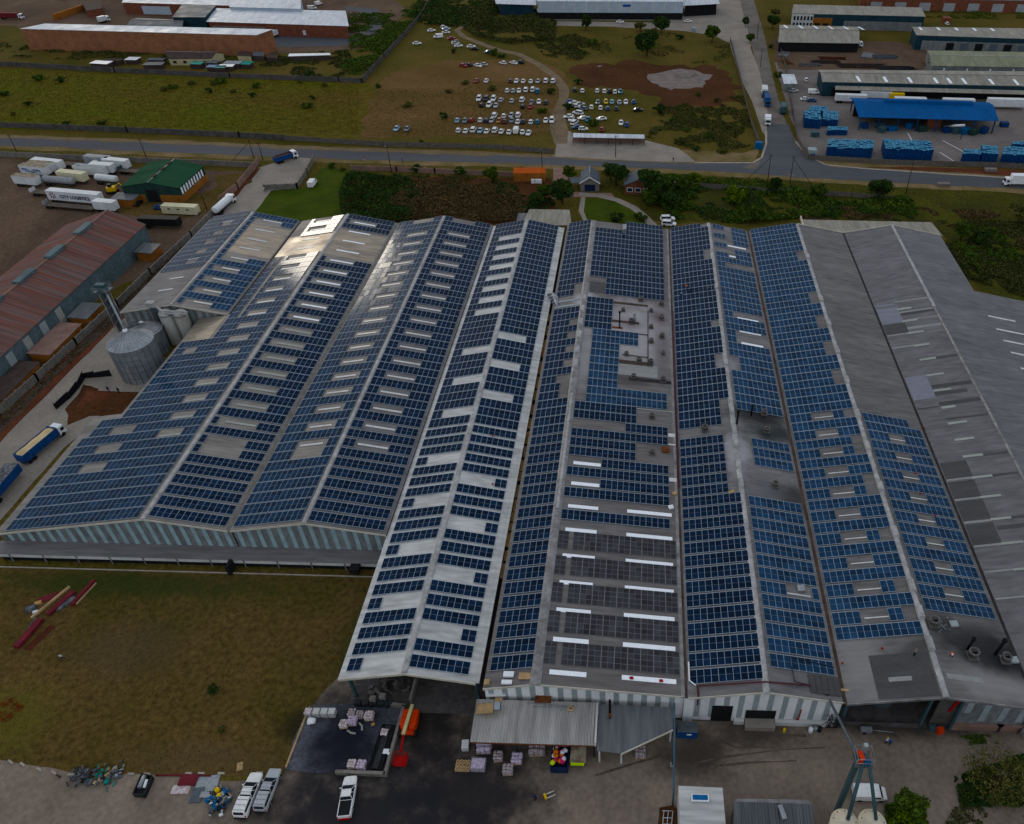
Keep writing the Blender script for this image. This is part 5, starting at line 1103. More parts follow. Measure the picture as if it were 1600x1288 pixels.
t, I, E = shed('small_building', 'small pale flat-roofed hut beside the side road at the depot entrance', 'hut', [(1225, 131), (1246, 131), (1241, 116), (1221, 116)], 3.2, None, 'wall_grey', 'roof_far_white', oh=.2)
# blue-roofed recycling hall
sBZ = 6.0
t = thing('recycling_hall', 'open-sided recycling hall with bright blue roof in the crate yard', 'recycling hall', at(1440, 190))
E = [V(1342, 183, 5.2), V(1561, 189, 5.2), V(1545, 160, 5.2), V(1328, 153, 5.2)]; R0 = (E[0] + E[3]) / 2; R1 = (E[1] + E[2]) / 2; R0 = E[3].lerp(E[0], .35); R1 = E[2].lerp(E[1], .35); R0.z = R1.z = 6.6
MB().slab([E[0], E[1], R1, R0], .15).build('roof_slope', 'roof_blue', t); MB().slab([R0, R1, E[2], E[3]], .15).build('roof_slope', 'roof_blue', t)
a, c = R0.lerp(R1, .22), R0.lerp(R1, .85); MB().hexa([(a.x, a.y - 1.2, 6.5), (c.x, c.y - 1.2, 6.5), (c.x, c.y + 1.2, 6.5), (a.x, a.y + 1.2, 6.5)], [(a.x, a.y - 1, 7.6), (c.x, c.y - 1, 7.6), (c.x, c.y + 1, 7.6), (a.x, a.y + 1, 7.6)]).build('ridge_monitor', 'roof_blue', t)
for i in range(8):
    f = .02 + i * .137
    for A, B in ((E[0], E[1]), (E[3], E[2])): p = A.lerp(B, f); MB().box(p.x - .2, p.x + .2, p.y - .2 + (.6 if A is E[0] else -.6), p.y + .2 + (.6 if A is E[0] else -.6), 0, 5.05).build('column', 'crate_blue', t)
A, B = E[3].lerp(E[0], .3), E[2].lerp(E[1], .3); MB().hexa([(A.x + 1, A.y, 0), (B.x - 1, B.y, 0), (B.x - 1, B.y + .2, 0), (A.x + 1, A.y + .2, 0)], [(A.x + 1, A.y, 5), (B.x - 1, B.y, 5), (B.x - 1, B.y + .2, 5), (A.x + 1, A.y + .2, 5)]).build('rear_wall', 'dark_interior', t)
p = at(1459, 202); tag(MB().cbox((p.x, p.y + 2, 0), 5.5, 2.5, 3.6).build('baler', 'brick_red'), 'red-brown boxy machine under the blue roof edge', 'machine')
cb = thing('conveyor', 'white inclined conveyor rising towards the blue roof', 'conveyor', at(1490, 197)); a = at(1474, 200); c = at(1507, 196, 5.5); MB().tube([a + Vector((0, 0, .6)), c], .45, 4).build('belt', 'white_metal', cb); MB().tube([(c.x, c.y, 0), c], .15, 6).build('leg', 'steel_dark', cb)
for i, q in enumerate([(1350, 200), (1372, 198), (1392, 204), (1440, 205), (1478, 207), (1492, 208), (1506, 209), (1520, 210), (1536, 208), (1378, 206), (1420, 200)]):
    p = at(*q); o = MB().cbox(p, random.uniform(2.6, 4), 2.4, random.uniform(1.4, 2.4), .1 * i, taper=1.05).build('waste_bin', ['crate_blue', 'steel_teal', 'tarp_blue', 'wall_dark_green'][i % 4]); tag(o, 'open waste skip standing before the blue-roofed hall', 'skip', 'skips in front of the blue-roofed hall')
# crate stacks: every stack is one block of pallets crates with uneven top
def crate_stack(quad, zt, label, m0='crate_blue', m1='crate_teal', cell=1.25):
    P = pxs(quad); t = thing('crate_stack', label, 'crate stack', P[0], group='stacks of blue crates')
    u = P[1] - P[0]; v = P[3] - P[0]; nu, nv = max(1, int(u.length / cell)), max(1, int(v.length / cell)); b = MB(); c_ = MB()
    for i in range(nu):
        for j in range(nv):
            a = P[0] + u * (i + .03) / nu + v * (j + .03) / nv; du, dv = u * .94 / nu, v * .94 / nv; h = zt * (1 - .14 * max(0, noise.noise(Vector((i * .45, j * .45, zt)))) - random.choice((0, 0, 0, .04, .07)))
            b.hexa([a, a + du, a + du + dv, a + dv], [p + Vector((0, 0, h)) for p in (a, a + du, a + du + dv, a + dv)], 0, 1)
    b.build('crate', (m0, m1), t)
    return t
crate_stack([(1289, 247), (1361, 249), (1358, 234), (1292, 234)], 4.2, 'tall block of blue crates nearest the junction, third stack counted along the road')
crate_stack([(1380, 249), (1455, 252), (1448, 236), (1376, 234)], 4.2, 'largest block of blue crates beside the main road, with a pale torn top')
crate_stack([(1500, 254), (1529, 255), (1527, 246), (1502, 246)], 3.4, 'narrow stack of plain blue crates right of the white yard lines')
crate_stack([(1531, 254), (1556, 256), (1554, 243), (1529, 242)], 3.8, 'stack of blue crates touching the narrow stack on its right side')
crate_stack([(1561, 256), (1640, 259), (1640, 245), (1565, 243)], 3.6, 'stack of blue crates cut by the right picture edge')
crate_stack([(1577, 240), (1640, 242), (1640, 236), (1577, 235)], 3.6, 'rear stack of blue crates behind the one at the right edge')
crate_stack([(1291, 212), (1323, 212), (1322, 206), (1292, 206)], 2.2, 'low blue crate row between the hall and the crate blocks')
crate_stack([(1255, 200), (1281, 202), (1283, 190), (1254, 187)], 4.0, 'tall blue crate stack behind the fence beside the side road')
crate_stack([(1283, 198), (1308, 199), (1310, 186), (1284, 184)], 3.0, 'loose blue crate heap left of the blue-roofed hall')
crate_stack([(1262, 182), (1292, 183), (1292, 176), (1264, 175)], 2.6, 'rear blue crate row against the depot fence')
for q in ((1273, 213), (1568, 198)):
    p = at(*q); tag(MB().cbox(p, 3, 2.2, 1.8).build('bin', 'steel_teal' if q[0] < 1400 else 'crate_blue'), 'small container bin ' + ('near the fence left of the low blue crates' if q[0] < 1400 else 'at the right end of the blue-roofed hall'), 'bin')
for a, c in (((1418, 208), (1440, 245)), ((1468, 238), (1490, 252)), ((1473, 220), (1510, 240))):
    P = pxs([a, c]); sheet('yard_line', path_strip(P, .3), .05, 'paint_white')
# carport at the forecourt
t = thing('carport', 'long thin pale carport roof on the concrete forecourt at the field gate', 'carport', at(950, 222)); E = [V(895, 214.5, 2.8), V(1007, 216.5, 2.8), V(1007, 210.5, 3.1), V(895, 208, 3.1)]
MB().slab(E, .15).build('roof', 'roof_far_white', t)
for i in range(7): p = E[0].lerp(E[1], i / 6); MB().box(p.x - .1, p.x + .1, p.y + .3, p.y + .5, 0, 2.8).build('post', 'steel_dark', t)
A, B = E[3], E[2]; MB().hexa([(A.x, A.y - .4, 0), (B.x, B.y - .4, 0), (B.x, B.y - .2, 0), (A.x, A.y - .2, 0)], [(A.x, A.y - .4, 1.9), (B.x, B.y - .4, 1.9), (B.x, B.y - .2, 1.9), (A.x, A.y - .2, 1.9)]).build('rear_wall', 'wall_pink', t)
# guard houses
t, I, E = shed('gatehouse', 'small gatehouse with blue slate roof, white gable trim and blue shutter', 'gatehouse', [(905, 287), (938, 287), (936, 270), (908, 268)], 3.0, ('y', 5.2), 'wall_concrete', 'slate', oh=.6)
face_quad(t, 'shutter', I[0], I[1], .22, .78, .2, 2.4, 'container_navy', .08)
for A, B in ((E[0], (E[0] + E[1]) / 2), ((E[0] + E[1]) / 2, E[1])):
    A = A.copy(); B = B.copy(); A.z = 3.0 if A.x != ((E[0] + E[1]) / 2).x else 5.2; B.z = 5.2 if abs(B.x - ((E[0] + E[1]) / 2).x) < .01 else 3.0
    MB().hexa([(A.x, A.y - .12, A.z - .25), (B.x, B.y - .12, B.z - .25), (B.x, B.y - .02, B.z - .25), (A.x, A.y - .02, A.z - .25)], [(A.x, A.y - .12, A.z + .1), (B.x, B.y - .12, B.z + .1), (B.x, B.y - .02, B.z + .1), (A.x, A.y - .02, A.z + .1)]).build('gable_trim', 'white_metal', t)
P = [V(890, 286, 2.6), V(907, 286, 2.6), V(907, 277, 3), V(893, 277, 3)]; MB().slab(P, .15).build('side_roof', 'slate', t)
t, I, E = shed('gatehouse', 'brick office with blue roof and white framed windows half hidden by trees', 'office', [(974, 290), (1020, 292), (1018, 275), (980, 273)], 3.2, ('y', 5.4), 'brick_red', 'slate', oh=.6)
for i in range(3):
    w_ = face_quad(t, 'window', I[0], I[1], .08 + i * .3, .3 + i * .3, .9, 2.4, 'white_metal', .08); face_quad(t, 'window', I[0], I[1], .1 + i * .3, .28 + i * .3, 1.05, 2.25, 'glass_dark', .12)
t, I, E = shed('store_hut', 'orange-red store hut with ribbed grey roof by the road', 'hut', [(802, 271), (852, 271), (853, 262), (802, 262)], 3.0, None, 'brick_orange', 'slate', oh=.1)
MATS['hut_orange'] = mat('hut_orange', (.34, .075, .018), .8, sc=.5, var=.15)
t.children[0].data.materials[0] = MATS['hut_orange']
for i, x in enumerate((833, 839, 844)): p = at(x, 286); o = MB().cbox(p, 1.1, 1.1, 1.2, taper=.95).build('water_tank', 'white_metal'); tag(o, 'white square water tank beside the orange store hut', 'water tank', 'white tanks beside the store hut')
# informal houses along the wall
t, I, E = shed('house', 'L-shaped cream house with dark roof behind the long wall', 'house', [(262, 92), (330, 92), (350, 83), (258, 82)], 3.0, ('x', 4.6), 'plaster_cream', 'tin_brown', oh=.4)
for i in range(4): face_quad(t, 'window', I[0], I[1], .08 + i * .24, .16 + i * .24, .9, 2.0, 'dark_interior')
for k, (q, m_) in enumerate((([(370, 87), (392, 88), (391, 81), (372, 81)], 'tin_brown'), ([(394, 87), (412, 88), (412, 81), (396, 81)], 'scrap'), ([(416, 90), (434, 91), (434, 85), (418, 84)], 'tin_brown'), ([(450, 88), (517, 86), (515, 83), (452, 84)], 'white_metal'))):
    shed('shack', ['cream shack with two dark openings right of the L-shaped house', 'tin-roofed shack between the cream shack and a dark one', 'dark shack at the end of the row of shacks', 'long low white sheet roof among bushes right of the shacks'][k], 'shack', q, 2.4, None, 'plaster_cream' if k < 1 else 'tin_brown', m_, oh=.2)
for k, (x, y, w_, d_, m_, l) in enumerate([(161, 105, 8, 4, 'white_metal', 'low white-roofed shack beside the long wall, leftmost'), (210, 99, 5, 4, 'white_metal', 'white-topped truck box beside the long wall'), (243, 107, 8, 4, 'scrap', 'heap of white scrap against the long wall'),
        (310, 106, 5, 3.5, 'tarp_teal', 'green tarp roof shack, left one'), (334, 111, 4, 3, 'tarp_blue', 'blue tarp roof shack against the wall'), (347, 112, 4, 3, 'tarp_teal', 'green tarp roof shack, right beside the blue one'), (335, 104, 5, 3.5, 'scrap', 'grey tin shack above the blue tarp'), (366, 105, 7, 4, 'trailer_grey', 'larger grey tin shack at the right of the shack cluster'), (356, 110, 6, 3, 'white_metal', 'pale tin sheet shack beside the green tarp'), (388, 106, 4, 4, 'tarp_teal', 'upright teal shack at the right end of the cluster'), (247, 100, 7, 3, 'scrap', 'upper heap of pale scrap near the long wall'), (180, 101, 7, 3, 'tin_brown', 'rusty brown shack left of the white truck box')]):
    p = at(x, y); t = thing('shack', l, 'shack', p); MB().cbox(p, w_, d_, 2.0, .1 * (k % 3 - 1)).build('wall', 'tin_brown', t); MB().cbox((p.x, p.y, 2.03), w_ + .6, d_ + .6, .12, .1 * (k % 3 - 1)).build('roof', m_, t)
# yard materials
for k, (x, y, n, ln, ang, m_, l) in enumerate([(1290, 98, 10, 16, .05, 'plank_dark', 'rust'), (1265, 102, 8, 12, .1, 'scrap', ''), (1355, 88, 12, 10, 1.2, 'galvanised', ''), (1382, 90, 12, 14, .1, 'galvanised_dark', ''), (1345, 104, 14, 26, .03, 'plank_dark', ''), (1400, 108, 12, 20, .02, 'steel_dark', ''), (1225, 86, 9, 9, 1.1, 'galvanised', ''), (1228, 98, 9, 9, 1.9, 'rust', ''), (1300, 92, 8, 14, 0, 'beam_brown', '')]):
    b = MB(); p = at(x, y)
    for i in range(n):
        o_ = (i - n / 2) * .45; d = Vector((math.cos(ang), math.sin(ang), 0)); q = Vector((-d.y, d.x, 0)); c = p + q * o_ + Vector((0, 0, .25 + .2 * (i % 3))); L_ = ln * random.uniform(.7, 1)
        b.tube([c - d * L_ / 2, c + d * L_ / 2], .17, 5)
    tag(b.build('pipe_stack', m_), ['stack of dark bars lying flat left of the middle of the storage yard', 'pile of grey offcuts at the near left of the storage yard', 'bundle of pale pipes pointing away, right of the storage yard', 'wide bundle of pipes right of the pale one', 'long row of dark beams along the near side of the yard', 'dark beams at the near right of the yard', 'small bundle of pale pipes at the far left of the yard', 'rusty bundle of bars below the small pale pipes', 'thin brown beams behind the dark bars'][k], 'pipe stack')
# ---------------------------------------------------------------- vehicles
def ring(x, hw, zb, zt, rb=.12, rt=.12):
    """rounded body section at station x"""
    return [(x, -hw + rb, zb), (x, hw - rb, zb), (x, hw, zb + rb), (x, hw, zt - rt), (x, hw - rt * 1.3, zt), (x, -hw + rt * 1.3, zt), (x, -hw, zt - rt), (x, -hw, zb + rb)]


def wheels_mb(b, xs, hw, r=.33, w_=.22, mi=0, mr=None):
    for x in xs:
        for s in (-1, 1):
            b.tube([(x, s * (hw - w_), r), (x, s * hw, r)], r, 14, mi)
            if mr is not None: b.tube([(x, s * (hw - .01), r), (x, s * (hw + .015), r)], r * .58, 10, mr)


def cabin_mb(b, x0, x1, xt0, xt1, hw, hwt, zb, zt, glass=1, body=0):
    B = [(x0, -hw, zb), (x1, -hw, zb), (x1, hw, zb), (x0, hw, zb)]; T = [(xt0, -hwt, zt), (xt1, -hwt, zt), (xt1, hwt, zt), (xt0, hwt, zt)]
    n = len(b.v); b.v += B + T
    for i in range(4): j = (i + 1) % 4; b.f.append((n + i, n + j, n + 4 + j, n + 4 + i)); b.m.append(glass); b.sm.append(False)
    b.loft([[(xt0 - .02, -hwt + .03, zt - .01), (xt0 - .02, hwt - .03, zt - .01), (xt0 + .05, hwt - .1, zt + .05), (xt0 + .05, -hwt + .1, zt + .05)], [(xt1 + .02, -hwt + .03, zt - .01), (xt1 + .02, hwt - .03, zt - .01), (xt1 - .05, hwt - .1, zt + .05), (xt1 - .05, -hwt + .1, zt + .05)]], body)
    for s in (-1, 1):   # pillars
        for (xb, xt) in ((x0, xt0), (x1, xt1), ((x0 + x1) / 2, (xt0 + xt1) / 2)):
            b.tube([(xb, s * (hw + .005), zb), (xt, s * (hwt + .005), zt)], .045, 4, body)


def car_mesh(kind):
    b = MB()
    if kind == 'sedan':
        b.loft([ring(x, hw, zb, zt) for x, hw, zb, zt in ((-2.15, .70, .38, .86), (-1.95, .82, .28, .96), (-1.2, .86, .24, .98), (0, .87, .24, .96), (1.1, .86, .24, .93), (1.75, .82, .26, .84), (2.1, .68, .36, .72))], 0, sm=False)
        cabin_mb(b, -1.6, 1.05, -1.05, .35, .76, .60, .94, 1.40); wheels_mb(b, (-1.3, 1.35), .87, .32, .2, 2)
    elif kind == 'hatch':
        b.loft([ring(x, hw, zb, zt) for x, hw, zb, zt in ((-1.85, .72, .38, .95), (-1.7, .82, .28, 1.0), (0, .84, .24, .98), (1.05, .83, .24, .94), (1.6, .78, .26, .84), (1.88, .66, .36, .72))], 0)
        cabin_mb(b, -1.75, 1.0, -1.4, .3, .75, .61, .95, 1.45); wheels_mb(b, (-1.2, 1.2), .84, .30, .2, 2)
    elif kind == 'suv':
        b.loft([ring(x, hw, zb, zt) for x, hw, zb, zt in ((-2.25, .82, .45, 1.1), (-2.1, .9, .38, 1.16), (0, .92, .34, 1.14), (1.2, .92, .34, 1.1), (1.9, .88, .38, 1.02), (2.25, .76, .46, .86))], 0)
        cabin_mb(b, -2.1, 1.15, -1.9, .55, .84, .72, 1.1, 1.74); wheels_mb(b, (-1.4, 1.4), .93, .38, .25, 2)
    elif kind == 'van':
        b.loft([ring(x, hw, zb, zt) for x, hw, zb, zt in ((-2.4, .88, .4, 2.0), (-2.3, .94, .34, 2.1), (.9, .94, .34, 2.1), (1.3, .93, .34, 1.95), (1.75, .9, .34, 1.25), (2.35, .85, .36, 1.05), (2.45, .75, .42, .8))], 0)
        b.face([(1.36, -.8, 1.9), (1.78, -.8, 1.28), (1.78, .8, 1.28), (1.36, .8, 1.9)], 1)
        for s in (-1, 1): b.face([(.5, s * .95, 1.3), (1.5, s * .945, 1.3), (1.25, s * .945, 1.8), (.5, s * .95, 1.8)], 1)
        wheels_mb(b, (-1.5, 1.5), .94, .34, .22, 2)
    me = b.build('car_body', ('paint_white', 'glass_dark', 'tyre')); return me


PROTO = {k: car_mesh(k) for k in ('sedan', 'hatch', 'suv', 'van')}
_used = set()


def car(kind, colr, loc, rz, label, group=None, name='parked_car', cat='car'):
    p = PROTO[kind]
    if kind in _used: o = p.copy(); COL.objects.link(o)
    else: o = p; _used.add(kind)
    o.name = name; o.location = loc; o.rotation_euler = (0, 0, rz)
    o.material_slots[0].link = 'OBJECT'; o.material_slots[0].material = M('paint_' + colr)
    return tag(o, label, cat, group)


W, SI, GR, DK, BK, RD, MR, BL, TL, YL, OR, LB = 'white', 'silver', 'grey', 'dark', 'black', 'red', 'maroon', 'blue', 'teal', 'yellow', 'orange', 'lightblue'
ORD = ['leftmost', 'second from left', 'third from left', 'fourth from left', 'fifth from left', 'sixth from left', 'seventh from left', 'eighth from left', 'ninth from left', 'tenth from left', 'eleventh from left', 'twelfth from left', 'thirteenth from left', 'fourteenth from left', 'fifteenth from left']
rowsL = [
    ('in the nearest long row of the dirt field', [(553, 605, W, 's'), (587, 607, W, 's'), (622, 603, W, 'u'), (654, 606, LB, 's'), (685, 608, W, 's'), (722, 605, W, 'u'), (752, 609, W, 's'), (787, 612, W, 's'), (820, 607, W, 'v'), (849, 612, W, 's'), (877, 617, W, 's')], 1.57),
    ('in the second row of the dirt field', [(548, 558, LB, 's'), (583, 560, GR, 's'), (613, 558, RD, 's'), (655, 557, W, 's'), (683, 559, DK, 's'), (707, 559, SI, 's'), (740, 561, OR, 's'), (768, 563, MR, 's'), (800, 559, GR, 's'), (828, 564, W, 's'), (854, 564, DK, 's'), (888, 566, W, 's'), (918, 564, TL, 's'), (957, 559, W, 's'), (985, 560, W, 'u')], 1.57),
    ('in the short row of four just behind the second row', [(720, 536, W, 'u'), (763, 538, W, 's'), (797, 536, SI, 's'), (829, 535, W, 'u')], 1.57),
    ('in the nearer half of the double row in mid field', [(660, 488, BK, 's'), (695, 488, W, 'u'), (726, 490, SI, 's'), (851, 494, BK, 's'), (887, 495, RD, 's')], 1.57),
    ('in the farther half of the double row in mid field', [(648, 459, W, 'u'), (680, 460, DK, 'u'), (715, 460, W, 'u'), (750, 464, SI, 's'), (800, 468, SI, 's'), (848, 464, W, 'u'), (892, 472, GR, 's'), (925, 472, W, 's'), (958, 475, DK, 's')], 1.57),
    ('in the row of seven behind the double row', [(779, 420, W, 's'), (806, 421, SI, 's'), (833, 421, W, 's'), (865, 418, W, 'u'), (897, 416, W, 'u'), (919, 423, TL, 'u')], 1.57),
    ('in the far row by the bending dirt track', [(636, 375, RD, 's'), (682, 374, W, 's'), (793, 375, MR, 's'), (821, 376, W, 's'), (853, 376, W, 's'), (888, 377, W, 's'), (921, 377, SI, 's'), (958, 376, W, 'u'), (991, 377, W, 'u')], 1.57),
    ('in the sparse row above the far row', [(575, 304, RD, 's'), (599, 301, BK, 's'), (643, 304, W, 's'), (668, 298, SI, 's'), (758, 292, W, 's'), (807, 291, W, 's'), (838, 288, BK, 's')], 2.6),
    ('of the two parked alone near the road fence', [(267, 597, LB, 's'), (315, 598, GR, 's')], 1.57),
    ('right of the track in the far row', [(1092, 417, DK, 's'), (1126, 421, W, 's'), (1195, 421, W, 's'), (1228, 423, W, 's'), (1252, 422, BK, 's'), (1277, 426, W, 's'), (1302, 425, TL, 's')], 1.57),
    ('right of the track in the middle row', [(1198, 474, GR, 's'), (1235, 473, YL, 's'), (1263, 472, LB, 's'), (1297, 474, SI, 's'), (1327, 473, W, 's'), (1363, 472, BL, 's')], 1.57),
    ('right of the track in the broken near row', [(1168, 497, W, 's'), (1210, 500, W, 's'), (1243, 503, BL, 's'), (1283, 503, DK, 's')], 1.57),
    ('in the jumbled cluster beside the track', [(1072, 470, BL, 's'), (1092, 492, W, 's'), (1085, 478, W, 's'), (1115, 483, SI, 's'), (1130, 503, GR, 's'), (1105, 525, W, 'u'), (1062, 540, W, 's'), (1075, 552, W, 's'), (1090, 570, W, 'u'), (1127, 548, W, 's'), (1152, 555, TL, 's'), (1100, 590, BL, 's'), (1130, 598, W, 's')], .3),
    ('among the scattered cars at the right side of the field', [(1213, 551, W, 's'), (1216, 600, RD, 's'), (1305, 570, W, 's'), (1332, 577, BL, 's'), (1383, 510, BK, 's')], 1.57),
    ('in the far cluster where the dirt track ends', [(361, 201, W, 's'), (428, 141, W, 's'), (486, 126, W, 's'), (497, 134, LB, 's'), (494, 149, W, 's'), (460, 171, W, 'v'), (521, 178, RD, 's'), (537, 194, GR, 's'), (540, 200, SI, 's'), (553, 212, W, 's'), (612, 215, W, 's'), (627, 226, BK, 's'), (690, 241, BL, 's')], .25)]
KN = {'s': 'sedan', 'u': 'suv', 'v': 'van'}
CN = dict(white='white', silver='silver', grey='grey', dark='dark', black='black', red='red', maroon='dark red', blue='blue', teal='teal', yellow='yellow', orange='gold', lightblue='pale blue')
for where, lst, rz in rowsL:
    lst = sorted(lst)
    for i, (x, y, c, k) in enumerate(lst):
        p = at(530 + x / 2.963, (y + 6) / 2.963); a = rz + random.uniform(-.08, .08)
        if rz in (.3, .25): a = random.choice((.2, 2.8, .5, 3.3, 1.3 if rz == .3 else .1)) + random.uniform(-.2, .2)
        if x in (1213, 1383): a = .25
        kk = KN[k]
        if kk == 'sedan' and random.random() < .4: kk = 'hatch'
        car(kk, c, p, a + (PI if random.random() < .4 else 0), f'{CN[c]} {"van" if k == "v" else "car"}, {ORD[i]} {where}', 'cars parked in the dirt field')
# cars elsewhere
for x, y, k, c, rz, l in [(1043, 344, 'suv', W, .1, 'white estate car on the drive right behind the roofs'), (1045, 352, 'suv', W, -.1, 'white car partly hidden behind the roof edge, nearer of two'),
        (489, 289, 'van', W, 1.6, 'white van parked on the grass beside the entrance drive'), (252, 326, 'sedan', BL, .05, 'blue car beside the green-roofed workshop'), (216, 319, 'sedan', BK, 1.57, 'black car by the dark doorway of the green-roofed workshop'),
        (1271, 146, 'van', W, 0, 'white van at the gate of the long depot'), (1258, 156, 'sedan', W, .1, 'white car beside a blue one near the depot gate'), (1268, 158, 'sedan', BL, -.1, 'blue car next to a white car near the depot gate'),
        (1236, 138, 'sedan', W, 0, 'white car in front of the small hut at the depot entrance'), (1240, 143, 'sedan', SI, .2, 'silver car just in front of the small entrance hut'), (1230, 138, 'sedan', W, 1.5, 'white car at the left of the small entrance hut'), (1259, 126, 'hatch', W, 1.57, 'small white car alone behind the depot gate'),
        (1075, 34, 'sedan', W, .1, 'white car on the pale plaza near the big warehouse'), (1084, 47, 'hatch', LB, 1.57, 'small car at the edge of the plaza beside the round tree'), (1074, 19, 'van', W, .2, 'white van under the right loading canopy at the top'), (969, 35, 'sedan', W, .1, 'white car in front of the huge distribution warehouse'),
        (316, 6, 'sedan', W, .2, 'white car at the top of the brick warehouse yard'), (498, 7, 'van', W, 1.2, 'white van at the top edge, right of the blue-fronted hall'), (488, 14, 'van', W, .3, 'white van just below the top edge beside the loop road'),
        (204, 5, 'sedan', W, .1, 'white car at the upper left in front of the brick hall'), (1479, 38, 'hatch', W, 1.57, 'white car beside a red container at the upper right'), (1272, 75, 'hatch', BK, 1.57, 'black car in front of the lorries at the curved-roof warehouse')]:
    car(k, c, at(x, y + 1), rz, l, cat='van' if k == 'van' else 'car', name='parked_van' if k == 'van' else 'parked_car')


def pickup(loc, rz, label, colr, canopy=False, bars=False):
    t = thing('pickup_truck', label, 'pickup', loc, rz); pm = 'paint_' + colr
    def B(b, n, m_): o = b.build(n, m_); o.parent = t; return o
    b = MB(); b.loft([ring(x, hw, zb, zt, .1, .1) for x, hw, zb, zt in ((-2.62, .84, .5, 1.1), (-2.5, .92, .45, 1.16), (-.6, .93, .42, 1.16), (1.0, .93, .42, 1.12), (1.9, .91, .42, 1.06), (2.45, .84, .46, .98), (2.66, .70, .5, .82))], 0)
    B(b, 'body', pm)
    b = MB(); cabin_mb(b, -.55, 1.35, -.35, .6, .84, .68, 1.13, 1.72, 1, 0); B(b, 'cabin', (pm, 'glass_dark'))
    if canopy:
        b = MB(); b.loft([[(-2.55, -.84, 1.15), (-2.55, .84, 1.15), (-2.42, .74, 1.80), (-2.42, -.74, 1.80)], [(-.6, -.84, 1.15), (-.6, .84, 1.15), (-.6, .72, 1.82), (-.6, -.72, 1.82)]]); cp = B(b, 'canopy', pm)
        b = MB()
        for s in (-1, 1): b.hexa([(-2.3, s * .835, 1.28), (-.75, s * .835, 1.28), (-.75, s * .84, 1.28), (-2.3, s * .84, 1.28)] if s > 0 else [(-2.3, s * .84, 1.28), (-.75, s * .84, 1.28), (-.75, s * .835, 1.28), (-2.3, s * .835, 1.28)], [(-2.25, s * .775, 1.68), (-.75, s * .765, 1.68), (-.75, s * .76, 1.68), (-2.25, s * .77, 1.68)])
        b.hexa([(-2.56, -.66, 1.25), (-2.56, .66, 1.25), (-2.5, .66, 1.25), (-2.5, -.66, 1.25)], [(-2.47, -.6, 1.68), (-2.47, .6, 1.68), (-2.4, .6, 1.68), (-2.4, -.6, 1.68)]); o = b.build('canopy_window', 'glass_dark'); o.parent = cp
        if bars:
            b = MB()
            for x in (-2.2, -1.6, -1.0, -.1, .4): b.tube([(x, -.68, 1.86), (x, .68, 1.86)], .03, 5)
            B(b, 'roof_rack', 'trailer_grey')
    else:
        b = MB().box(-2.5, -.62, -.76, .76, 1.13, 1.172); B(b, 'load_bed', 'plastic_black')
        b = MB(); b.box(-2.56, -.55, -.86, -.78, 1.15, 1.24); b.box(-2.56, -.55, .78, .86, 1.15, 1.24); b.box(-2.6, -2.52, -.86, .86, 1.15, 1.24); B(b, 'bed_rail', pm)
    for x in (-1.55, 1.7):
        for s in (-1, 1):
            wb = MB().tube([(x, s * .72, .38), (x, s * .95, .38)], .38, 16); w_ = B(wb, 'wheel', 'tyre')
            o = MB().tube([(x, s * .951, .38), (x, s * .965, .38)], .22, 10).build('rim', 'rim'); o.parent = w_
    for s in (-1, 1):
        B(MB().cbox((2.5, s * .66, .78), .12, .3, .16), 'headlight', 'chrome_lamp'); B(MB().cbox((-2.6, s * .82, .85), .08, .12, .28), 'tail_light', 'tail_lamp')
        B(MB().cbox((.95, s * 1.0, 1.18), .12, .2, .16), 'wing_mirror', pm)
    B(MB().cbox((2.66, 0, .5), .12, 1.4, .2), 'front_bumper', 'plastic_black'); B(MB().cbox((-2.7, 0, .5), .14, 1.5, .2), 'rear_bumper', 'tail_lamp' if not canopy else 'plastic_black')
    return t


def dir_from(p, q): d = at(*q) - at(*p); return math.atan2(d.y, d.x)


pickup(at(391, 1246), dir_from((381, 1270), (402, 1217)), 'white pickup with long canopy and roof bars, left of the two parked side by side', W, True, True).scale = (1.12, 1.05, 1.05)
pickup(at(421, 1238), dir_from((412, 1263), (432, 1210)), 'silver-grey pickup with canopy, right of the two parked side by side', SI, True, True).scale = (1.08, 1.0, 1.0)
pickup(at(545, 1249), dir_from((541, 1274), (550, 1221)), 'white pickup with open black load bed parked below the concrete tank wall', W).scale = (1.05, 1.0, 1.0)
v_ = car('van', W, at(1357, 1243), 0.0, 'white panel van parked beside the cream silos at bottom right', name='panel_van', cat='van'); v_.scale = (.95, 1.0, .8)


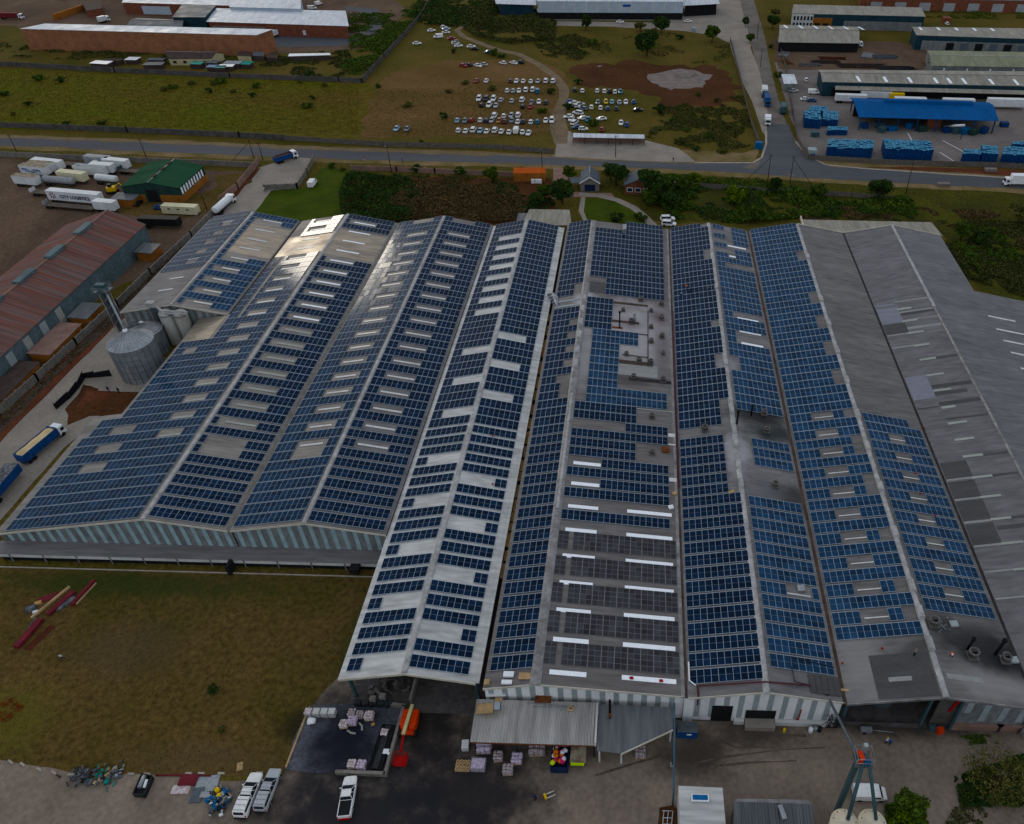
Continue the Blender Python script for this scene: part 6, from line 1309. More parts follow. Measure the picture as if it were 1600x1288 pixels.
def truck(loc, rz, label, cabc='white_metal', box='trailer_white', L_=7.0, boxh=2.6, kind='box', cat='truck', bed='trailer_bed', sc=1, load=None):
    """rigid lorry along +x: cab in front"""
    t = thing('truck', label, cat, loc, rz)
    def B(b, n, m_): o = b.build(n, m_); o.parent = t; return o
    x0 = -L_ / 2; xc = L_ / 2
    B(MB().box(x0, xc, -.5, .5, .55, .95), 'chassis', 'steel_dark')
    b = MB(); b.loft([[(xc - 1.9, -1.15, .6), (xc - 1.9, 1.15, .6), (xc - 1.9, 1.12, 2.7), (xc - 1.9, -1.12, 2.7)], [(xc - .2, -1.15, .6), (xc - .2, 1.15, .6), (xc - .45, 1.08, 2.75), (xc - .45, -1.08, 2.75)], [(xc, -1.1, .6), (xc, 1.1, .6), (xc - .25, 1.0, 2.2), (xc - .25, -1.0, 2.2)]])
    cb_ = B(b, 'cab', cabc)
    o = MB().hexa([(xc - .06, -1.0, 1.5), (xc - .06, 1.0, 1.5), (xc - .2, 1.0, 1.5), (xc - .2, -1.0, 1.5)], [(xc - .2, -.95, 2.35), (xc - .2, .95, 2.35), (xc - .34, .95, 2.35), (xc - .34, -.95, 2.35)]).build('windscreen', 'glass_dark'); o.parent = cb_
    for s in (-1, 1): o = MB().cbox((xc - .95, s * 1.15, 1.5), .9, .05, .75).build('side_window', 'glass_dark'); o.parent = cb_
    if kind == 'box': B(MB().cbox(((x0 + xc - 2.1) / 2, 0, 1.0), L_ - 2.1, 2.4, boxh), 'cargo_box', box)
    elif kind == 'tipper':
        b = MB(); xe = xc - 2.1
        b.box(x0, xe, -1.2, 1.2, 1.0, 1.12); b.box(x0, xe, -1.2, -1.1, 1.12, 1.0 + boxh); b.box(x0, xe, 1.1, 1.2, 1.12, 1.0 + boxh); b.box(x0, x0 + .1, -1.1, 1.1, 1.12, 1.0 + boxh); b.box(xe - .1, xe, -1.1, 1.1, 1.12, 1.0 + boxh + .2)
        for i in range(6): x = x0 + .3 + i * (xe - x0 - .5) / 5; b.box(x, x + .12, -1.27, -1.2, 1.0, 1.0 + boxh); b.box(x, x + .12, 1.2, 1.27, 1.0, 1.0 + boxh)
        B(b, 'tipper_body', box)
        if load:
            b = MB(); n = 14; zz = 1.0 + boxh - .25
            for i in range(n):
                for j in range(4):
                    def Q(i, j): x = x0 + .12 + i * (xe - x0 - .24) / n; y = -1.08 + j * 2.16 / 4; return (x, y, zz + .45 * math.exp(-((y - .1) / .7) ** 2) * (1 + .5 * math.sin(i * 1.1)) - (.0 if 0 < i < n else .3))
                    b.face([Q(i, j), Q(i + 1, j), Q(i + 1, j + 1), Q(i, j + 1)], 0, True)
            B(b, 'load', load)
    elif kind == 'tank': B(MB().tube([(x0, 0, 1.9), (x0 + .3, 0, 1.9), (xc - 2.4, 0, 1.9), (xc - 2.2, 0, 1.9)], [.8, 1.1, 1.1, .8], 14), 'tank', box)
    elif kind == 'flat': B(MB().cbox(((x0 + xc - 2.1) / 2, 0, 1.0), L_ - 2.1, 2.4, .2), 'load_bed', bed)
    for x in (x0 + 1.0, x0 + 2.2, xc - 1.3):
        for s in (-1, 1): B(MB().tube([(x, s * .85, .5), (x, s * 1.17, .5)], .5, 14), 'wheel', 'tyre')
    t.scale = (sc,) * 3
    return t


def trailer(loc, rz, label, L_=12, h=2.6, m_='trailer_white', kind='box', top=None, z0=1.15):
    t = thing('trailer', label, 'trailer', loc, rz)
    def B(b, n, mm): o = b.build(n, mm); o.parent = t; return o
    B(MB().box(-L_ / 2, L_ / 2, -.5, .5, .8, z0 - .05), 'chassis', 'steel_dark')
    if kind == 'box':
        b = MB().box(-L_ / 2, L_ / 2, -1.25, 1.25, z0, z0 + h, 0, 1); bx = B(b, 'box_body', (m_, top or m_))
        b2 = MB()
        for i in range(int(L_ / .9)): x = -L_ / 2 + .4 + i * .9; b2.box(x, x + .08, -1.29, -1.25, z0 + .1, z0 + h - .1)
        o = b2.build('rib', m_); o.parent = bx
    elif kind == 'open':
        b = MB(); b.box(-L_ / 2, L_ / 2, -1.25, 1.25, z0, z0 + .12); b.box(-L_ / 2, L_ / 2, -1.25, -1.17, z0 + .12, z0 + h); b.box(-L_ / 2, L_ / 2, 1.17, 1.25, z0 + .12, z0 + h); b.box(-L_ / 2, -L_ / 2 + .08, -1.17, 1.17, z0 + .12, z0 + h); b.box(L_ / 2 - .08, L_ / 2, -1.17, 1.17, z0 + .12, z0 + h)
        B(b, 'open_body', m_)
    elif kind == 'flat': B(MB().box(-L_ / 2, L_ / 2, -1.25, 1.25, z0, z0 + .15), 'flat_bed', 'trailer_bed'); B(MB().box(-L_ / 2, -L_ / 2 + .1, -1.25, 1.25, z0 + .15, z0 + 1.3), 'headboard', m_)
    elif kind == 'tank': B(MB().tube([(-L_ / 2, 0, z0 + 1), (-L_ / 2 + .4, 0, z0 + 1), (L_ / 2 - .4, 0, z0 + 1), (L_ / 2, 0, z0 + 1)], [.7, 1.1, 1.1, .7], 16), 'tank', m_)
    for x in (-L_ / 2 + 1.2, -L_ / 2 + 2.5):
        for s in (-1, 1): B(MB().tube([(x, s * .9, .5), (x, s * 1.2, .5)], .5, 12), 'wheel', 'tyre')
    return t


a0 = -.16
for q, kw, l in [((80, 266), dict(L_=11, m_='trailer_white'), 'white box trailer at the back left of the trailer yard'), ((70, 270), dict(L_=9, m_='trailer_white', top='canvas_cream'), 'cream-topped box trailer in front of the back left one'), ((60, 275), dict(L_=10, m_='trailer_white', top='canvas_cream'), 'white trailer with blue swirl artwork on its side'),
        ((47, 291), dict(L_=8.5, m_='trailer_white', top='canvas_cream'), 'short white trailer at the left end of the yard'), ((96, 291), dict(L_=11, m_='trailer_grey', kind='tank'), 'grey tank trailer in the middle of the yard'), ((118, 285), dict(L_=10, m_='container_cream'), 'cream box trailer behind the tank trailer'),
        ((146, 276), dict(L_=11, m_='trailer_white', kind='open'), 'white open trailer in the yard centre'), ((165, 272), dict(L_=8, m_='trailer_white'), 'white box trailer touching the open trailer'), ((158, 260), dict(L_=9, m_='trailer_grey'), 'grey-white box trailer beside the black and white lorry'), ((186, 265), dict(L_=9, m_='trailer_white'), 'white box trailer left of the green-roofed workshop'),
        ((204, 272), dict(L_=7, m_='steel_teal', kind='flat'), 'flat trailer tucked against the green-roofed workshop'), ((170, 288), dict(L_=8, m_='trailer_white', kind='tank'), 'small white tanker trailer beside the yellow digger'),
        ((85, 307), dict(L_=14, m_='trailer_white', kind='flat'), 'flat trailer behind the lettered trailer'), ((112, 327), dict(L_=17, m_='trailer_grey', kind='flat', z0=1.0), 'long flat trailer in front of the lettered trailer'), ((170, 331), dict(L_=7, m_='trailer_white'), 'short white box at the right end of the long flat trailer'), ((118, 262), dict(L_=10, m_='beam_brown', kind='flat'), 'dark brown flat trailer at the back of the yard'), ((68, 283), dict(L_=9, m_='container_cream', kind='flat'), 'pale flat trailer left of the tank trailer')]:
    trailer(at(*q), a0 + random.uniform(-.05, .05), l, **kw)
# the lettered trailer
tr = trailer(at(123, 318), -.14, 'long white box trailer lettered CITY LOGISTICS', L_=18, h=3.0)
def letters(par, txt, size, m_, off, name='lettering', ext=.02, rot=(PI / 2, 0, 0)):
    cu = bpy.data.curves.new(name, 'FONT'); cu.body = txt; cu.size = size; cu.extrude = ext; cu.offset = .03 * size
    tmp = bpy.data.objects.new(name, cu); COL.objects.link(tmp); dg = bpy.context.evaluated_depsgraph_get(); me = bpy.data.meshes.new_from_object(tmp.evaluated_get(dg)); bpy.data.objects.remove(tmp); bpy.data.curves.remove(cu)
    o = bpy.data.objects.new(name, me); COL.objects.link(o); me.materials.clear(); me.materials.append(M(m_)); o.location = off; o.rotation_euler = rot; o.parent = par; return o
letters(tr, 'CITY LOGISTICS', 1.45, 'text_dark', (-4.4, -1.31, 2.05))
b = MB()
for i in range(7):
    a = i * PI * 2 / 7; b.hexa([(-6.9 + .35 * math.cos(a), -1.30, 2.7 + .35 * math.sin(a)), (-6.9 + .35 * math.cos(a + .5), -1.30, 2.7 + .35 * math.sin(a + .5)), (-6.9 + .35 * math.cos(a + .5), -1.27, 2.7 + .35 * math.sin(a + .5)), (-6.9 + .35 * math.cos(a), -1.27, 2.7 + .35 * math.sin(a))],
           [(-6.9 + 1.15 * math.cos(a + .1), -1.30, 2.7 + 1.15 * math.sin(a + .1)), (-6.9 + 1.1 * math.cos(a + .5), -1.30, 2.7 + 1.1 * math.sin(a + .5)), (-6.9 + 1.1 * math.cos(a + .5), -1.27, 2.7 + 1.1 * math.sin(a + .5)), (-6.9 + 1.15 * math.cos(a + .1), -1.27, 2.7 + 1.15 * math.sin(a + .1))])
o = b.build('emblem', 'text_maroon'); o.parent = tr
sw = [o for o in COL.objects if o.get('label') == 'white trailer with blue swirl artwork on its side'][0]
b = MB()
for k in range(3):
    P = [(-4 + i * .8, -1.31, 2.3 + .6 * math.sin(i * .9 + k)) for i in range(10)]; b.tube(P, .09, 5)
o = b.build('swirl_artwork', 'sign_blue'); o.parent = sw
t = trailer(at(285, 334), -.06, 'white shed-like container with three small windows near the fence', L_=11, h=2.5, m_='container_cream', z0=.4)
for x in (-3, 0, 3): o = MB().cbox((x, -1.28, 1.8), .8, .06, .4).build('window', 'glass_dark'); o.parent = t
t = trailer(at(254, 356), -.02, 'black slatted stock trailer behind the red-roofed factory', L_=12, h=2.3, m_='plastic_black')
truck(at(138, 263), -.1, 'black lorry with white cab at the back of the trailer yard', 'white_metal', kind='flat', L_=9)
truck(at(448, 251), dir_from((434, 254), (462, 245)), 'blue tipper truck with white cab pulling out onto the main road', 'white_metal', 'truck_blue', 8.5, 1.5, 'tipper', load='dark_soil')
truck(at(352, 326), dir_from((338, 338), (364, 315)), 'white tanker truck at the far corner beside the lane', 'white_metal', 'white_metal', 11, 1.6, 'tank')
truck(at(70, 700), dir_from((45, 722), (95, 680)), 'blue tipper truck with white cab heaped with pale grain', 'white_metal', 'truck_blue', 11.5, 2.0, 'tipper', load='grain', sc=.92)
trailer(at(6, 770), dir_from((-5, 785), (35, 738)), 'blue grain trailer with grey tarpaulin at the left edge', 10, 1.9, 'truck_blue', 'box', 'scrap')
truck(at(1194, 150), dir_from((1192, 140), (1195, 158)), 'dark lorry with pale box, farthest in the queue on the side road', 'wall_dark_teal', 'trailer_white', 8, 2.4, sc=1)
truck(at(1198, 163), dir_from((1195, 150), (1199, 170)), 'lorry with white top and blue sides behind the dark one on the side road', 'truck_blue', 'truck_blue', 9, 2.4)
truck(at(1223, 175), dir_from((1222, 185), (1221, 165)) , 'blue lorry with pale roof parked at the right side of the side road', 'white_metal', 'steel_teal', 8, 2.4)
truck(at(1199, 194), dir_from((1198, 185), (1199, 203)), 'small white box van driving down the side road to the junction', 'white_metal', 'white_metal', 5.5, 2.0)
truck(at(1592, 290), PI, 'white lorry entering from the right edge on the main road', 'white_metal', 'white_metal', 11, 2.9)
for q, l, m_ in (((1283, 155), 'long white box trailer behind the blue roof, left one', 'trailer_white'), ((1367, 150), 'white box lorry body behind the blue roof ridge', 'trailer_white'), ((1420, 160), 'white flat trailer behind the middle of the blue roof', 'trailer_white'), ((1495, 162), 'white flat trailer behind the right part of the blue roof', 'trailer_white')):
    trailer(at(q[0] + (45 if q[0] == 1283 else 0), q[1] + 6), -.03, l, 13, 2.4, m_)
trailer(at(1568, 170), -.02, 'large white refrigerated trailer at the right of the blue-roofed hall', 15, 3.0)
trailer(at(1399, 158), -.02, 'yellow truck body behind the blue roof', 6, 2.2, 'yellow_paint')
for i, x in enumerate((1240, 1262, 1290, 1305, 1322, 1335)):
    truck(at(x, 73 + i * .15), .0 if i % 2 else PI, ['lorry with blue flat bed, leftmost in front of the curved-roof warehouse', 'white-cabbed lorry second in front of the curved-roof warehouse', 'lorry third in the row before the curved-roof warehouse', 'lorry fourth in the row before the curved-roof warehouse', 'lorry fifth in the row before the curved-roof warehouse', 'white lorry at the right end of the curved-roof warehouse'][i], 'white_metal', 'tarp_blue', 8, 1.6)
for q, l in (((164, 35), 'small white box truck behind the long brick building'), ((432, 57), 'white truck by the corner of the long brick building'), ((482, 56), 'white box truck in the asphalt loading yard')): truck(at(*q), 1.2, l, 'white_metal', 'trailer_white', 6, 2.2)
truck(at(20, 30), .05, 'dark red lorry on the road at the top left corner', 'white_metal', 'beam_maroon', 12, 2.2)
p = at(177, 302); t = thing('digger', 'yellow digger among the trailers', 'digger', p); MB().cbox(p + Vector((0, 0, .9)), 2.6, 1.8, 1.3, .4).build('body', 'yellow_paint', t); MB().tube([p + Vector((.8, 0, 1.8)), p + Vector((2.6, .8, 3.2)), p + Vector((3.8, 1.2, 1.0))], .18, 6).build('arm', 'yellow_paint', t); MB().cbox(p + Vector((-.3, 0, 2.2)), 1.1, 1.2, .9, .4).build('cab', 'glass_dark', t)
for s in (-1, 1): MB().cbox(p + Vector((0, s * 1.0, 0)), 3.0, .5, .9).build('track', 'tyre', t)
p = at(1478, 35); tag(MB().cbox(p, 4, 5, 2.6).build('container', 'brick_red'), 'dark red container on the dirt at the upper right', 'container')

# ---------------------------------------------------------------- boom lift
bl = thing('boom_lift', 'orange and red boom lift with cream boom parked beside the open shed', 'boom lift', at(640, 1130)); o_ = at(642, 1135)
ang = dir_from((642, 1135), (628, 1188)); u = Vector((math.cos(ang), math.sin(ang), 0)); n_ = Vector((-u.y, u.x, 0))
def bp(a, b_, z): return o_ + u * a + n_ * b_ + Vector((0, 0, z))
b = MB(); b.hexa([bp(-1.6, -1.1, .5), bp(1.6, -1.1, .5), bp(1.6, 1.1, .5), bp(-1.6, 1.1, .5)], [bp(-1.6, -1.1, .9), bp(1.6, -1.1, .9), bp(1.6, 1.1, .9), bp(-1.6, 1.1, .9)]); b.build('chassis', 'orange_paint', bl)
for s in (-1, 1):
    b = MB(); b.loft([[bp(x, s * y, z) for y, z in ((.28, 1.0), (k, 1.0), (k, zt), (.28, zt))] for x, k, zt in ((-2.0, .75, 1.4), (-1.6, 1.1, 1.9), (.6, 1.15, 2.0), (1.2, .9, 1.7))]); b.build('engine_cover', 'orange_paint', bl)
for x in (-1.3, 1.3):
    for s in (-1, 1): MB().tube([bp(x, s * .95, .5), bp(x, s * 1.3, .5)], .5, 14).build('wheel', 'tyre', bl)
MB().hexa([bp(-2.2, -.22, 1.9), bp(2.6, -.22, 2.4), bp(2.6, .22, 2.4), bp(-2.2, .22, 1.9)], [bp(-2.2, -.22, 2.3), bp(2.6, -.22, 2.8), bp(2.6, .22, 2.8), bp(-2.2, .22, 2.3)]).build('boom', 'cream_boom', bl)
MB().tube([bp(2.4, 0, 2.5), bp(4.6, 0, 1.6)], .17, 8).build('inner_boom', 'red_paint', bl)
b = MB()
for a, c in (((4.6, -.9), (4.6, .9)), ((6.1, -.9), (6.1, .9)), ((4.6, -.9), (6.1, -.9)), ((4.6, .9), (6.1, .9))):
    for z in (.45, 1.0, 1.55): b.tube([bp(*a, z), bp(*c, z)], .045, 5)
b.hexa([bp(4.6, -.9, .35), bp(6.1, -.9, .35), bp(6.1, .9, .35), bp(4.6, .9, .35)], [bp(4.6, -.9, .45), bp(6.1, -.9, .45), bp(6.1, .9, .45), bp(4.6, .9, .45)])
for a in ((4.6, -.9), (4.6, .9), (6.1, -.9), (6.1, .9)): b.tube([bp(*a, .4), bp(*a, 1.55)], .05, 5)
b.build('basket', 'red_paint', bl)

# ---------------------------------------------------------------- silos and conveyors
def silo(c, r, ze, zt, label, m_='galvanised', n=40, stripes=True):
    t = thing('silo', label, 'silo', (c[0], c[1], 0)); MB().lathe((c[0], c[1], 0), [(r, 0), (r, ze)], n, 0).build('wall', m_, t)
    rf = MB().lathe((c[0], c[1], 0), [(r + .15, ze - .1), (r + .15, ze), (r * .1, zt), (0, zt)], n, 0, sm=False).build('roof', m_, t)
    b = MB()
    for i in range(28):
        a = 2 * PI * i / 28; b.tube([(c[0] + (r + .1) * math.cos(a), c[1] + (r + .1) * math.sin(a), ze + .04), (c[0] + r * .12 * math.cos(a), c[1] + r * .12 * math.sin(a), zt + .04)], .045, 4)
    o = b.build('roof_rib', 'cap_metal', rf)
    b = MB()
    for i in range(22):
        a = 2 * PI * i / 22; b.tube([(c[0] + r * math.cos(a), c[1] + r * math.sin(a), 0), (c[0] + r * math.cos(a), c[1] + r * math.sin(a), ze)], .07, 4)
    b.build('stiffener', 'galvanised_dark', t)
    b = MB()
    for z in (1.6, 3.2, 4.8, 6.4, 8.0): b.lathe((c[0], c[1], 0), [(r + .02, z), (r + .05, z + .04), (r + .02, z + .08)], n)
    b.build('hoop', 'galvanised_dark', t)
    MB().lathe((c[0], c[1], 0), [(.5, zt - .2), (.5, zt + .4), (0, zt + .5)], 12).build('cap', 'white_metal', t)
    return t


silo((-113.6, 139.4), 4.7, 9.0, 11.6, 'nearer ribbed grey steel silo with conical roof at the left lane')
silo((-115.9, 148.0), 3.7, 6.0, 7.8, 'ribbed grey steel silo half hidden behind its nearer twin')
for i, q in enumerate(((252, 500), (276, 497))):
    p = Vector((-112.0 + i * 3.5, 151.9, 0)); t = thing('tank', ['tall stained pale tank beside the gable of the short bay, left one', 'tall stained pale tank beside the gable of the short bay, right one'][i], 'tank', p)
    MB().lathe(p, [(1.55, 0), (1.55, 8.3), (1.2, 8.8), (0, 9.0)], 20).build('shell', 'tank_white', t); MB().lathe(p + Vector((0, 0, 0)), [(1.57, 7.9), (1.62, 8.0), (1.57, 8.1)], 20).build('rim', 'galvanised_dark', t)
t = thing('grain_elevator', 'tall grey elevator tower rising behind the nearer silo', 'elevator', (-120.4, 147.0, 0)); x, y = -120.4, 147.0
for dx in (-.5, .5): MB().box(x + dx - .28, x + dx + .28, y - .3, y + .3, 0, 18.2).build('casing', 'galvanised_dark', t)
b = MB()
for z in range(0, 18, 2):
    for a, c in (((-.9, -.6), (.9, -.6)), ((-.9, .6), (.9, .6))): b.tube([(x + a[0], y + a[1], z), (x + c[0], y + c[1], z + 2)], .05, 4)
for a in ((-.9, -.6), (.9, -.6), (.9, .6), (-.9, .6)): b.tube([(x + a[0], y + a[1], 0), (x + a[0], y + a[1], 17.8)], .08, 4)
b.build('frame', 'galvanised', t)
MB().box(x - 1.6, x + 1.6, y - 1.3, y + 1.3, 17.2, 17.35).build('platform', 'galvanised_dark', t); MB().box(x - 1.1, x + 1.0, y - .6, y + .6, 17.4, 18.9).build('head', 'steel_teal', t)
b = MB()
for z in (17.9, 18.4):
    P = [(x - 1.6, y - 1.3, z), (x + 1.6, y - 1.3, z), (x + 1.6, y + 1.3, z), (x - 1.6, y + 1.3, z), (x - 1.6, y - 1.3, z)]; b.tube(P, .04, 4)
b.build('handrail', 'galvanised', t); MB().tube([(x + .8, y - .4, 17.6), (-113.6, 139.4, 11.9)], .22, 8).build('spout', 'galvanised', t)
t = thing('catwalk', 'dark ladder-like catwalk lying over the silo roofs', 'catwalk', (-111, 143, 0)); b = MB()
P0, P1 = Vector((-113.5, 139.9, 11.9)), Vector((-115.6, 147.6, 8.1)); d = (P1 - P0).normalized(); q = Vector((-d.y, d.x, 0)) * .5
for s in (-1, 1): b.tube([P0 + q * s, P1 + q * s], .09, 5); b.tube([P0 + q * s + Vector((0, 0, 1)), P1 + q * s + Vector((0, 0, 1))], .05, 5)
for i in range(12): c = P0.lerp(P1, i / 11); b.tube([c - q, c + q], .05, 4); b.tube([c - q, c - q + Vector((0, 0, 1))], .04, 4); b.tube([c + q, c + q + Vector((0, 0, 1))], .04, 4)
b.build('grating', 'galvanised_dark', t)
t = thing('dust_collector', 'pale boxy duct gear on top of the stained tanks', 'duct', at(240, 480, 8)); p = Vector((-114.6, 152.0, 10.0))
MB().cbox(p, 1.8, 1.4, 1.2).build('hopper', 'cap_metal', t); b = MB(); b.tube([p + Vector((.8, 0, .2)), p + Vector((2.2, -.4, -1.0)), p + Vector((8.2, -.4, -1.2))], .3, 8); b.tube([p + Vector((2.2, -1.0, -1.2)), p + Vector((8.2, -1.0, -1.4))], .25, 8); b.build('duct', 'cap_metal', t)
MB().box(p.x - .6, p.x + .3, p.y - .3, p.y + .3, 0, p.z).build('leg', 'galvanised_dark', t)
# cream silos bottom right with their elevator tower
CS = [at(1322, 1281, 10.5), at(1366, 1281, 10.5)]
for i, c in enumerate(CS):
    t = thing('silo', ['cream silo at the bottom edge, left one of the pair, with rust at its rim', 'cream silo at the bottom edge, right one of the pair'][i], 'silo', (c.x, c.y, 0))
    MB().lathe((c.x, c.y, 0), [(1.65, 0), (1.65, 9.4)], 28).build('wall', 'silo_cream', t); MB().lathe((c.x, c.y, 0), [(1.75, 9.3), (1.75, 9.45), (.3, 10.5), (0, 10.5)], 28).build('roof', 'silo_cream', t)
    b = MB()
    for k in range(9): a = k * .7; r0 = 1.3; b.cbox((c.x + r0 * math.cos(a), c.y + r0 * math.sin(a), 9.75), random.uniform(.1, .3), .15, .03, a)
    b.build('rust_spot', 'orange_paint' if False else 'rust', t); MB().cbox((c.x + .1, c.y - .9, 9.9), .9, 1.2, .25, taper=.8).build('hatch', 'silo_cream', t)
t = thing('elevator_tower', 'teal steel elevator tower with head platform over the cream silos', 'elevator', (CS[0].x, CS[0].y + 1.2, 0)); H0 = at(1355, 1178, 17.5)
X, Y = H0.x - .3, H0.y
b = MB(); b.box(X - .75, X - .2, Y - .3, Y + .3, 0, 17.0); b.build('casing', 'steel_teal', t); b = MB(); b.box(X + .2, X + .7, Y - .3, Y + .3, 4, 17.0); 
MB().tube([(X + .1, Y - .2, 16.4), (CS[0].x + .2, CS[0].y, 10.6)], .24, 8).build('spout', 'steel_teal', t)
MB().tube([(X + .7, Y - .2, 16.4), (CS[1].x + .2, CS[1].y, 10.6)], .24, 8).build('spout', 'steel_teal', t)
b = MB()
for dx, dy in ((-1, -.9), (1, -.9), (1, .9), (-1, .9)): b.tube([(X + dx, Y + dy, 15.8), (X + dx, Y + dy, 17.8)], .05, 5)
for z in (16.8, 17.8): b.tube([(X - 1, Y - .9, z), (X + 1, Y - .9, z), (X + 1, Y + .9, z), (X - 1, Y + .9, z), (X - 1, Y - .9, z)], .04, 4)
b.build('handrail', 'galvanised', t); MB().box(X - 1.0, X + 1.0, Y - .9, Y + .9, 15.7, 15.82).build('platform', 'galvanised_dark', t)
MB().cbox((X - .35, Y, 15.9), .55, 1.1, 1.3, .2).build('drive_guard', 'orange_paint', t); MB().cbox((X + .45, Y - .45, 15.9), .7, .5, .7, .2).build('motor', 'tarp_blue', t); MB().cbox((X + .1, Y + .6, 15.9), .5, .5, 2.6).build('head', 'galvanised', t)
cv = thing('conveyor', 'thin grey conveyor pipe sloping from the elevator tower to the striped gable roof', 'conveyor', (X, Y, 0)); a = Vector((28.6, 59.2, 6.9)); MB().tube([a, (X - .6, Y + .3, 16.3)], .2, 8).build('pipe', 'galvanised_dark', cv); MB().tube([a + Vector((0, .2, .5)), a + Vector((-1.6, .2, .4))], .3, 6).build('outlet', 'plastic_black', cv)
# small roofs at the bottom edge
t = thing('small_building', 'white-roofed hut with a small blue skylight at the bottom edge', 'hut', at(1095, 1265)); P = [at(1063, 1300, 4.4), at(1135, 1302, 4.4), at(1129, 1231, 4.4), at(1060, 1228, 4.4)]; MB().slab(P, .15).build('roof', 'roof_bright', t)
MB().hexa([(p.x * .99 + .1, p.y, 0) for p in P], [(p.x * .99 + .1, p.y, 4.2) for p in P]).build('wall', 'white_wall', t); p = at(1094, 1247, 4.6); MB().box(p.x - 1.15, p.x + 1.15, p.y - .45, p.y + .45, 4.45, 4.7).build('skylight_frame', 'white_metal', t).parent; MB().box(p.x - 1.0, p.x + 1.0, p.y - .3, p.y + .35, 4.7, 4.74).build('skylight', 'tarp_blue', t)
t = thing('small_building', 'dark corrugated roof with a grey vent pipe at the bottom edge left of the silos', 'shed', at(1220, 1280)); P = [at(1146, 1310, 3.6), at(1272, 1312, 3.6), at(1271, 1257, 4.0), at(1147, 1253, 4.0)]
ribbed('roof_corr_dark', (.12, .13, .135), axis=0, period=.45, depth=.05, rough=.6); MB().slab(P, .1).build('roof', 'roof_corr_dark', t); MB().hexa([(p.x, p.y, 0) for p in P], [(p.x, p.y, p.z - .15) for p in P]).build('wall', 'wall_concrete', t)
P = [at(1147, 1254, 3.9), at(1271, 1257, 3.9), at(1262, 1250, 4.1), at(1152, 1248, 4.1)]; MB().slab(P, .08).build('ridge_flashing', 'cap_dull', t)
p = at(1222, 1270, 4.0); MB().cbox(p, .6, 1.8, .35, .25).build('vent', 'galvanised', t)
# tall blue pole and tank wall
P = [at(1054, 1099, 6.6), at(1053.5, 1167, 5.4), at(1053, 1232, 4.2), at(1051, 1258, 0)]; t = thing('overhead_pipe', 'slim blue-grey pipe running out over the yard from the middle bay wall', 'pipe', (P[3].x, P[3].y, 0)); MB().tube(P, .13, 8).build('pipe', 'steel_blue_pole', t)
MB().tube([(P[1].x, P[1].y, 0), P[1]], .09, 6).build('support', 'galvanised_dark', t); MB().cbox((P[1].x, P[1].y, 0), .7, .7, .25).build('footing', 'concrete', t)
p = at(953, 1122, 4.4); t = thing('chimney', 'thin rusty chimney rising through the dark lean-to roof', 'chimney', (p.x, p.y, 4.4)); MB().tube([(p.x, p.y, 4.2), (p.x, p.y, 6)], .2, 8).build('base', 'rust', t); MB().tube([(p.x, p.y, 6), (p.x, p.y, 9.2)], .18, 8).build('shaft', 'black_soot', t)
b = MB()
P = pxs([(484, 1106), (447, 1200)]); t = thing('kerb_wall', 'low pale concrete edge along the left side of the dark yard pad', 'kerb', P[0])
d = (P[1] - P[0]).normalized(); q = Vector((-d.y, d.x, 0)) * .12; MB().hexa([P[0] - q, P[1] - q, P[1] + q, P[0] + q], [p + Vector((0, 0, .25)) for p in (P[0] - q, P[1] - q, P[1] + q, P[0] + q)]).build('edge', 'wood_pale', t)
P = pxs([(528, 1209), (603, 1212), (632, 1106), (610, 1103)]); t = thing('bund_wall', 'L-shaped low concrete wall round the dark pad beside the boom lift', 'wall', P[0])
b = MB()
for a, c in zip(P, P[1:]):
    d = (c - a).normalized(); q = Vector((-d.y, d.x, 0)) * .22; a = a - d * .22; b.hexa([a - q, c - q, c + q, a + q], [p + Vector((0, 0, .8)) for p in (a - q, c - q, c + q, a + q)])
b.build('wall', 'wall_concrete', t)
# machinery seen in the shed mouth
b = MB(); 
for i in range(70):
    p = Vector((random.uniform(-40.3, -33.6), random.uniform(61.5, 72), 0)); b.cbox(p, random.uniform(.2, 1.4), random.uniform(.1, .9), random.uniform(.2, 1.6), random.uniform(0, 3))
for i in range(40):
    p = Vector((random.uniform(-40.3, -33.6), random.uniform(60.8, 68), random.uniform(.5, 2))); d = Vector((random.uniform(-1, 1), random.uniform(-1, 1), random.uniform(-.3, .3))).normalized() * random.uniform(.6, 2); b.tube([p, p + d], .06, 5)
tag(b.build('scrap_heap', 'gutter_grey'), 'dark jumble of scrap and machine parts under the open shed', 'scrap', kind='stuff')
for k, (x, y, l) in enumerate([(583, 1093, 'pale box on legs among the scrap in the shed mouth'), (598, 1089, 'small white machine at the front of the shed mouth')]):
    p = at(x, y, 1.0); tag(MB().cbox((p.x, p.y, 0), .9, .7, 1.5).build('machine_box', 'wall_concrete'), l, 'machine')
b = MB(); P = pxs([(560, 1101), (608, 1103)])
for i in range(6): c = P[0].lerp(P[1], i / 5); b.cbox(c, 1.0, .7, .9, .1 * i)
o = None
for i in range(5):
    c = P[0].lerp(P[1], i / 4.0); o = MB().cbox(c, 1.0, .7, .9, .1 * i).build('dark_crate', 'steel_dark'); tag(o, 'dark crate in the row across the front of the open shed', 'crate', 'dark crates across the shed mouth')

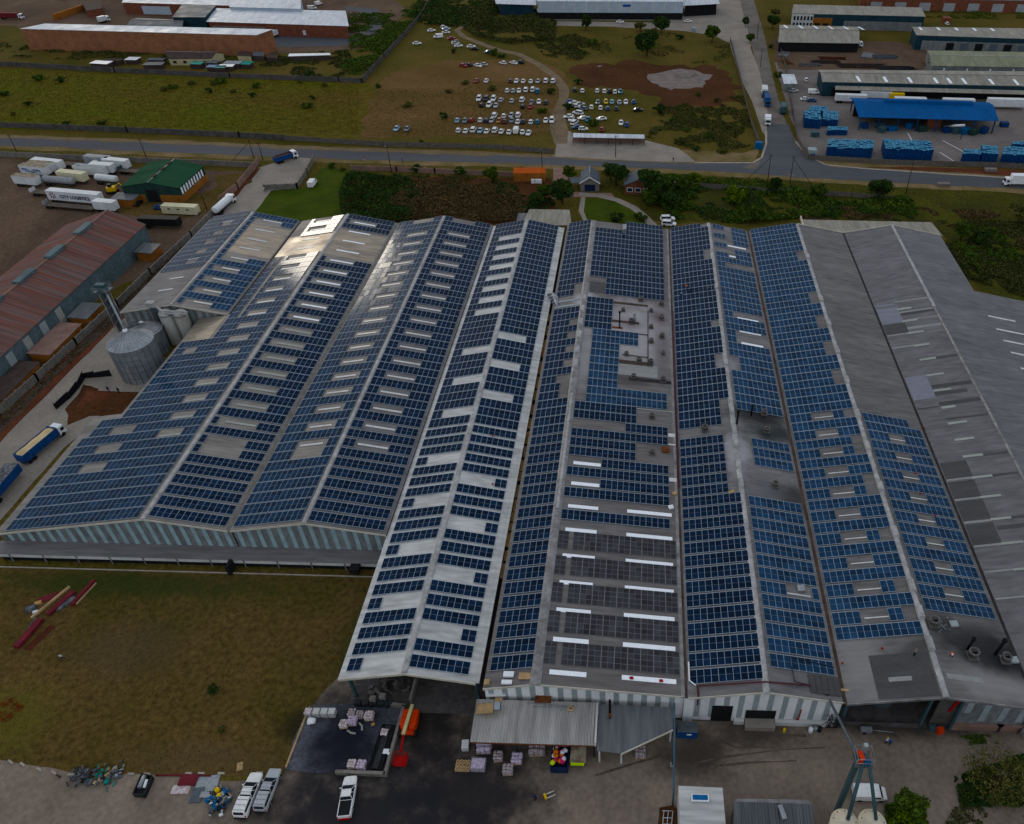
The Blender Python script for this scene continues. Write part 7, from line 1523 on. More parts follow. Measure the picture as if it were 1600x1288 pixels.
# ---------------------------------------------------------------- loose goods
def bale(q, s, label, m_='bale_white', hgt=1.0, rot=.1, grp=None, name='bale', cat='bale', z=0, blobby=True):
    p = at(*q, z); b = MB()
    if blobby:
        n = 5; s2 = s / 3
        for i in range(3):
            for j in range(3):
                for k in range(2): b.blob((p.x + (i - 1) * s2 + random.uniform(-.05, .05), p.y + (j - 1) * s2 + random.uniform(-.05, .05), z + .3 + k * hgt * .45), s2 * .72, .75, seed=i * 7 + j * 3 + k + int(q[0]), n=7, k=5)
        b.cbox((p.x, p.y, z), s * 1.05, s * 1.05, .15, rot, mi=1)
        o = b.build(name, (m_, 'wood_pale'))
    else: b.cbox((p.x, p.y, z), s, s, hgt, rot, taper=.95); o = b.build(name, m_)
    return tag(o, label, cat, grp)


for i, x in enumerate((484, 496.5, 508.5, 520.5)):
    p = at(x, 1117); t = thing('cage_tank', ['white caged tank, first from the left in the row of four', 'white caged tank with a dark hollow, second in the row of four', 'white caged tank, third in the row of four', 'white caged tank at the right end of the row of four'][i], 'caged tank', p, group=None)
    MB().cbox(p + Vector((0, 0, .14)), 1.0, .95, .95, 0).build('container', 'white_wall' if i else 'bale_white', t); b = MB()
    for k in range(4):
        for s in (-1, 1): b.tube([p + Vector((-.4 + k * .27, s * .5, .1)), p + Vector((-.4 + k * .27, s * .5, 1.15))], .02, 4)
    for z in (.15, .6, 1.15): b.tube([p + Vector((a, c, z)) for a, c in ((-.52, -.5), (.52, -.5), (.52, .5), (-.52, .5), (-.52, -.5))], .025, 4)
    b.build('cage', 'galvanised', t); MB().cbox(p, 1.05, 1.0, .13).build('pallet', 'wood_pale', t)
p = at(488, 1128); tag(MB().blob(p + Vector((0, 0, .35)), .62, .55, seed=5, n=14, k=9, amp=.4).build('white_sack', 'white_metal'), 'round white sack lying below the first caged tank', 'sack')
BL_ = [((551, 1117), 1.0, 'baled waste block at the upper left of the heap of bales', 'bale_mixed'), ((564, 1119), .9, 'loose mixed bale with yellow scrap beside it', 'bale_mixed'), ((578, 1121), 1.15, 'big pinkish white bale at the right of the heap', 'bale_white'), ((552, 1129), 1.1, 'large pale bale in the middle of the heap', 'bale_pink'),
       ((538.5, 1134), 1.0, 'pink and white bale at the lower left of the heap', 'bale_white'), ((551, 1197), 1.05, 'left one of two bales alone near the low wall', 'bale_white'), ((566, 1198), 1.1, 'right one of two bales alone near the low wall', 'bale_pink'), ((602, 1148), .9, 'bale at the end of the black trailer beside the bund wall', 'bale_white')]
for q, s, l, m_ in BL_: bale(q, s * 1.05, l, m_, grp=None)
for k, (q, m_, l) in enumerate((((562, 1121), 'yellow_paint', 'small yellow piece between the bales'), ((583, 1133), 'cardboard', 'small yellowish piece right below the bales'))):
    tag(MB().cbox(at(*q), .5, .35, .25, .6).build('yellow_scrap', m_), l, 'scrap')
for P, l in ((pxs([(561, 1130), (566, 1135), (566, 1142)]), 'curved pale strap lying right of the bales'), (pxs([(543, 1142), (549, 1146), (556, 1147)]), 'curved grey strap lying below the bales')):
    tag(MB().tube([p + Vector((0, 0, .12)) for p in P], .16, 5).build('strap', 'skylight_dull'), l, 'strap')
t = trailer(at(598, 1170), dir_from((590, 1195), (604, 1152)), 'black low trailer beside the bund wall with a white bale at its end', 6.5, .5, 'plastic_black', 'open', z0=.5); t.scale = (1, .8, .8)
p = at(603, 1174, .8); tag(MB().cbox((p.x, p.y, .75), .8, .7, .06).build('framed_tray', 'white_metal'), 'small white framed tray on the black trailer', 'tray'); p = at(607, 1178, .8); tag(MB().blob((p.x, p.y, .9), .22, 1, seed=2).build('white_drum', 'white_metal'), 'tiny white drum on the black trailer', 'drum')
# under and beside the lean-to
for q, s, l, m_, h_ in [((757, 1168), 2.0, 'heap of white bags in a dark bin at the left end of the lean-to', 'bale_pink', 1.6), ((779, 1185), 1.2, 'tall mixed bale right of the caged bale', 'bale_mixed', 1.5), ((794, 1205), 1.3, 'bale of crushed cans standing farthest out in the yard', 'bale_mixed', 1.2), ((808, 1188), 1.4, 'bale with a red bag on top under the lean-to edge', 'bale_pink', 1.2), ((1000, 1178), 1.5, 'dark mixed bale under the clipped lean-to corner', 'bale_mixed', 1.6), ((840, 1170), 2.2, 'mixed bags in shade under the middle of the lean-to', 'bale_mixed', 1.2)]: bale(q, s, l, m_, h_)
t = thing('cage_pallet', 'mesh cage full of purple-grey waste beside the tyre stack', 'cage', at(748, 1198)); p = at(748, 1198); MB().cbox(p, 1.9, 1.5, 1.0).build('contents', 'bale_pink', t); b = MB()
for z in (.1, .6, 1.15): b.tube([p + Vector((a, c, z)) for a, c in ((-1, -.8), (1, -.8), (1, .8), (-1, .8), (-1, -.8))], .03, 4)
for k in range(8):
    for s in (-1, 1): b.tube([p + Vector((-1 + k * .285, s * .8, 0)), p + Vector((-1 + k * .285, s * .8, 1.15))], .02, 4)
b.build('cage', 'galvanised', t)
t = thing('pallet_of_rings', 'pallet of tan coiled rings at the left corner of the lean-to', 'pallet', at(724, 1198)); p = at(724, 1198); MB().cbox(p, 2.1, 1.5, .35).build('pallet', 'wood_pale', t)
b = MB()
for i in range(4):
    for j in range(3):
        c = p + Vector((-.75 + i * .5, -.5 + j * .48, .5 + .05 * ((i + j) % 2))); b.tube([c + Vector((.22 * math.cos(a * PI / 5), .22 * math.sin(a * PI / 5), 0)) for a in range(11)], .085, 6)
b.build('ring', 'wood_pale', t)
t = thing('skip', 'navy skip heaped with pink orange and white bags under the lean-to', 'skip', at(874, 1195)); p = at(875, 1198); q = at(877, 1160); b = MB(); x0, x1, y0, y1 = p.x - 1.25, p.x + 1.25, p.y - 1.0, p.y + 4.5
b.box(x0, x1, y0, y1, .2, .3); b.box(x0, x0 + .08, y0, y1, .3, 1.7); b.box(x1 - .08, x1, y0, y1, .3, 1.7); b.box(x0 + .08, x1 - .08, y0, y0 + .08, .3, 1.7); b.box(x0 + .08, x1 - .08, y1 - .08, y1, .3, 1.7); b.build('container', 'container_navy', t)
for k in range(34):
    c = Vector((random.uniform(x0 + .35, x1 - .35), random.uniform(y0 + .9, y1 - .3), random.uniform(1.5, 1.9))); o = MB().blob(c, random.uniform(.28, .42), .7, seed=k, n=8, k=5).build('rubbish_bag', ['bag_pink', 'bag_white', 'bag_orange', 'bag_white', 'bag_pink'][k % 5]); tag(o, f'small coloured rubbish bag heaped in the navy skip', 'bag', 'rubbish bags in the navy skip')
c = Vector((x0 + .3, y0 + .7, 1.75)); tag(MB().blob(c, .36, .9, seed=3).build('rubbish_bag', 'bag_lime'), 'lime green bag at the front corner of the navy skip', 'bag')
t = thing('covered_trailer', 'long trailer with stained cream tarpaulin next to the navy skip', 'trailer', at(905, 1195)); p = at(903, 1200); x0, x1, y0, y1 = p.x - 1.15, p.x + 1.2, p.y, p.y + 5.5
MB().box(x0 + .1, x1 - .1, y0, y1, .5, 1.3).build('bed', 'steel_dark', t); MB().loft([[(x0, y, 1.3), (x1, y, 1.3), (x1 - .1, y, 2.1), (x0 + .6, y, 2.5), (x0 + .1, y, 2.1)] for y in (y0, y1)]).build('tarpaulin', 'canvas_cream', t)
for y in (y0 + 1, y1 - 1):
    for x in (x0 + .15, x1 - .15): MB().tube([(x - .12, y, .4), (x + .12, y, .4)], .4, 12).build('wheel', 'tyre', t)
tag(MB().cbox((p.x, y0 - .2, 1.3), 1.9, .25, .4).build('front_strap', 'bag_lime'), 'lime strap across the front of the covered trailer', 'strap')
t = thing('white_bin', 'small white bin beside the left end of the lean-to', 'bin', at(728, 1168)); p = at(728, 1168); MB().cbox(p, .9, 1.2, 1.0, .1, taper=1.1).build('container', 'white_wall', t)
t = thing('pallet_truck', 'yellow and white pallet truck lying in the middle of the yard', 'pallet truck', at(854, 1245)); p = at(852, 1246); d = Vector((.9, .42, 0)).normalized(); q = Vector((-d.y, d.x, 0))
for s in (-.28, .28): MB().tube([p + q * s + Vector((0, 0, .15)), p + q * s + d * 1.4 + Vector((0, 0, .15))], .09, 5).build('fork', 'white_wall', t)
MB().cbox(p + Vector((0, 0, .1)), .3, .75, .35, .45).build('head', 'yellow_paint', t); MB().tube([p + Vector((0, 0, .3)), p - d * 1.0 + Vector((0, 0, .9))], .04, 6).build('handle', 'rust', t)
# on the lean-to roof
sLT = Slope(-22, 4.0, -4, 4.0)
def ltz(y): return 4.0 + (y - 52.7) / 5.9 * .9
def on_lt(x, y): 
    z = 4.5
    for _ in range(8): p = at(x, y, z); z = ltz(p.y)
    return Vector((p.x, p.y, z + .02))
for (q, s, m_, l, rot) in [((775, 1086), (2.9, .55, .3), 'white_metal', 'long white box on the lean-to roof below the gable', .05), ((802, 1083), (1.5, .55, .3), 'white_metal', 'short white box right of the long one on the lean-to roof', 0), ((849, 1091), (2.3, 1.5, .2), 'rust', 'brown crate of tangled parts on the lean-to roof', 0), ((758, 1108), (2.4, 1.5, .16), 'wood_pale', 'timber pallet with scraps at the left of the lean-to roof', .1), ((777, 1103), (.8, 1.2, .14), 'wall_pale_blue', 'pale blue board on the timber pallet on the lean-to roof', .1), ((779, 1094), (1.1, .6, .14), 'wood_pale', 'small brown board above the pale blue one', 0)]:
    p = on_lt(*q); tag(MB().cbox(p, *s, rot).build('roof_item', m_), l, 'box' if 'box' in l else 'board')
p = on_lt(892, 1108); b = MB(); b.tube([p + Vector((.45 * math.cos(a * PI / 6), .35 * math.sin(a * PI / 6), .1)) for a in range(13)], .1, 6); b.tube([p + Vector((.3 * math.cos(a * PI / 6), .25 * math.sin(a * PI / 6), .15)) for a in range(13)], .1, 6); tag(b.build('cable_coil', 'wood_pale'), 'tan cable coil at the end of the poles on the lean-to roof', 'coil')
for k, (a, c) in enumerate((((826, 1099), (890, 1105)), ((832, 1105), (888, 1106)), ((875, 1111), (897, 1103)))):
    tag(MB().tube([on_lt(*a) + Vector((0, 0, .1)), on_lt(*c) + Vector((0, 0, .12))], .05, 5).build('pole_item', 'galvanised'), ['upper long thin pole lying on the lean-to roof', 'lower long thin pole lying on the lean-to roof', 'short pole angled across the cable coil'][k], 'pole')
for (q, s, m_, l) in [((795, 1055), (1.5, .8, .35), 'white_metal', 'white box farthest up the roof at the front of the middle bay'), ((792, 1067), (1.5, .6, .3), 'white_metal', 'white box nearer the edge at the front of the middle bay'), ((822, 1057), (2.1, 1.0, .15), 'wood_pale', 'brown timber frame on the roof near the middle bay front'), ((761, 1067), (.8, .8, .3), 'wood_pale', 'small round brown reel on the roof at the left front corner')]:
    p = sDl.hit(*q, .02); tag(MB().cbox(p, *s).build('roof_item', m_), l, 'box' if 'box' in l else 'board')
for k, q in enumerate(((1078, 776), (1145, 1), )): pass
# the strip of cardboard and crates in the gap between the narrow shed and the middle bay
GS = [(168, 1150), (150, 1100)]
gap_px = [(865, 497, 9), (862, 517, 12), (850, 545, 20), (841, 575, 14), (838, 598, 12), (833, 618, 14), (829, 640, 14), (825, 662, 14), (821, 684, 16), (817, 706, 14), (813, 728, 14), (809, 745, 10), (805, 768, 14), (801, 790, 14), (797, 808, 9), (795, 825, 10), (790, 845, 20), (783, 868, 16), (778, 890, 16)]
for k, (x, y, l_) in enumerate(gap_px):
    p = at(x + 1, y, 5.2); ln = l_ * .22 * (1 if y > 600 else 1.5); o = MB().cbox((-21.55 + random.uniform(-.1, .1), p.y, 5.0), .85, max(1.4, ln), .3, random.uniform(-.04, .04)).build('cardboard_cover', 'cardboard' if k % 3 else 'wood_pale')
    tag(o, 'brown board covering the gap between the pale narrow shed and the middle bay', 'board', 'brown boards over the gap between the roofs')
MB_ = MB().box(-22.0, -21.0, 60, 200, 4.3, 4.6).build('gap_gutter', 'gutter_dark', bD)
t = thing('duct_cluster', 'bundle of curved grey ducts in the roof gap behind the pale narrow shed', 'duct', at(863, 468, 7)); p = at(862, 468, 7.4); b = MB()
for k in range(4): b.tube([p + Vector((-1 + k * .5, 2 - k * 1.2, 0)), p + Vector((0 + k * .4, 1.2 - k * 1.2, 1.0)), p + Vector((1.2 + k * .2, .2 - k * 1.4, .6)), p + Vector((1.6, -1.2 - k * 1.2, -.4))], .4, 8)
b.build('duct', 'galvanised', t)
# red spots (sandbags) on roofs
for q, sl, l in [((770, 682), sCr, 'red tool bag on the modules of the pale narrow shed, farther one'), ((770, 757), sCr, 'small red can by a module gap on the pale narrow shed'), ((1182, 430), sEr, 'red can in the valley right of the striped bay, farthest'), ((1186, 447), sEr, 'red can in the valley right of the striped bay, second'), ((1193, 482), sEr, 'red can in the valley right of the striped bay, third'),
        ((1378, 1014), sFl, 'red bag on the bare sheets at the front of the right-hand bay'), ((1316, 1037), sFl, 'red bag at the valley gutter near the striped bay front'), ((1431, 740), sFr, 'red bag in the third module gap right of the vents'), ((1438, 772), sFr, 'red bag in the fourth module gap right of the vents'), ((1461, 807), sFr, 'red bag in the fifth module gap right of the vents'), ((1443, 669), sGl, 'red can on the dark valley line of the bare roof')]:
    p = sl.hit(*q, .15); tag(MB().blob(p + Vector((0, 0, .15)), .2, .7, seed=int(q[0]), n=8, k=5).build('red_bag', 'red_paint'), l, 'bag')
p = sEl.hit(1143, 769, .1); tag(MB().cbox(p, 1.2, .6, .15, .5).build('board', 'wood_pale'), 'pale broken board beside the ridge of the striped bay', 'board')
p = sFl.hit(1313, 1078, .1); tag(MB().cbox(p, 3.4, .35, .12, -.12).build('plank', 'wood_pale'), 'tan plank lying across the valley at the front of the striped bay', 'plank')
# transformer box, yard barrels, bits in front of the striped gable
t = thing('transformer', 'grey-topped blue transformer cabinet at the corner of the striped gable', 'transformer', at(1073, 1143)); p = at(1073, 1146); MB().cbox(p, 2.9, 1.6, 1.8, 0, 0, 1, 1).build('cabinet', ('truck_blue', 'galvanised_dark'), t)
MB().cbox(p + Vector((-.9, -.3, 1.8)), .3, .8, .3).build('vent', 'galvanised_dark', t); MB().box(p.x - .1, p.x + .6, p.y - .84, p.y - .8, 1.0, 1.3).build('label_plate', 'white_metal', t)
for q, m_, l in (((1225, 1143), 'yellow_paint', 'yellow bollard in front of the striped gable'), ):
    p = at(*q); tag(MB().lathe(p, [(.22, 0), (.22, .7), (.15, .8), (0, .8)], 10).build('bollard', m_), l, 'bollard')
for q, m_, l in (((1266, 1143), 'white_metal', 'white barrel near the right corner of the striped gable'), ((1273, 1141), 'galvanised', 'grey barrel right of the white barrel at the striped gable'), ((1280, 1142), 'plastic_black', 'dark barrel at the right end of the row by the striped gable')):
    p = at(*q); tag(MB().lathe(p, [(.32, 0), (.34, .4), (.32, .9), (0, .92)], 12).build('barrel', m_), l, 'barrel')
t = thing('pipe_gear', 'tangle of small pipes and valves between the striped gable and the open mouth', 'pipework', (30.7, 58.3, 0)); b = MB()
for k in range(16): x = 29.0 + random.uniform(0, 2.3); b.tube([(x, 58.4, 0), (x, 58.4, random.uniform(1, 4)), (x + random.uniform(-1, 1), 58.3, random.uniform(1, 4))], .05, 5)
b.build('pipe', 'steel_dark', t)
for q, l in (((1352, 1144), 'wheeled pump set with hose in front of the open mouth'),):
    p = at(*q); t = thing('pump', l, 'pump', p); MB().cbox(p + Vector((0, 0, .3)), 1.6, .7, .7).build('body', 'galvanised', t); MB().tube([p + Vector((1, 0, .6)), p + Vector((4, -.2, .5))], .07, 6).build('hose', 'galvanised', t); MB().tube([p + Vector((-.3, -.4, .3)), p + Vector((-.3, .4, .3))], .3, 10).build('wheel', 'tyre', t)
for k, q in enumerate(((1455, 1140), (1467, 1145), (1559, 1140), (1597, 1150))):
    p = at(*q); tag(MB().cbox(p, .9, .7, .9 + .2 * k, .2 * k).build('small_bin', ['steel_teal', 'orange_paint', 'steel_dark', 'wall_concrete'][k]), ['teal bin at the foot of the right column of the open mouth', 'orange bin beside the teal one at the open mouth', 'dark bin against the grey wall at lower right', 'pale bin at the right edge of the grey wall'][k], 'bin')
# steel beams on the lawn
for a, c, wd, h_, m_, l in [((27, 1014), (66, 970), 1.0, .7, 'beam_maroon', 'maroon steel beam nearest on the lawn at left'), ((42, 1016), (83, 978), 1.3, .05, 'beam_brown', 'flat brown sheet lying beside the maroon beam'), ((76, 962), (116, 926), .9, .5, 'beam_maroon', 'dark maroon beam in the middle of the beam pile'), ((113, 947), (148, 909), .6, .5, 'beam_maroon', 'maroon beam farthest right in the beam pile'), ((120, 945), (151, 912), .18, .3, 'wood_pale', 'thin tan bar right of the maroon beams'), ((50, 967), (110, 918), .4, .4, 'wood_pale', 'long cream beam across the beam pile'), ((88, 955), (118, 934), .9, .3, 'scrap', 'grey bars between the maroon beams'), ((40, 988), (68, 948), .12, .1, 'scrap', 'grey strip at the left of the beam pile')]:
    P = pxs([a, c]); d = (P[1] - P[0]).normalized(); q = Vector((-d.y, d.x, 0)) * wd / 2; o = MB().hexa([P[0] - q, P[1] - q, P[1] + q, P[0] + q], [p + Vector((0, 0, h_)) for p in (P[0] - q, P[1] - q, P[1] + q, P[0] + q)]).build('steel_beam', m_); tag(o, l, 'beam')
for q, s, m_, l in (((49, 952), (1.7, 1.2, .5), 'scrap', 'pale blue-grey box and rubbish left of the beam pile'), ((60, 943), (1.2, .8, .3), 'cardboard', 'orange-brown scraps above the pale box'), ((75, 935), (3.2, 1.3, .2), 'beam_maroon', 'crumpled maroon sheet at the top of the beam pile'), ((56, 957), (.9, .5, .3), 'white_metal', 'small white carton beside the pale box')):
    tag(MB().cbox(at(*q), *s, .5, taper=.8).build('rubbish', m_), l, 'rubbish')
# scrap rows at the lawn edge
def heap(q, w_, d_, n, mats, label, hgt=1.0, kind='stuff', name='scrap_heap'):
    p = at(*q); b = MB()
    for i in range(n):
        x, y = random.gauss(0, w_ / 3.4), random.gauss(0, d_ / 3.4); z = max(0, random.uniform(0, hgt * .8) * (1 - abs(x) / w_ * 1.6)); mi = random.randrange(len(mats))
        if random.random() < .5: b.cbox((p.x + x, p.y + y, z), random.uniform(.15, .7), random.uniform(.1, .5), random.uniform(.08, .4), random.uniform(0, 3), mi)
        else: a = random.uniform(0, PI); L_ = random.uniform(.3, 1.1); b.tube([(p.x + x, p.y + y, z), (p.x + x + L_ * math.cos(a), p.y + y + L_ * math.sin(a), z + random.uniform(-.05, .3) + .1)], random.uniform(.03, .12), 5, mi)
    tag(b.build(name, mats), label, 'scrap', kind=kind)
heap((130, 1216), 3.2, 2.0, 90, ('scrap', 'steel_dark', 'plank_dark', 'galvanised_dark', 'scrap'), 'heap of grey and dark scrap at the left lawn edge')
heap((158, 1217), 3.0, 2.0, 60, ('scrap', 'plank_dark', 'wood_pale', 'tarp_teal'), 'heap of timber and scrap right of the grey heap')
heap((180, 1210), 1.4, 1.6, 26, ('scrap', 'galvanised'), 'small grey bin of scrap at the end of the heaps')
heap((344, 1254), 2.4, 2.6, 110, ('scrap', 'galvanised', 'steel_dark', 'steel_teal', 'plank_dark', 'galvanised', 'tarp_blue', 'white_metal'), 'heap of mixed scrap with yellow drums below the lean sheets')
t = thing('skip', 'dark open skip with pipes on the yard at left', 'skip', at(226, 1232)); P = pxs([(211, 1245), (228, 1247), (241, 1217), (225, 1213)]); b = MB(); b.hexa(P, [p + Vector((0, 0, .25)) for p in P])
for a, c in zip(P, P[1:] + P[:1]): d = (c - a).normalized(); q = Vector((-d.y, d.x, 0)) * .06; b.hexa([a - q, c - q, c + q, a + q], [p + Vector((0, 0, .9)) for p in (a - q, c - q, c + q, a + q)])
b.build('container', 'steel_dark', t); MB().tube([P[3].lerp(P[0], .1) + Vector((.5, 0, .8)), P[3].lerp(P[0], .7) + Vector((.5, 0, .8))], .3, 8).build('pipe', 'galvanised', t); MB().tube([P[2].lerp(P[1], .2) + Vector((-.5, 0, .8)), P[2].lerp(P[1], .6) + Vector((-.4, 0, .8))], .2, 8).build('pipe', 'white_metal', t)
for q, s, m_, l, rot in [((283, 1234), (2.4, 1.2, .12), 'bale_white', 'flat rack of white bars left of the grey sheets', .05), ((324, 1225), (3.0, 2.2, .1), 'galvanised', 'large pale grey sheet metal square', .15), ((308, 1243), (1.6, 2.0, .15), 'galvanised_dark', 'dark grey sheets at the lower left of the large sheet', .1), ((326, 1243), (2.2, .8, .2), 'galvanised', 'grey strips stacked below the large sheet', 0), ((295, 1220), (2.4, 1.5, .3), 'beam_maroon', 'dark maroon crate behind the white rack', .05), ((375, 1198), (.8, 1.2, .08), 'wood_pale', 'tan board on the lawn edge above the pickups', .3)]:
    tag(MB().cbox(at(*q), *s, rot).build('sheet_stack', m_), l, 'sheets' if 'sheet' in l or 'strip' in l else 'rack')
for q, m_, l in (((342, 1238), 'yellow_paint', 'upper yellow drum on the scrap heap'), ((345, 1247), 'yellow_paint', 'lower yellow drum on the scrap heap'), ((325, 1252), 'tarp_blue', 'blue tub left of the scrap heap')):
    tag(MB().lathe(at(*q) + Vector((0, 0, .4 if 'yellow' in l else 0)), [(.3, 0), (.32, .5), (0, .52)], 12).build('drum', m_), l, 'drum')
b = MB()
P = pxs([(244, 1212), (330, 1213)]); tag(MB().tube([p + Vector((0, 0, .12)) for p in P], .13, 6).build('long_pipe', 'beam_maroon'), 'long dark pipe lying along the lawn edge', 'pipe')
t = thing('metal_frame', 'white angular frame in a dark pit beside the white-roofed hut', 'frame', at(1040, 1278)); p = at(1042, 1280); b = MB()
for k in range(3): b.tube([p + Vector((-.6 + k * .6, -.8, .3)), p + Vector((-.4 + k * .6, .9, .5))], .04, 5)
for k in (-.8, .0, .9): b.tube([p + Vector((-.6, k, .35)), p + Vector((.7, k, .4))], .04, 5)
b.build('bars', 'white_metal', t)
gsheet('dark_pit', [(1028, 1288), (1030, 1262), (1052, 1258), (1058, 1264), (1058, 1300), (1028, 1300)], .05, 'dark_soil', .2, 1)
# street furniture
def lamp(q, h_, label, guy=False, kind='pole', arm=0):
    p = at(*q); t = thing('utility_pole' if kind == 'pole' else 'street_lamp', label, 'pole' if kind == 'pole' else 'street lamp', p)
    MB().tube([p, p + Vector((0, 0, h_))], [.16, .10], 8).build('post', 'pole_wood' if kind == 'pole' else 'steel_dark', t)
    if kind == 'lamp': MB().tube([p + Vector((0, 0, h_)), p + Vector((0, -1.2, h_ + .3))], .08, 6).build('arm', 'steel_dark', t); MB().cbox(p + Vector((0, -1.5, h_ + .2)), .35, .9, .18).build('lamp_head', 'galvanised_dark', t)
    else: MB().cbox(p + Vector((0, 0, h_ - .6)), 1.6, .12, .12, .2).build('crossarm', 'pole_wood', t)
    if guy: MB().tube([p + Vector((0, 0, h_ - 1)), p + Vector((guy, -1.0, 0))], .09, 5).build('stay', 'pole_wood', t)
lamp((612, 270), 9.5, 'street lamp left of the orange store hut on the near verge', kind='lamp'); lamp((848, 272), 9, 'street lamp beside the orange store hut', kind='lamp')
lamp((30, 245), 8, 'leaning dark pole at the left end of the near verge'); lamp((231, 252), 8, 'dark pole behind the green-roofed workshop'); lamp((397, 248), 7, 'dark pole with a stay at the entrance drive', guy=-7); lamp((411, 250), 6.5, 'short dark pole right at the entrance wall')
lamp((1199, 286), 10, 'left braced pole on the verge below the junction', guy=-8.5); lamp((1234, 288), 10, 'right braced pole on the verge below the junction', guy=7.5); lamp((1415, 303), 11, 'lone dark pole on the verge at right'); lamp((962, 246), 8, 'thin pole behind the tree between the two gatehouses')
lamp((323, 327), 7, 'thin pole beside the drive wall near the white container'); lamp((1188, 105), 8, 'pole on the side road verge, farther one'); lamp((1183, 60), 8, 'pole on the side road verge, farthest'); lamp((1053, 306), 5, 'slim white-footed lamp post in the garden', kind='lamp')
p = at(1185, 232); tag(MB().cbox(p, 2.6, 2.0, 2.4).build('kiosk', 'tarp_blue'), 'small dark blue kiosk at the left corner of the junction', 'kiosk')
p = at(1268, 243); t = thing('kiosk', 'pale kiosk with a blue front at the crate yard corner', 'kiosk', p); MB().cbox(p, 3.0, 3.0, 2.5).build('wall', 'translucent_grey', t); MB().cbox(p + Vector((0, -1.6, 0)), 1.8, .5, 1.2).build('counter', 'tarp_blue', t)
for x, l in ((1473, 'low concrete headwall on the verge at right'), (1547, 'low concrete box on the far verge at right')):
    p = at(x, 291 if x == 1473 else 268); tag(MB().cbox(p, 4, 1.6, 1.1).build('headwall', 'wall_concrete'), l, 'headwall')
for q, s, l in (((1072, 118), (10, 3, 1.2), 'rubble heap beside the side road fence'), ((937, 104), (2.2, 1.2, .8), 'small white drum on the far edge of the bare soil')):
    p = at(*q) + Vector((0, 0, 0)); tag(MB().blob(p, s[0] / 2, .25, seed=3, amp=.5).build('mound', 'pale_gravel'), l, 'mound')

# ---------------------------------------------------------------- people
def person_mesh(pose, key):
    """one skinned figure, 1.74 m tall, facing +y"""
    J = dict(pel=(0, 0, .92), ches=(0, .01, 1.28), neck=(0, .0, 1.47), head=(0, .02, 1.58), top=(0, .02, 1.72))
    if pose == 'stand': J.update(lk=(-.11, .02, .5), lf=(-.12, 0, .06), lt=(-.12, .14, .04), rk=(.11, .02, .5), rf=(.12, 0, .06), rt=(.12, .14, .04), le=(-.25, .0, 1.12), lh=(-.26, .1, .87), re=(.25, .0, 1.12), rh=(.26, .1, .87))
    elif pose == 'walk': J.update(lk=(-.1, .2, .52), lf=(-.1, .28, .08), lt=(-.1, .42, .06), rk=(.1, -.02, .48), rf=(.1, -.3, .1), rt=(.1, -.18, .04), le=(-.25, -.16, 1.14), lh=(-.25, -.16, .9), re=(.25, .16, 1.14), rh=(.25, .32, .95))
    else: J.update(pel=(0, -.12, .82), ches=(0, .2, 1.05), neck=(0, .36, 1.15), head=(0, .45, 1.18), top=(0, .55, 1.24), lk=(-.14, .1, .45), lf=(-.14, -.06, .06), lt=(-.14, .1, .04), rk=(.14, .1, .45), rf=(.14, -.06, .06), rt=(.14, .1, .04), le=(-.22, .42, .86), lh=(-.12, .52, .62), re=(.22, .42, .86), rh=(.12, .52, .62))
    c = Vector(J['ches']); n_ = Vector(J['neck']); J['ls'] = tuple(c.lerp(n_, .7) + Vector((-.19, 0, 0))); J['rs'] = tuple(c.lerp(n_, .7) + Vector((.19, 0, 0))); p = Vector(J['pel']); J['lhip'] = tuple(p + Vector((-.1, 0, -.06))); J['rhip'] = tuple(p + Vector((.1, 0, -.06)))
    names = list(J); E = [('pel', 'ches'), ('ches', 'neck'), ('neck', 'head'), ('head', 'top'), ('ches', 'ls'), ('ls', 'le'), ('le', 'lh'), ('ches', 'rs'), ('rs', 're'), ('re', 'rh'), ('pel', 'lhip'), ('lhip', 'lk'), ('lk', 'lf'), ('lf', 'lt'), ('pel', 'rhip'), ('rhip', 'rk'), ('rk', 'rf'), ('rf', 'rt')]
    R_ = dict(pel=.155, ches=.16, neck=.06, head=.095, top=.07, ls=.07, rs=.07, le=.048, re=.048, lh=.04, rh=.04, lhip=.1, rhip=.1, lk=.07, rk=.07, lf=.05, rf=.05, lt=.04, rt=.04)
    me = bpy.data.meshes.new('body'); me.from_pydata([J[k] for k in names], [(names.index(a), names.index(b_)) for a, b_ in E], []); o = bpy.data.objects.new('tmp', me); COL.objects.link(o)
    o.modifiers.new('s', 'SKIN'); ss = o.modifiers.new('d', 'SUBSURF'); ss.levels = 1; ss.render_levels = 1
    for i, k in enumerate(names): me.skin_vertices[0].data[i].radius = (R_[k],) * 2
    me.skin_vertices[0].data[0].use_root = True
    dg = bpy.context.evaluated_depsgraph_get(); m2 = bpy.data.meshes.new_from_object(o.evaluated_get(dg)); bpy.data.objects.remove(o); m2.name = 'person_body_' + key
    return m2, J


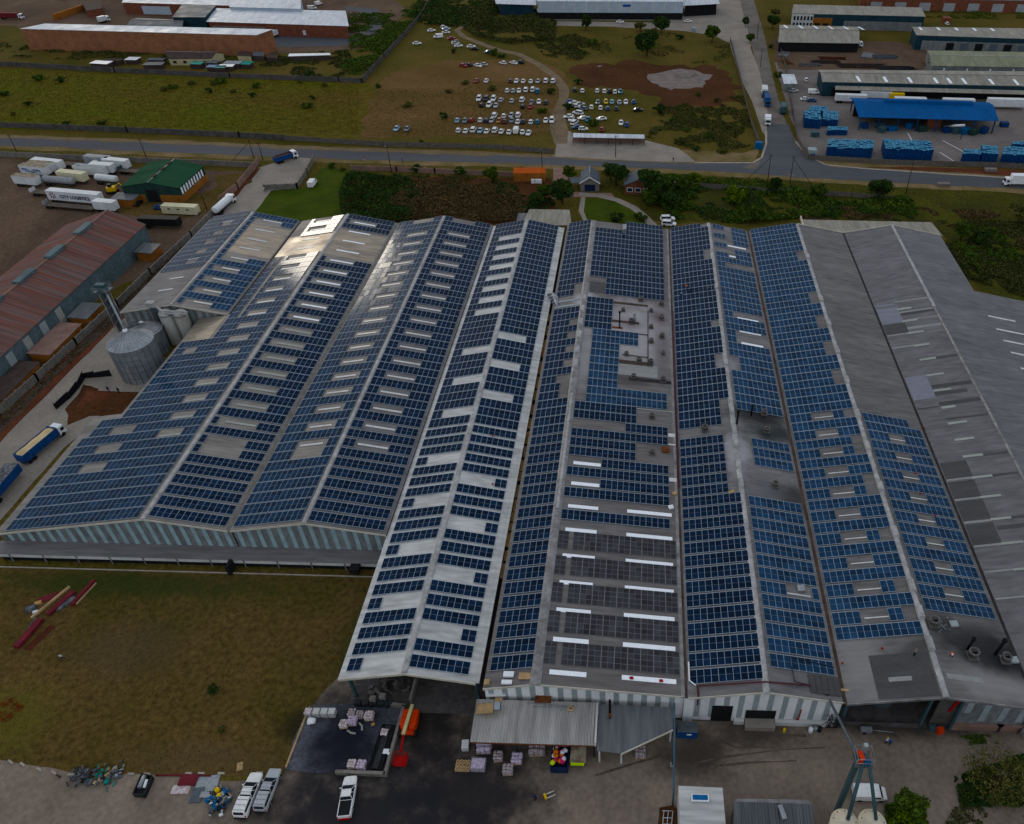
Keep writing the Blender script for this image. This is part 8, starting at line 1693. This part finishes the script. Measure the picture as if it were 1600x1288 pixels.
PM = {k: person_mesh(k, k) for k in ('stand', 'walk', 'bend')}
def person(p, rz, pose, shirt, trou, label, hat=None):
    src, J = PM[pose]; me = src.copy(); me.materials.clear()
    for m_ in (shirt, trou, 'skin', 'plastic_black'): me.materials.append(M(m_))
    hd = Vector(J['head']); pz = J['pel'][2]
    for f in me.polygons:
        c = f.center; f.use_smooth = True
        if c.z < .1: f.material_index = 3
        elif c.z < pz + .04 and not (pose != 'bend' and abs(c.x) > .19): f.material_index = 1
        elif (c - hd).length < .17 or min((c - Vector(J['lh'])).length, (c - Vector(J['rh'])).length) < .09: f.material_index = 2
        else: f.material_index = 0
    o = bpy.data.objects.new('person', me); COL.objects.link(o); o.location = p; o.rotation_euler = (0, 0, rz); tag(o, label, 'person')
    t_ = Vector(J['top']) - Vector(J['neck']); t_.normalize(); c = hd + t_ * .05
    b = MB(); b.blob(c, .115 if not hat else .135, .85, n=12, k=8, amp=.02); h_ = b.build('hair' if not hat else 'helmet', hat or 'hair'); h_.parent = o; h_.location = t_ * .02
    return o
PP = [(sEl.hit(1073, 452, .2), .5, 'bend', 'cloth_orange', 'cloth_navy', 'roof worker in orange bending over modules, left of the group', None), (sEl.hit(1079, 459, .2), 2.0, 'stand', 'cloth_navy', 'cloth_navy', 'roof worker in navy standing right below the orange one', None), (sEl.hit(1090, 457, .2), 1.0, 'stand', 'cloth_navy', 'cloth_black', 'roof worker in dark overalls in the middle of the group', None), (sEl.hit(1106, 454, .2), 4.0, 'bend', 'cloth_khaki', 'cloth_black', 'roof worker crouching near the ridge vent of the striped bay', None), (sEl.hit(1064, 467, .2), 3.0, 'stand', 'cloth_navy', 'cloth_navy', 'roof worker with white helmet lowest in the group', 'white_metal'),
      (sFl.hit(1428, 1025, .05), .3, 'stand', 'cloth_grey', 'cloth_black', 'worker with pale helmet standing on the bare sheets by the vents', 'canvas_cream'), (sFr.hit(1486, 1026, .05), 2.6, 'bend', 'cloth_orange', 'cloth_black', 'worker with orange vest and white helmet stooping left of the sooty fans', 'white_metal'),
      (at(1390, 1163), 1.0, 'bend', 'cloth_blue', 'cloth_navy', 'person in blue handling gear in front of the open mouth', 'yellow_paint'), (at(1384, 1162), .4, 'stand', 'cloth_white', 'cloth_navy', 'person in white beside the one in blue at the open mouth', 'yellow_paint'), (at(99, 1031), 2.4, 'walk', 'cloth_white', 'cloth_navy', 'person in white top walking on the lawn below the beams', None),
      (at(171, 613), .5, 'stand', 'cloth_navy', 'cloth_navy', 'person in dark blue standing on the pad by the silo, left one', None), (at(187, 615), 3.5, 'stand', 'cloth_navy', 'cloth_black', 'person in dark clothes on the pad by the silo, right one', None), (at(570, 252), 1.5, 'walk', 'cloth_red', 'cloth_white', 'pedestrian in red and white on the near verge of the main road', None), (at(629, 254), 1.5, 'walk', 'cloth_black', 'cloth_black', 'pedestrian in black on the near verge of the main road', None),
      (at(1052, 253), 3.0, 'walk', 'cloth_black', 'cloth_navy', 'pedestrian on the pavement beside the concrete forecourt', None), (at(837, 1250), 1.0, 'bend', 'cloth_navy', 'cloth_black', 'person in dark clothes behind the pallet truck in the yard', None), (at(395, 335), 2.0, 'walk', 'cloth_white', 'cloth_navy', 'pedestrian in white by the far corner of the entrance drive', None), (at(414, 300), 1.0, 'walk', 'cloth_white', 'cloth_black', 'pedestrian in white beside the drive wall end', None)]
for a in PP: person(*a)
for q, l in (((500, 265), ''),): pass
# ---------------------------------------------------------------- vegetation
def leaf_mesh(name, centres, size, m_, flat=.35, seed=0, sizes=None):
    r = np.random.default_rng(seed); n = len(centres); c = np.asarray(centres, float)
    a = r.normal(size=(n, 3)); a[:, 2] *= flat + .25; a /= np.linalg.norm(a, axis=1)[:, None]
    t = r.normal(size=(n, 3)); b = np.cross(a, t); b /= np.linalg.norm(b, axis=1)[:, None]
    s = (size * r.uniform(.6, 1.4, n))[:, None] if sizes is None else sizes[:, None]
    v = np.empty((n, 4, 3)); v[:, 0] = c - a * s; v[:, 1] = c + b * s * .62; v[:, 2] = c + a * s; v[:, 3] = c - b * s * .62
    me = bpy.data.meshes.new(name); me.vertices.add(4 * n); me.vertices.foreach_set('co', v.reshape(-1)); me.loops.add(4 * n); me.loops.foreach_set('vertex_index', np.arange(4 * n, dtype=np.int32))
    me.polygons.add(n); me.polygons.foreach_set('loop_start', np.arange(0, 4 * n, 4, dtype=np.int32)); me.polygons.foreach_set('loop_total', np.full(n, 4, dtype=np.int32)); me.update(calc_edges=True); me.materials.append(M(m_)); return me


def crown_points(r, n, clumps, rx, rz, zc, shell=.55):
    """leaf positions in clumps spread through an uneven crown"""
    cc = r.normal(size=(clumps, 3)); cc /= np.linalg.norm(cc, axis=1)[:, None]; cc *= r.uniform(.35, 1.0, clumps)[:, None] ** .6; cc[:, 2] = cc[:, 2] * .85
    rad = r.uniform(.18, .42, clumps); k = r.integers(0, clumps, n); d = r.normal(size=(n, 3)); d /= np.linalg.norm(d, axis=1)[:, None]; d *= (r.uniform(shell, 1.0, n) * rad[k])[:, None]
    p = cc[k] * .8 + d; p[:, :2] *= rx; p[:, 2] = p[:, 2] * rz + zc; return p, cc * np.array([rx * .8, rx * .8, rz * .8]) + np.array([0, 0, zc])


TREES = []
def tree_proto(i, m_, rx, rz, h_, n, leaf, clumps=26, flower=False):
    r = np.random.default_rng(100 + i); pts, cc = crown_points(r, n, clumps, rx, rz, h_ - rz * 1.15)
    t = bpy.data.objects.new('tree', None); COL.objects.link(t)
    cr_ = bpy.data.objects.new('crown', leaf_mesh('crown', pts, leaf, m_, seed=i)); COL.objects.link(cr_); cr_.parent = t
    b = MB(); zc = h_ - rz * 1.15; b.tube([(0, 0, -.2), (.08 * rx, .03, zc * .5), (0, 0, zc)], [.06 * rx + .08, .05 * rx + .05, .03 * rx + .03], 8)
    for c in cc[:9]: b.tube([(0, 0, zc * .45), tuple(c * np.array([.5, .5, .75])), tuple(c)], [.035 * rx + .03, .02 * rx + .02, .01], 5)
    tr_ = b.build('trunk', 'bark'); tr_.parent = t; TREES.append(t); return t


tree_proto(0, 'leaf_dark', 3.2, 2.6, 6.5, 4200, .26)
tree_proto(1, 'leaf_mid', 3.0, 2.4, 6.0, 3800, .26)
tree_proto(2, 'leaf_olive', 3.6, 2.0, 5.5, 2600, .24, 22)
tree_proto(3, 'leaf_bright', 2.6, 2.1, 5.0, 3200, .24)
tree_proto(4, 'leaf_dark', 2.6, 3.2, 7.5, 3600, .24, 20)
_tu = set()


def place_tree(k, q, s, label, group=None, rz=None, name='tree', cat='tree', z=0):
    t = TREES[k]; p = at(q[0], q[1], z)
    if k not in _tu: _tu.add(k); o = t; o.location = p; o.rotation_euler = (0, 0, rz or 0); o.scale = (s,) * 3
    else: o = dup(t, p, rz if rz is not None else random.uniform(0, 6), scale=s)
    o.name = name; tag(o, label, cat, group)
    if group is None and 'group' in o: del o['group']
    return o


for k, q, s, l in [(0, (1010, 88), 2.0, 'big dark tree in the grass beyond the bare soil, largest at upper right'), (1, (1112, 66), 1.5, 'round dark tree at the corner of the pale plaza'), (4, (915, 48), 1.25, 'tall dark tree in front of the left part of the distribution warehouse'), (0, (1033, 52), 1.4, 'dark tree in front of the right part of the distribution warehouse'), (2, (1000, 50), 1.0, 'olive tree left of the dark one before the distribution warehouse'),
        (2, (1020, 62), 1.1, 'small olive tree behind the largest dark tree'), (0, (963, 290), 1.35, 'broad tree between the two gatehouses'), (2, (955, 282), 1.15, 'olive-crowned tree overlapping the road between the gatehouses'), (1, (889, 282), .95, 'round bright tree left of the slate gatehouse'), (0, (878, 318), 1.3, 'dark tree in front of the small pale canopy'), (1, (852, 312), .95, 'loose green tree left of the dark one near the small canopy'), (0, (838, 324), .8, 'dark rounded bush beside the small pale canopy'),
        (0, (1015, 305), 1.5, 'dark tree overhanging the brick office'), (4, (1030, 318), 1.3, 'tall dark tree right of the brick office'), (1, (1012, 322), 1.0, 'tree shading the garden behind the office'), (0, (1048, 330), 1.1, 'dark tree above the white estate car'), (1, (1060, 300), 1.0, 'green tree at the garden lamp post'),
        (3, (1145, 320), 1.35, 'bright yellow-green tree in the overgrown plot'), (4, (1210, 305), .95, 'narrow tree near the right braced pole'), (0, (1372, 312), 1.25, 'dark round tree in the scrub beside the lone pole'), (1, (1278, 312), 1.0, 'green tree midway along the weathered fence'), (3, (1085, 288), .9, 'bright tree near the road, left in the overgrown plot'), (1, (1180, 345), .9, 'small tree behind the far end of the striped bay'),
        (2, (1210, 27), .9, 'brownish tree left of the curved-roof warehouse'), (0, (1207, 45), 1.2, 'dark tree beside the curved-roof warehouse'), (4, (1165, 42), .8, 'dark tree on the side road verge, farther one'), (1, (1172, 68), .9, 'green tree on the side road verge, nearer one'), (1, (1455, 108), 1.0, 'green bush tree at the end of the greenish-roofed shed'), (2, (1340, 42), 1.0, 'spreading thin tree before the office-fronted warehouse'),
        (1, (1416, 1276), .85, 'leafy tree beside the white van at bottom right'), (3, (1405, 1290), .8, 'bright bush at the bottom edge right of the silos'), (2, (1590, 350), 1.3, 'dark tree at the right edge below the road'), (0, (1530, 385), .9, 'dark shrub in the scrub right of the far canopy'), (1, (1500, 375), 1.1, 'green tree mass right of the rear canopy'), (1, (770, 286), 1.0, 'green tree at the right end of the brown thicket'), (2, (100, 0), 1.0, 'tree at the top left corner'), (2, (180, -6), 1.2, 'thin tree at the top edge beside the brick hall')]:
    place_tree(k, q, s, l)
# airy tree bottom right: own sparse crown
r = np.random.default_rng(55); pts, cc = crown_points(r, 2600, 46, 5.2, 3.4, 4.6, .3); p = at(1545, 1238); t = thing('tree', 'large airy thin-leaved tree at the bottom right corner', 'tree', p)
o = bpy.data.objects.new('crown', leaf_mesh('crown', pts, .15, 'leaf_olive', seed=9)); COL.objects.link(o); o.parent = t
b = MB()
for c in cc[:26]: b.tube([(0, 0, 0), tuple(c * np.array([.4, .4, .55])), tuple(c)], [.12, .07, .015], 5)
o = b.build('trunk', 'bark'); o.parent = t
# bushes as things
BUSH = []
for i, (m_, rx, rz) in enumerate((('leaf_dark', 1.6, 1.0), ('leaf_mid', 1.5, .9), ('leaf_olive', 1.5, .9))):
    r = np.random.default_rng(300 + i); pts, cc = crown_points(r, 700, 12, rx, rz, rz * .75); o = bpy.data.objects.new('shrub', leaf_mesh('shrub', pts, .17, m_, seed=40 + i)); COL.objects.link(o); BUSH.append(o)
_bu = set()


def bush(k, q, s, label, group=None, z=0):
    if k not in _bu: _bu.add(k); o = BUSH[k]
    else: o = BUSH[k].copy(); COL.objects.link(o)
    o.location = at(q[0], q[1], z); o.rotation_euler = (0, 0, random.uniform(0, 6)); o.scale = (s, s, s * random.uniform(.8, 1.2)); tag(o, label, 'shrub', group)
    if group is None and 'group' in o: del o['group']
    return o


for k, q, s, l in [(0, (336, 1080), .75, 'dark green shrub alone on the lawn'), (2, (345, 1142), .5, 'brown tuft low on the lawn'), (1, (1000, 345), 1.6, 'dark bush at the right of the garden lawn'), (0, (965, 345), 2.0, 'large dark bush on the garden lawn by the roof'), (0, (693, 185), 1.6, 'dark bush at the left of the second car row'), (2, (638, 168), 1.5, 'olive bush left of the car rows'), (0, (862, 146), 1.8, 'dark bush beside the far car rows at the track'), (1, (848, 177), 1.6, 'bush between the middle rows and the track'),
        (0, (904, 132), 1.6, 'round bush at the corner of the bare soil'), (0, (888, 172), 1.8, 'dark bush at the head of the jumbled cars'), (1, (926, 196), 1.7, 'green bush among the jumbled cars'), (0, (1030, 176), 2.2, 'broad dark bush right of the scattered cars'), (1, (590, 137), 1.2, 'bush at the foot of the diagonal wall'), (2, (728, 132), 1.4, 'olive bush above the far row, left'), (2, (770, 142), 1.5, 'olive bush above the far row, middle'), (1, (773, 86), 1.9, 'bush beside the dirt track near the blue car'), (1, (784, 90), 1.5, 'smaller bush right beside the track bush'), (0, (710, 83), 1.3, 'dark bush in the grass left of the track'), (2, (702, 145), 1.2, 'olive bush left of the double row'),
        (2, (1400, 20), 2, 'bush at the top right before the brick warehouse'), (0, (1062, 62), 2.0, 'bush beside the largest dark tree'), (1, (925, 70), 2.2, 'bush at the edge of the dark thicket before the far grass')]: bush(k, q, s, l)
grp = 'small trees and shrubs dotted in the green field'
for i, (x, y) in enumerate([(45, 165), (258, 142), (270, 138), (327, 145), (335, 132), (345, 130), (395, 152), (365, 145), (480, 168), (488, 155), (508, 135), (160, 195), (105, 197), (20, 180), (60, 125), (95, 128), (300, 132), (402, 137), (485, 122), (470, 130), (8, 150)]):
    bush((0, 2, 1)[i % 3], (x, y), random.uniform(.9, 1.9), 'small shrub dotted in the green field behind the road wall', grp)
grp = 'shrubs along the road verges'
for i, (x, y) in enumerate([(1130, 240), (1087, 235), (520, 262), (535, 266), (650, 268), (720, 272), (660, 225), (1050, 190), (1075, 205), (1100, 185), (1120, 160), (1090, 150), (1135, 200), (1150, 215), (1110, 215), (1060, 225), (1205, 75), (1215, 120)]):
    bush((2, 0, 1)[i % 3], (x, y), random.uniform(.9, 1.7), 'scrubby shrub beside the roads', grp)


def in_poly(P, x, y):
    c = np.zeros(len(x), bool); n = len(P); j = n - 1
    for i in range(n):
        xi, yi, xj, yj = P[i].x, P[i].y, P[j].x, P[j].y; m_ = ((yi > y) != (yj > y)) & (x < (xj - xi) * (y - yi) / (yj - yi + 1e-9) + xi); c ^= m_; j = i
    return c


def thicket(poly, n, leaf, m_, hmax, label, seed, cat='undergrowth', scale=.12, lo=.0, name='undergrowth', thr=-.2):
    """uncountable scrub: leaf clumps over an area, heights rolling"""
    P = pxs(poly); r = np.random.default_rng(seed); x0, x1 = min(p.x for p in P), max(p.x for p in P); y0, y1 = min(p.y for p in P), max(p.y for p in P)
    x = r.uniform(x0, x1, n * 3); y = r.uniform(y0, y1, n * 3); k = in_poly(P, x, y); x, y = x[k][:n], y[k][:n]
    hs = np.array([noise.noise(Vector((a * scale, b_ * scale, seed))) + .5 * noise.noise(Vector((a * scale * 3.1, b_ * scale * 3.1, seed + 5))) for a, b_ in zip(x, y)])
    keep_ = hs > thr; x, y, hs = x[keep_], y[keep_], hs[keep_]; h_ = np.clip((hs - thr) / (.9 - thr), .05, 1) ** .7 * hmax
    z = h_ * r.uniform(.25, 1.0, len(x)) ** .5 + lo; pts = np.stack([x, y, z], 1)
    o = bpy.data.objects.new(name, leaf_mesh(name, pts, leaf, m_, seed=seed)); COL.objects.link(o); tag(o, label, cat, kind='stuff'); return o


thicket([(545, 275), (640, 282), (655, 310), (640, 350), (535, 345), (530, 300)], 14000, .3, 'leaf_dark', 3.2, 'dark green thicket behind the roofs, left part', 1, thr=-.5)
thicket([(640, 282), (760, 290), (800, 300), (828, 325), (815, 350), (620, 348), (610, 320)], 20000, .28, 'leaf_brown', 2.4, 'rusty brown reed thicket behind the roofs', 2, thr=-.6)
thicket([(560, 270), (760, 277), (790, 288), (700, 296), (600, 290)], 4500, .26, 'leaf_scrub', 1.6, 'olive scrub along the back wall of the thicket', 3, thr=-.1)
thicket([(760, 290), (845, 290), (868, 318), (835, 345), (815, 335)], 4500, .28, 'leaf_dark', 2.0, 'dark scrub beside the small rear canopy', 4, thr=-.1)
thicket([(1010, 275), (1240, 295), (1420, 312), (1440, 345), (1250, 342), (1180, 352), (1060, 345), (1020, 320)], 30000, .36, 'leaf_mid', 3.0, 'overgrown green scrub behind the right-hand bays', 5, scale=.07, thr=-.05)
thicket([(1040, 290), (1230, 300), (1430, 318), (1440, 350), (1250, 340), (1100, 345)], 16000, .3, 'leaf_dark', 2.2, 'darker bushes within the overgrown scrub', 6, scale=.09, thr=.05)
thicket([(1240, 320), (1440, 325), (1640, 340), (1640, 400), (1470, 352), (1250, 346)], 20000, .3, 'leaf_brown', 1.3, 'brown dry scrub right of the rear canopy', 7, scale=.06, thr=-.15)
thicket([(1450, 345), (1640, 350), (1660, 470), (1600, 465), (1500, 432), (1475, 380)], 26000, .3, 'leaf_scrub', 1.6, 'olive scrub slope at the right edge', 8, scale=.07, thr=-.2)
thicket([(1470, 370), (1560, 350), (1600, 420), (1530, 430)], 7000, .3, 'leaf_mid', 2.6, 'green bushes in the scrub at the right edge', 9, scale=.1, thr=.0)
thicket([(690, 25), (760, 8), (840, 20), (870, 35), (868, 62), (800, 70), (745, 60), (722, 45), (680, 38), (655, 30)], 18000, .5, 'leaf_scrub', 4.0, 'dark low woodland beyond the car field', 10, scale=.05, thr=-.35, cat='woodland', name='woodland')
thicket([(655, 0), (760, 2), (790, 18), (720, 40), (670, 42), (640, 30)], 9000, .5, 'leaf_dark', 3.5, 'dark woodland at the top edge behind the diagonal wall', 11, scale=.05, thr=-.3, cat='woodland', name='woodland')
thicket([(830, 62), (900, 55), (935, 75), (905, 95), (850, 88)], 5500, .4, 'leaf_scrub', 2.5, 'scrub spilling down to the bend of the dirt track', 12, scale=.07, thr=-.1)
thicket([(540, 30), (650, 10), (660, 20), (600, 88), (565, 126), (530, 120), (548, 85)], 14000, .45, 'leaf_mid', 3.0, 'green scrub between the loop road and the diagonal wall', 13, scale=.06, thr=-.15)
thicket([(430, 84), (540, 78), (560, 100), (530, 122), (440, 118), (400, 100)], 9000, .4, 'leaf_scrub', 1.8, 'low scrub behind the long wall, right of the shacks', 14, scale=.07, thr=-.05)
thicket([(0, 68), (300, 82), (380, 92), (340, 100), (150, 96), (0, 90)], 8000, .38, 'leaf_scrub', 1.6, 'low scrub between the brick building and the long wall', 15, scale=.08, thr=.05)
thicket([(870, 55), (1050, 52), (1140, 70), (1140, 100), (1000, 98), (900, 80)], 7000, .4, 'leaf_olive', 1.2, 'patchy bushes in the far grass beyond the bare soil', 16, scale=.06, thr=.25)
thicket([(1040, 165), (1160, 150), (1185, 225), (1150, 235), (1090, 235), (1010, 215)], 11000, .36, 'leaf_scrub', 1.3, 'olive scrub between the car field and the side road', 17, scale=.08, thr=-.05)
thicket([(1410, 10), (1640, 18), (1640, 32), (1440, 28)], 4000, .45, 'leaf_mid', 1.5, 'green scrub strip before the brick warehouse at top right', 18, scale=.06, thr=-.1)
thicket([(330, 345), (255, 405), (170, 488), (72, 582), (0, 648), (0, 672), (80, 596), (176, 508), (268, 412)], 2600, .22, 'leaf_brown', .5, 'dry weeds on the bank beside the lane', 19, scale=.2, thr=-.3)
thicket([(1490, 1215), (1600, 1180), (1640, 1230), (1640, 1262), (1500, 1262)], 6500, .2, 'leaf_dark', 1.4, 'dark undergrowth beneath the airy tree at bottom right', 20, scale=.25, thr=-.3)
thicket([(1490, 1262), (1640, 1240), (1660, 1300), (1470, 1300)], 2500, .2, 'leaf_scrub', .4, 'weeds at the bottom right corner', 21, scale=.2, thr=-.1)
thicket([(1380, 1262), (1430, 1255), (1450, 1290), (1385, 1300)], 3500, .18, 'leaf_mid', 1.5, 'leafy bushes beside the white van', 22, scale=.4, thr=-.5)
thicket([(1500, 1150), (1545, 1148), (1560, 1162), (1510, 1165)], 900, .12, 'leaf_mid', .7, 'weeds at the foot of the grey gable wall', 23, scale=.5, thr=-.2)
thicket([(0, 1098), (20, 1090), (38, 1106), (15, 1128), (0, 1130)], 500, .10, 'flower_red', .5, 'clump of red-orange flowers at the left edge of the lawn', 24, scale=.6, thr=-.4, cat='flowers', name='flowers')
# tufts on the lawn so that it reads as grass from near by
def tufts(poly, n, size, m_, seed, label):
    P = pxs(poly); r = np.random.default_rng(seed); x0, x1 = min(p.x for p in P), max(p.x for p in P); y0, y1 = min(p.y for p in P), max(p.y for p in P)
    x = r.uniform(x0, x1, n * 2); y = r.uniform(y0, y1, n * 2); k = in_poly(P, x, y); x, y = x[k][:n], y[k][:n]; pts = np.stack([x, y, np.full(len(x), .06)], 1)
    o = bpy.data.objects.new('grass_tufts', leaf_mesh('grass_tufts', pts, size, m_, flat=1.2, seed=seed)); COL.objects.link(o); tag(o, label, 'grass', kind='stuff')
mat('tuft_green', (0.080, 0.090, 0.008), .95, sc=.022, col2=(.085, .060, .016), leaf=True)
mat('tuft_olive', (0.105, 0.068, 0.028), .95, sc=.07, col2=(.058, .052, .014), leaf=True)
tufts([(0, 895), (580, 898), (525, 1062), (484, 1108), (447, 1198), (360, 1210), (130, 1204), (0, 1184)], 14000, .09, 'tuft_olive', 70, 'short dry grass tufts over the works lawn')
tufts([(0, 110), (560, 134), (560, 210), (0, 195)], 16000, .26, 'tuft_green', 71, 'grass tufts over the green field')
tufts([(590, 140), (868, 130), (868, 212), (560, 214)], 6000, .25, 'leaf_olive', 72, 'grass tufts in the dirt car field')
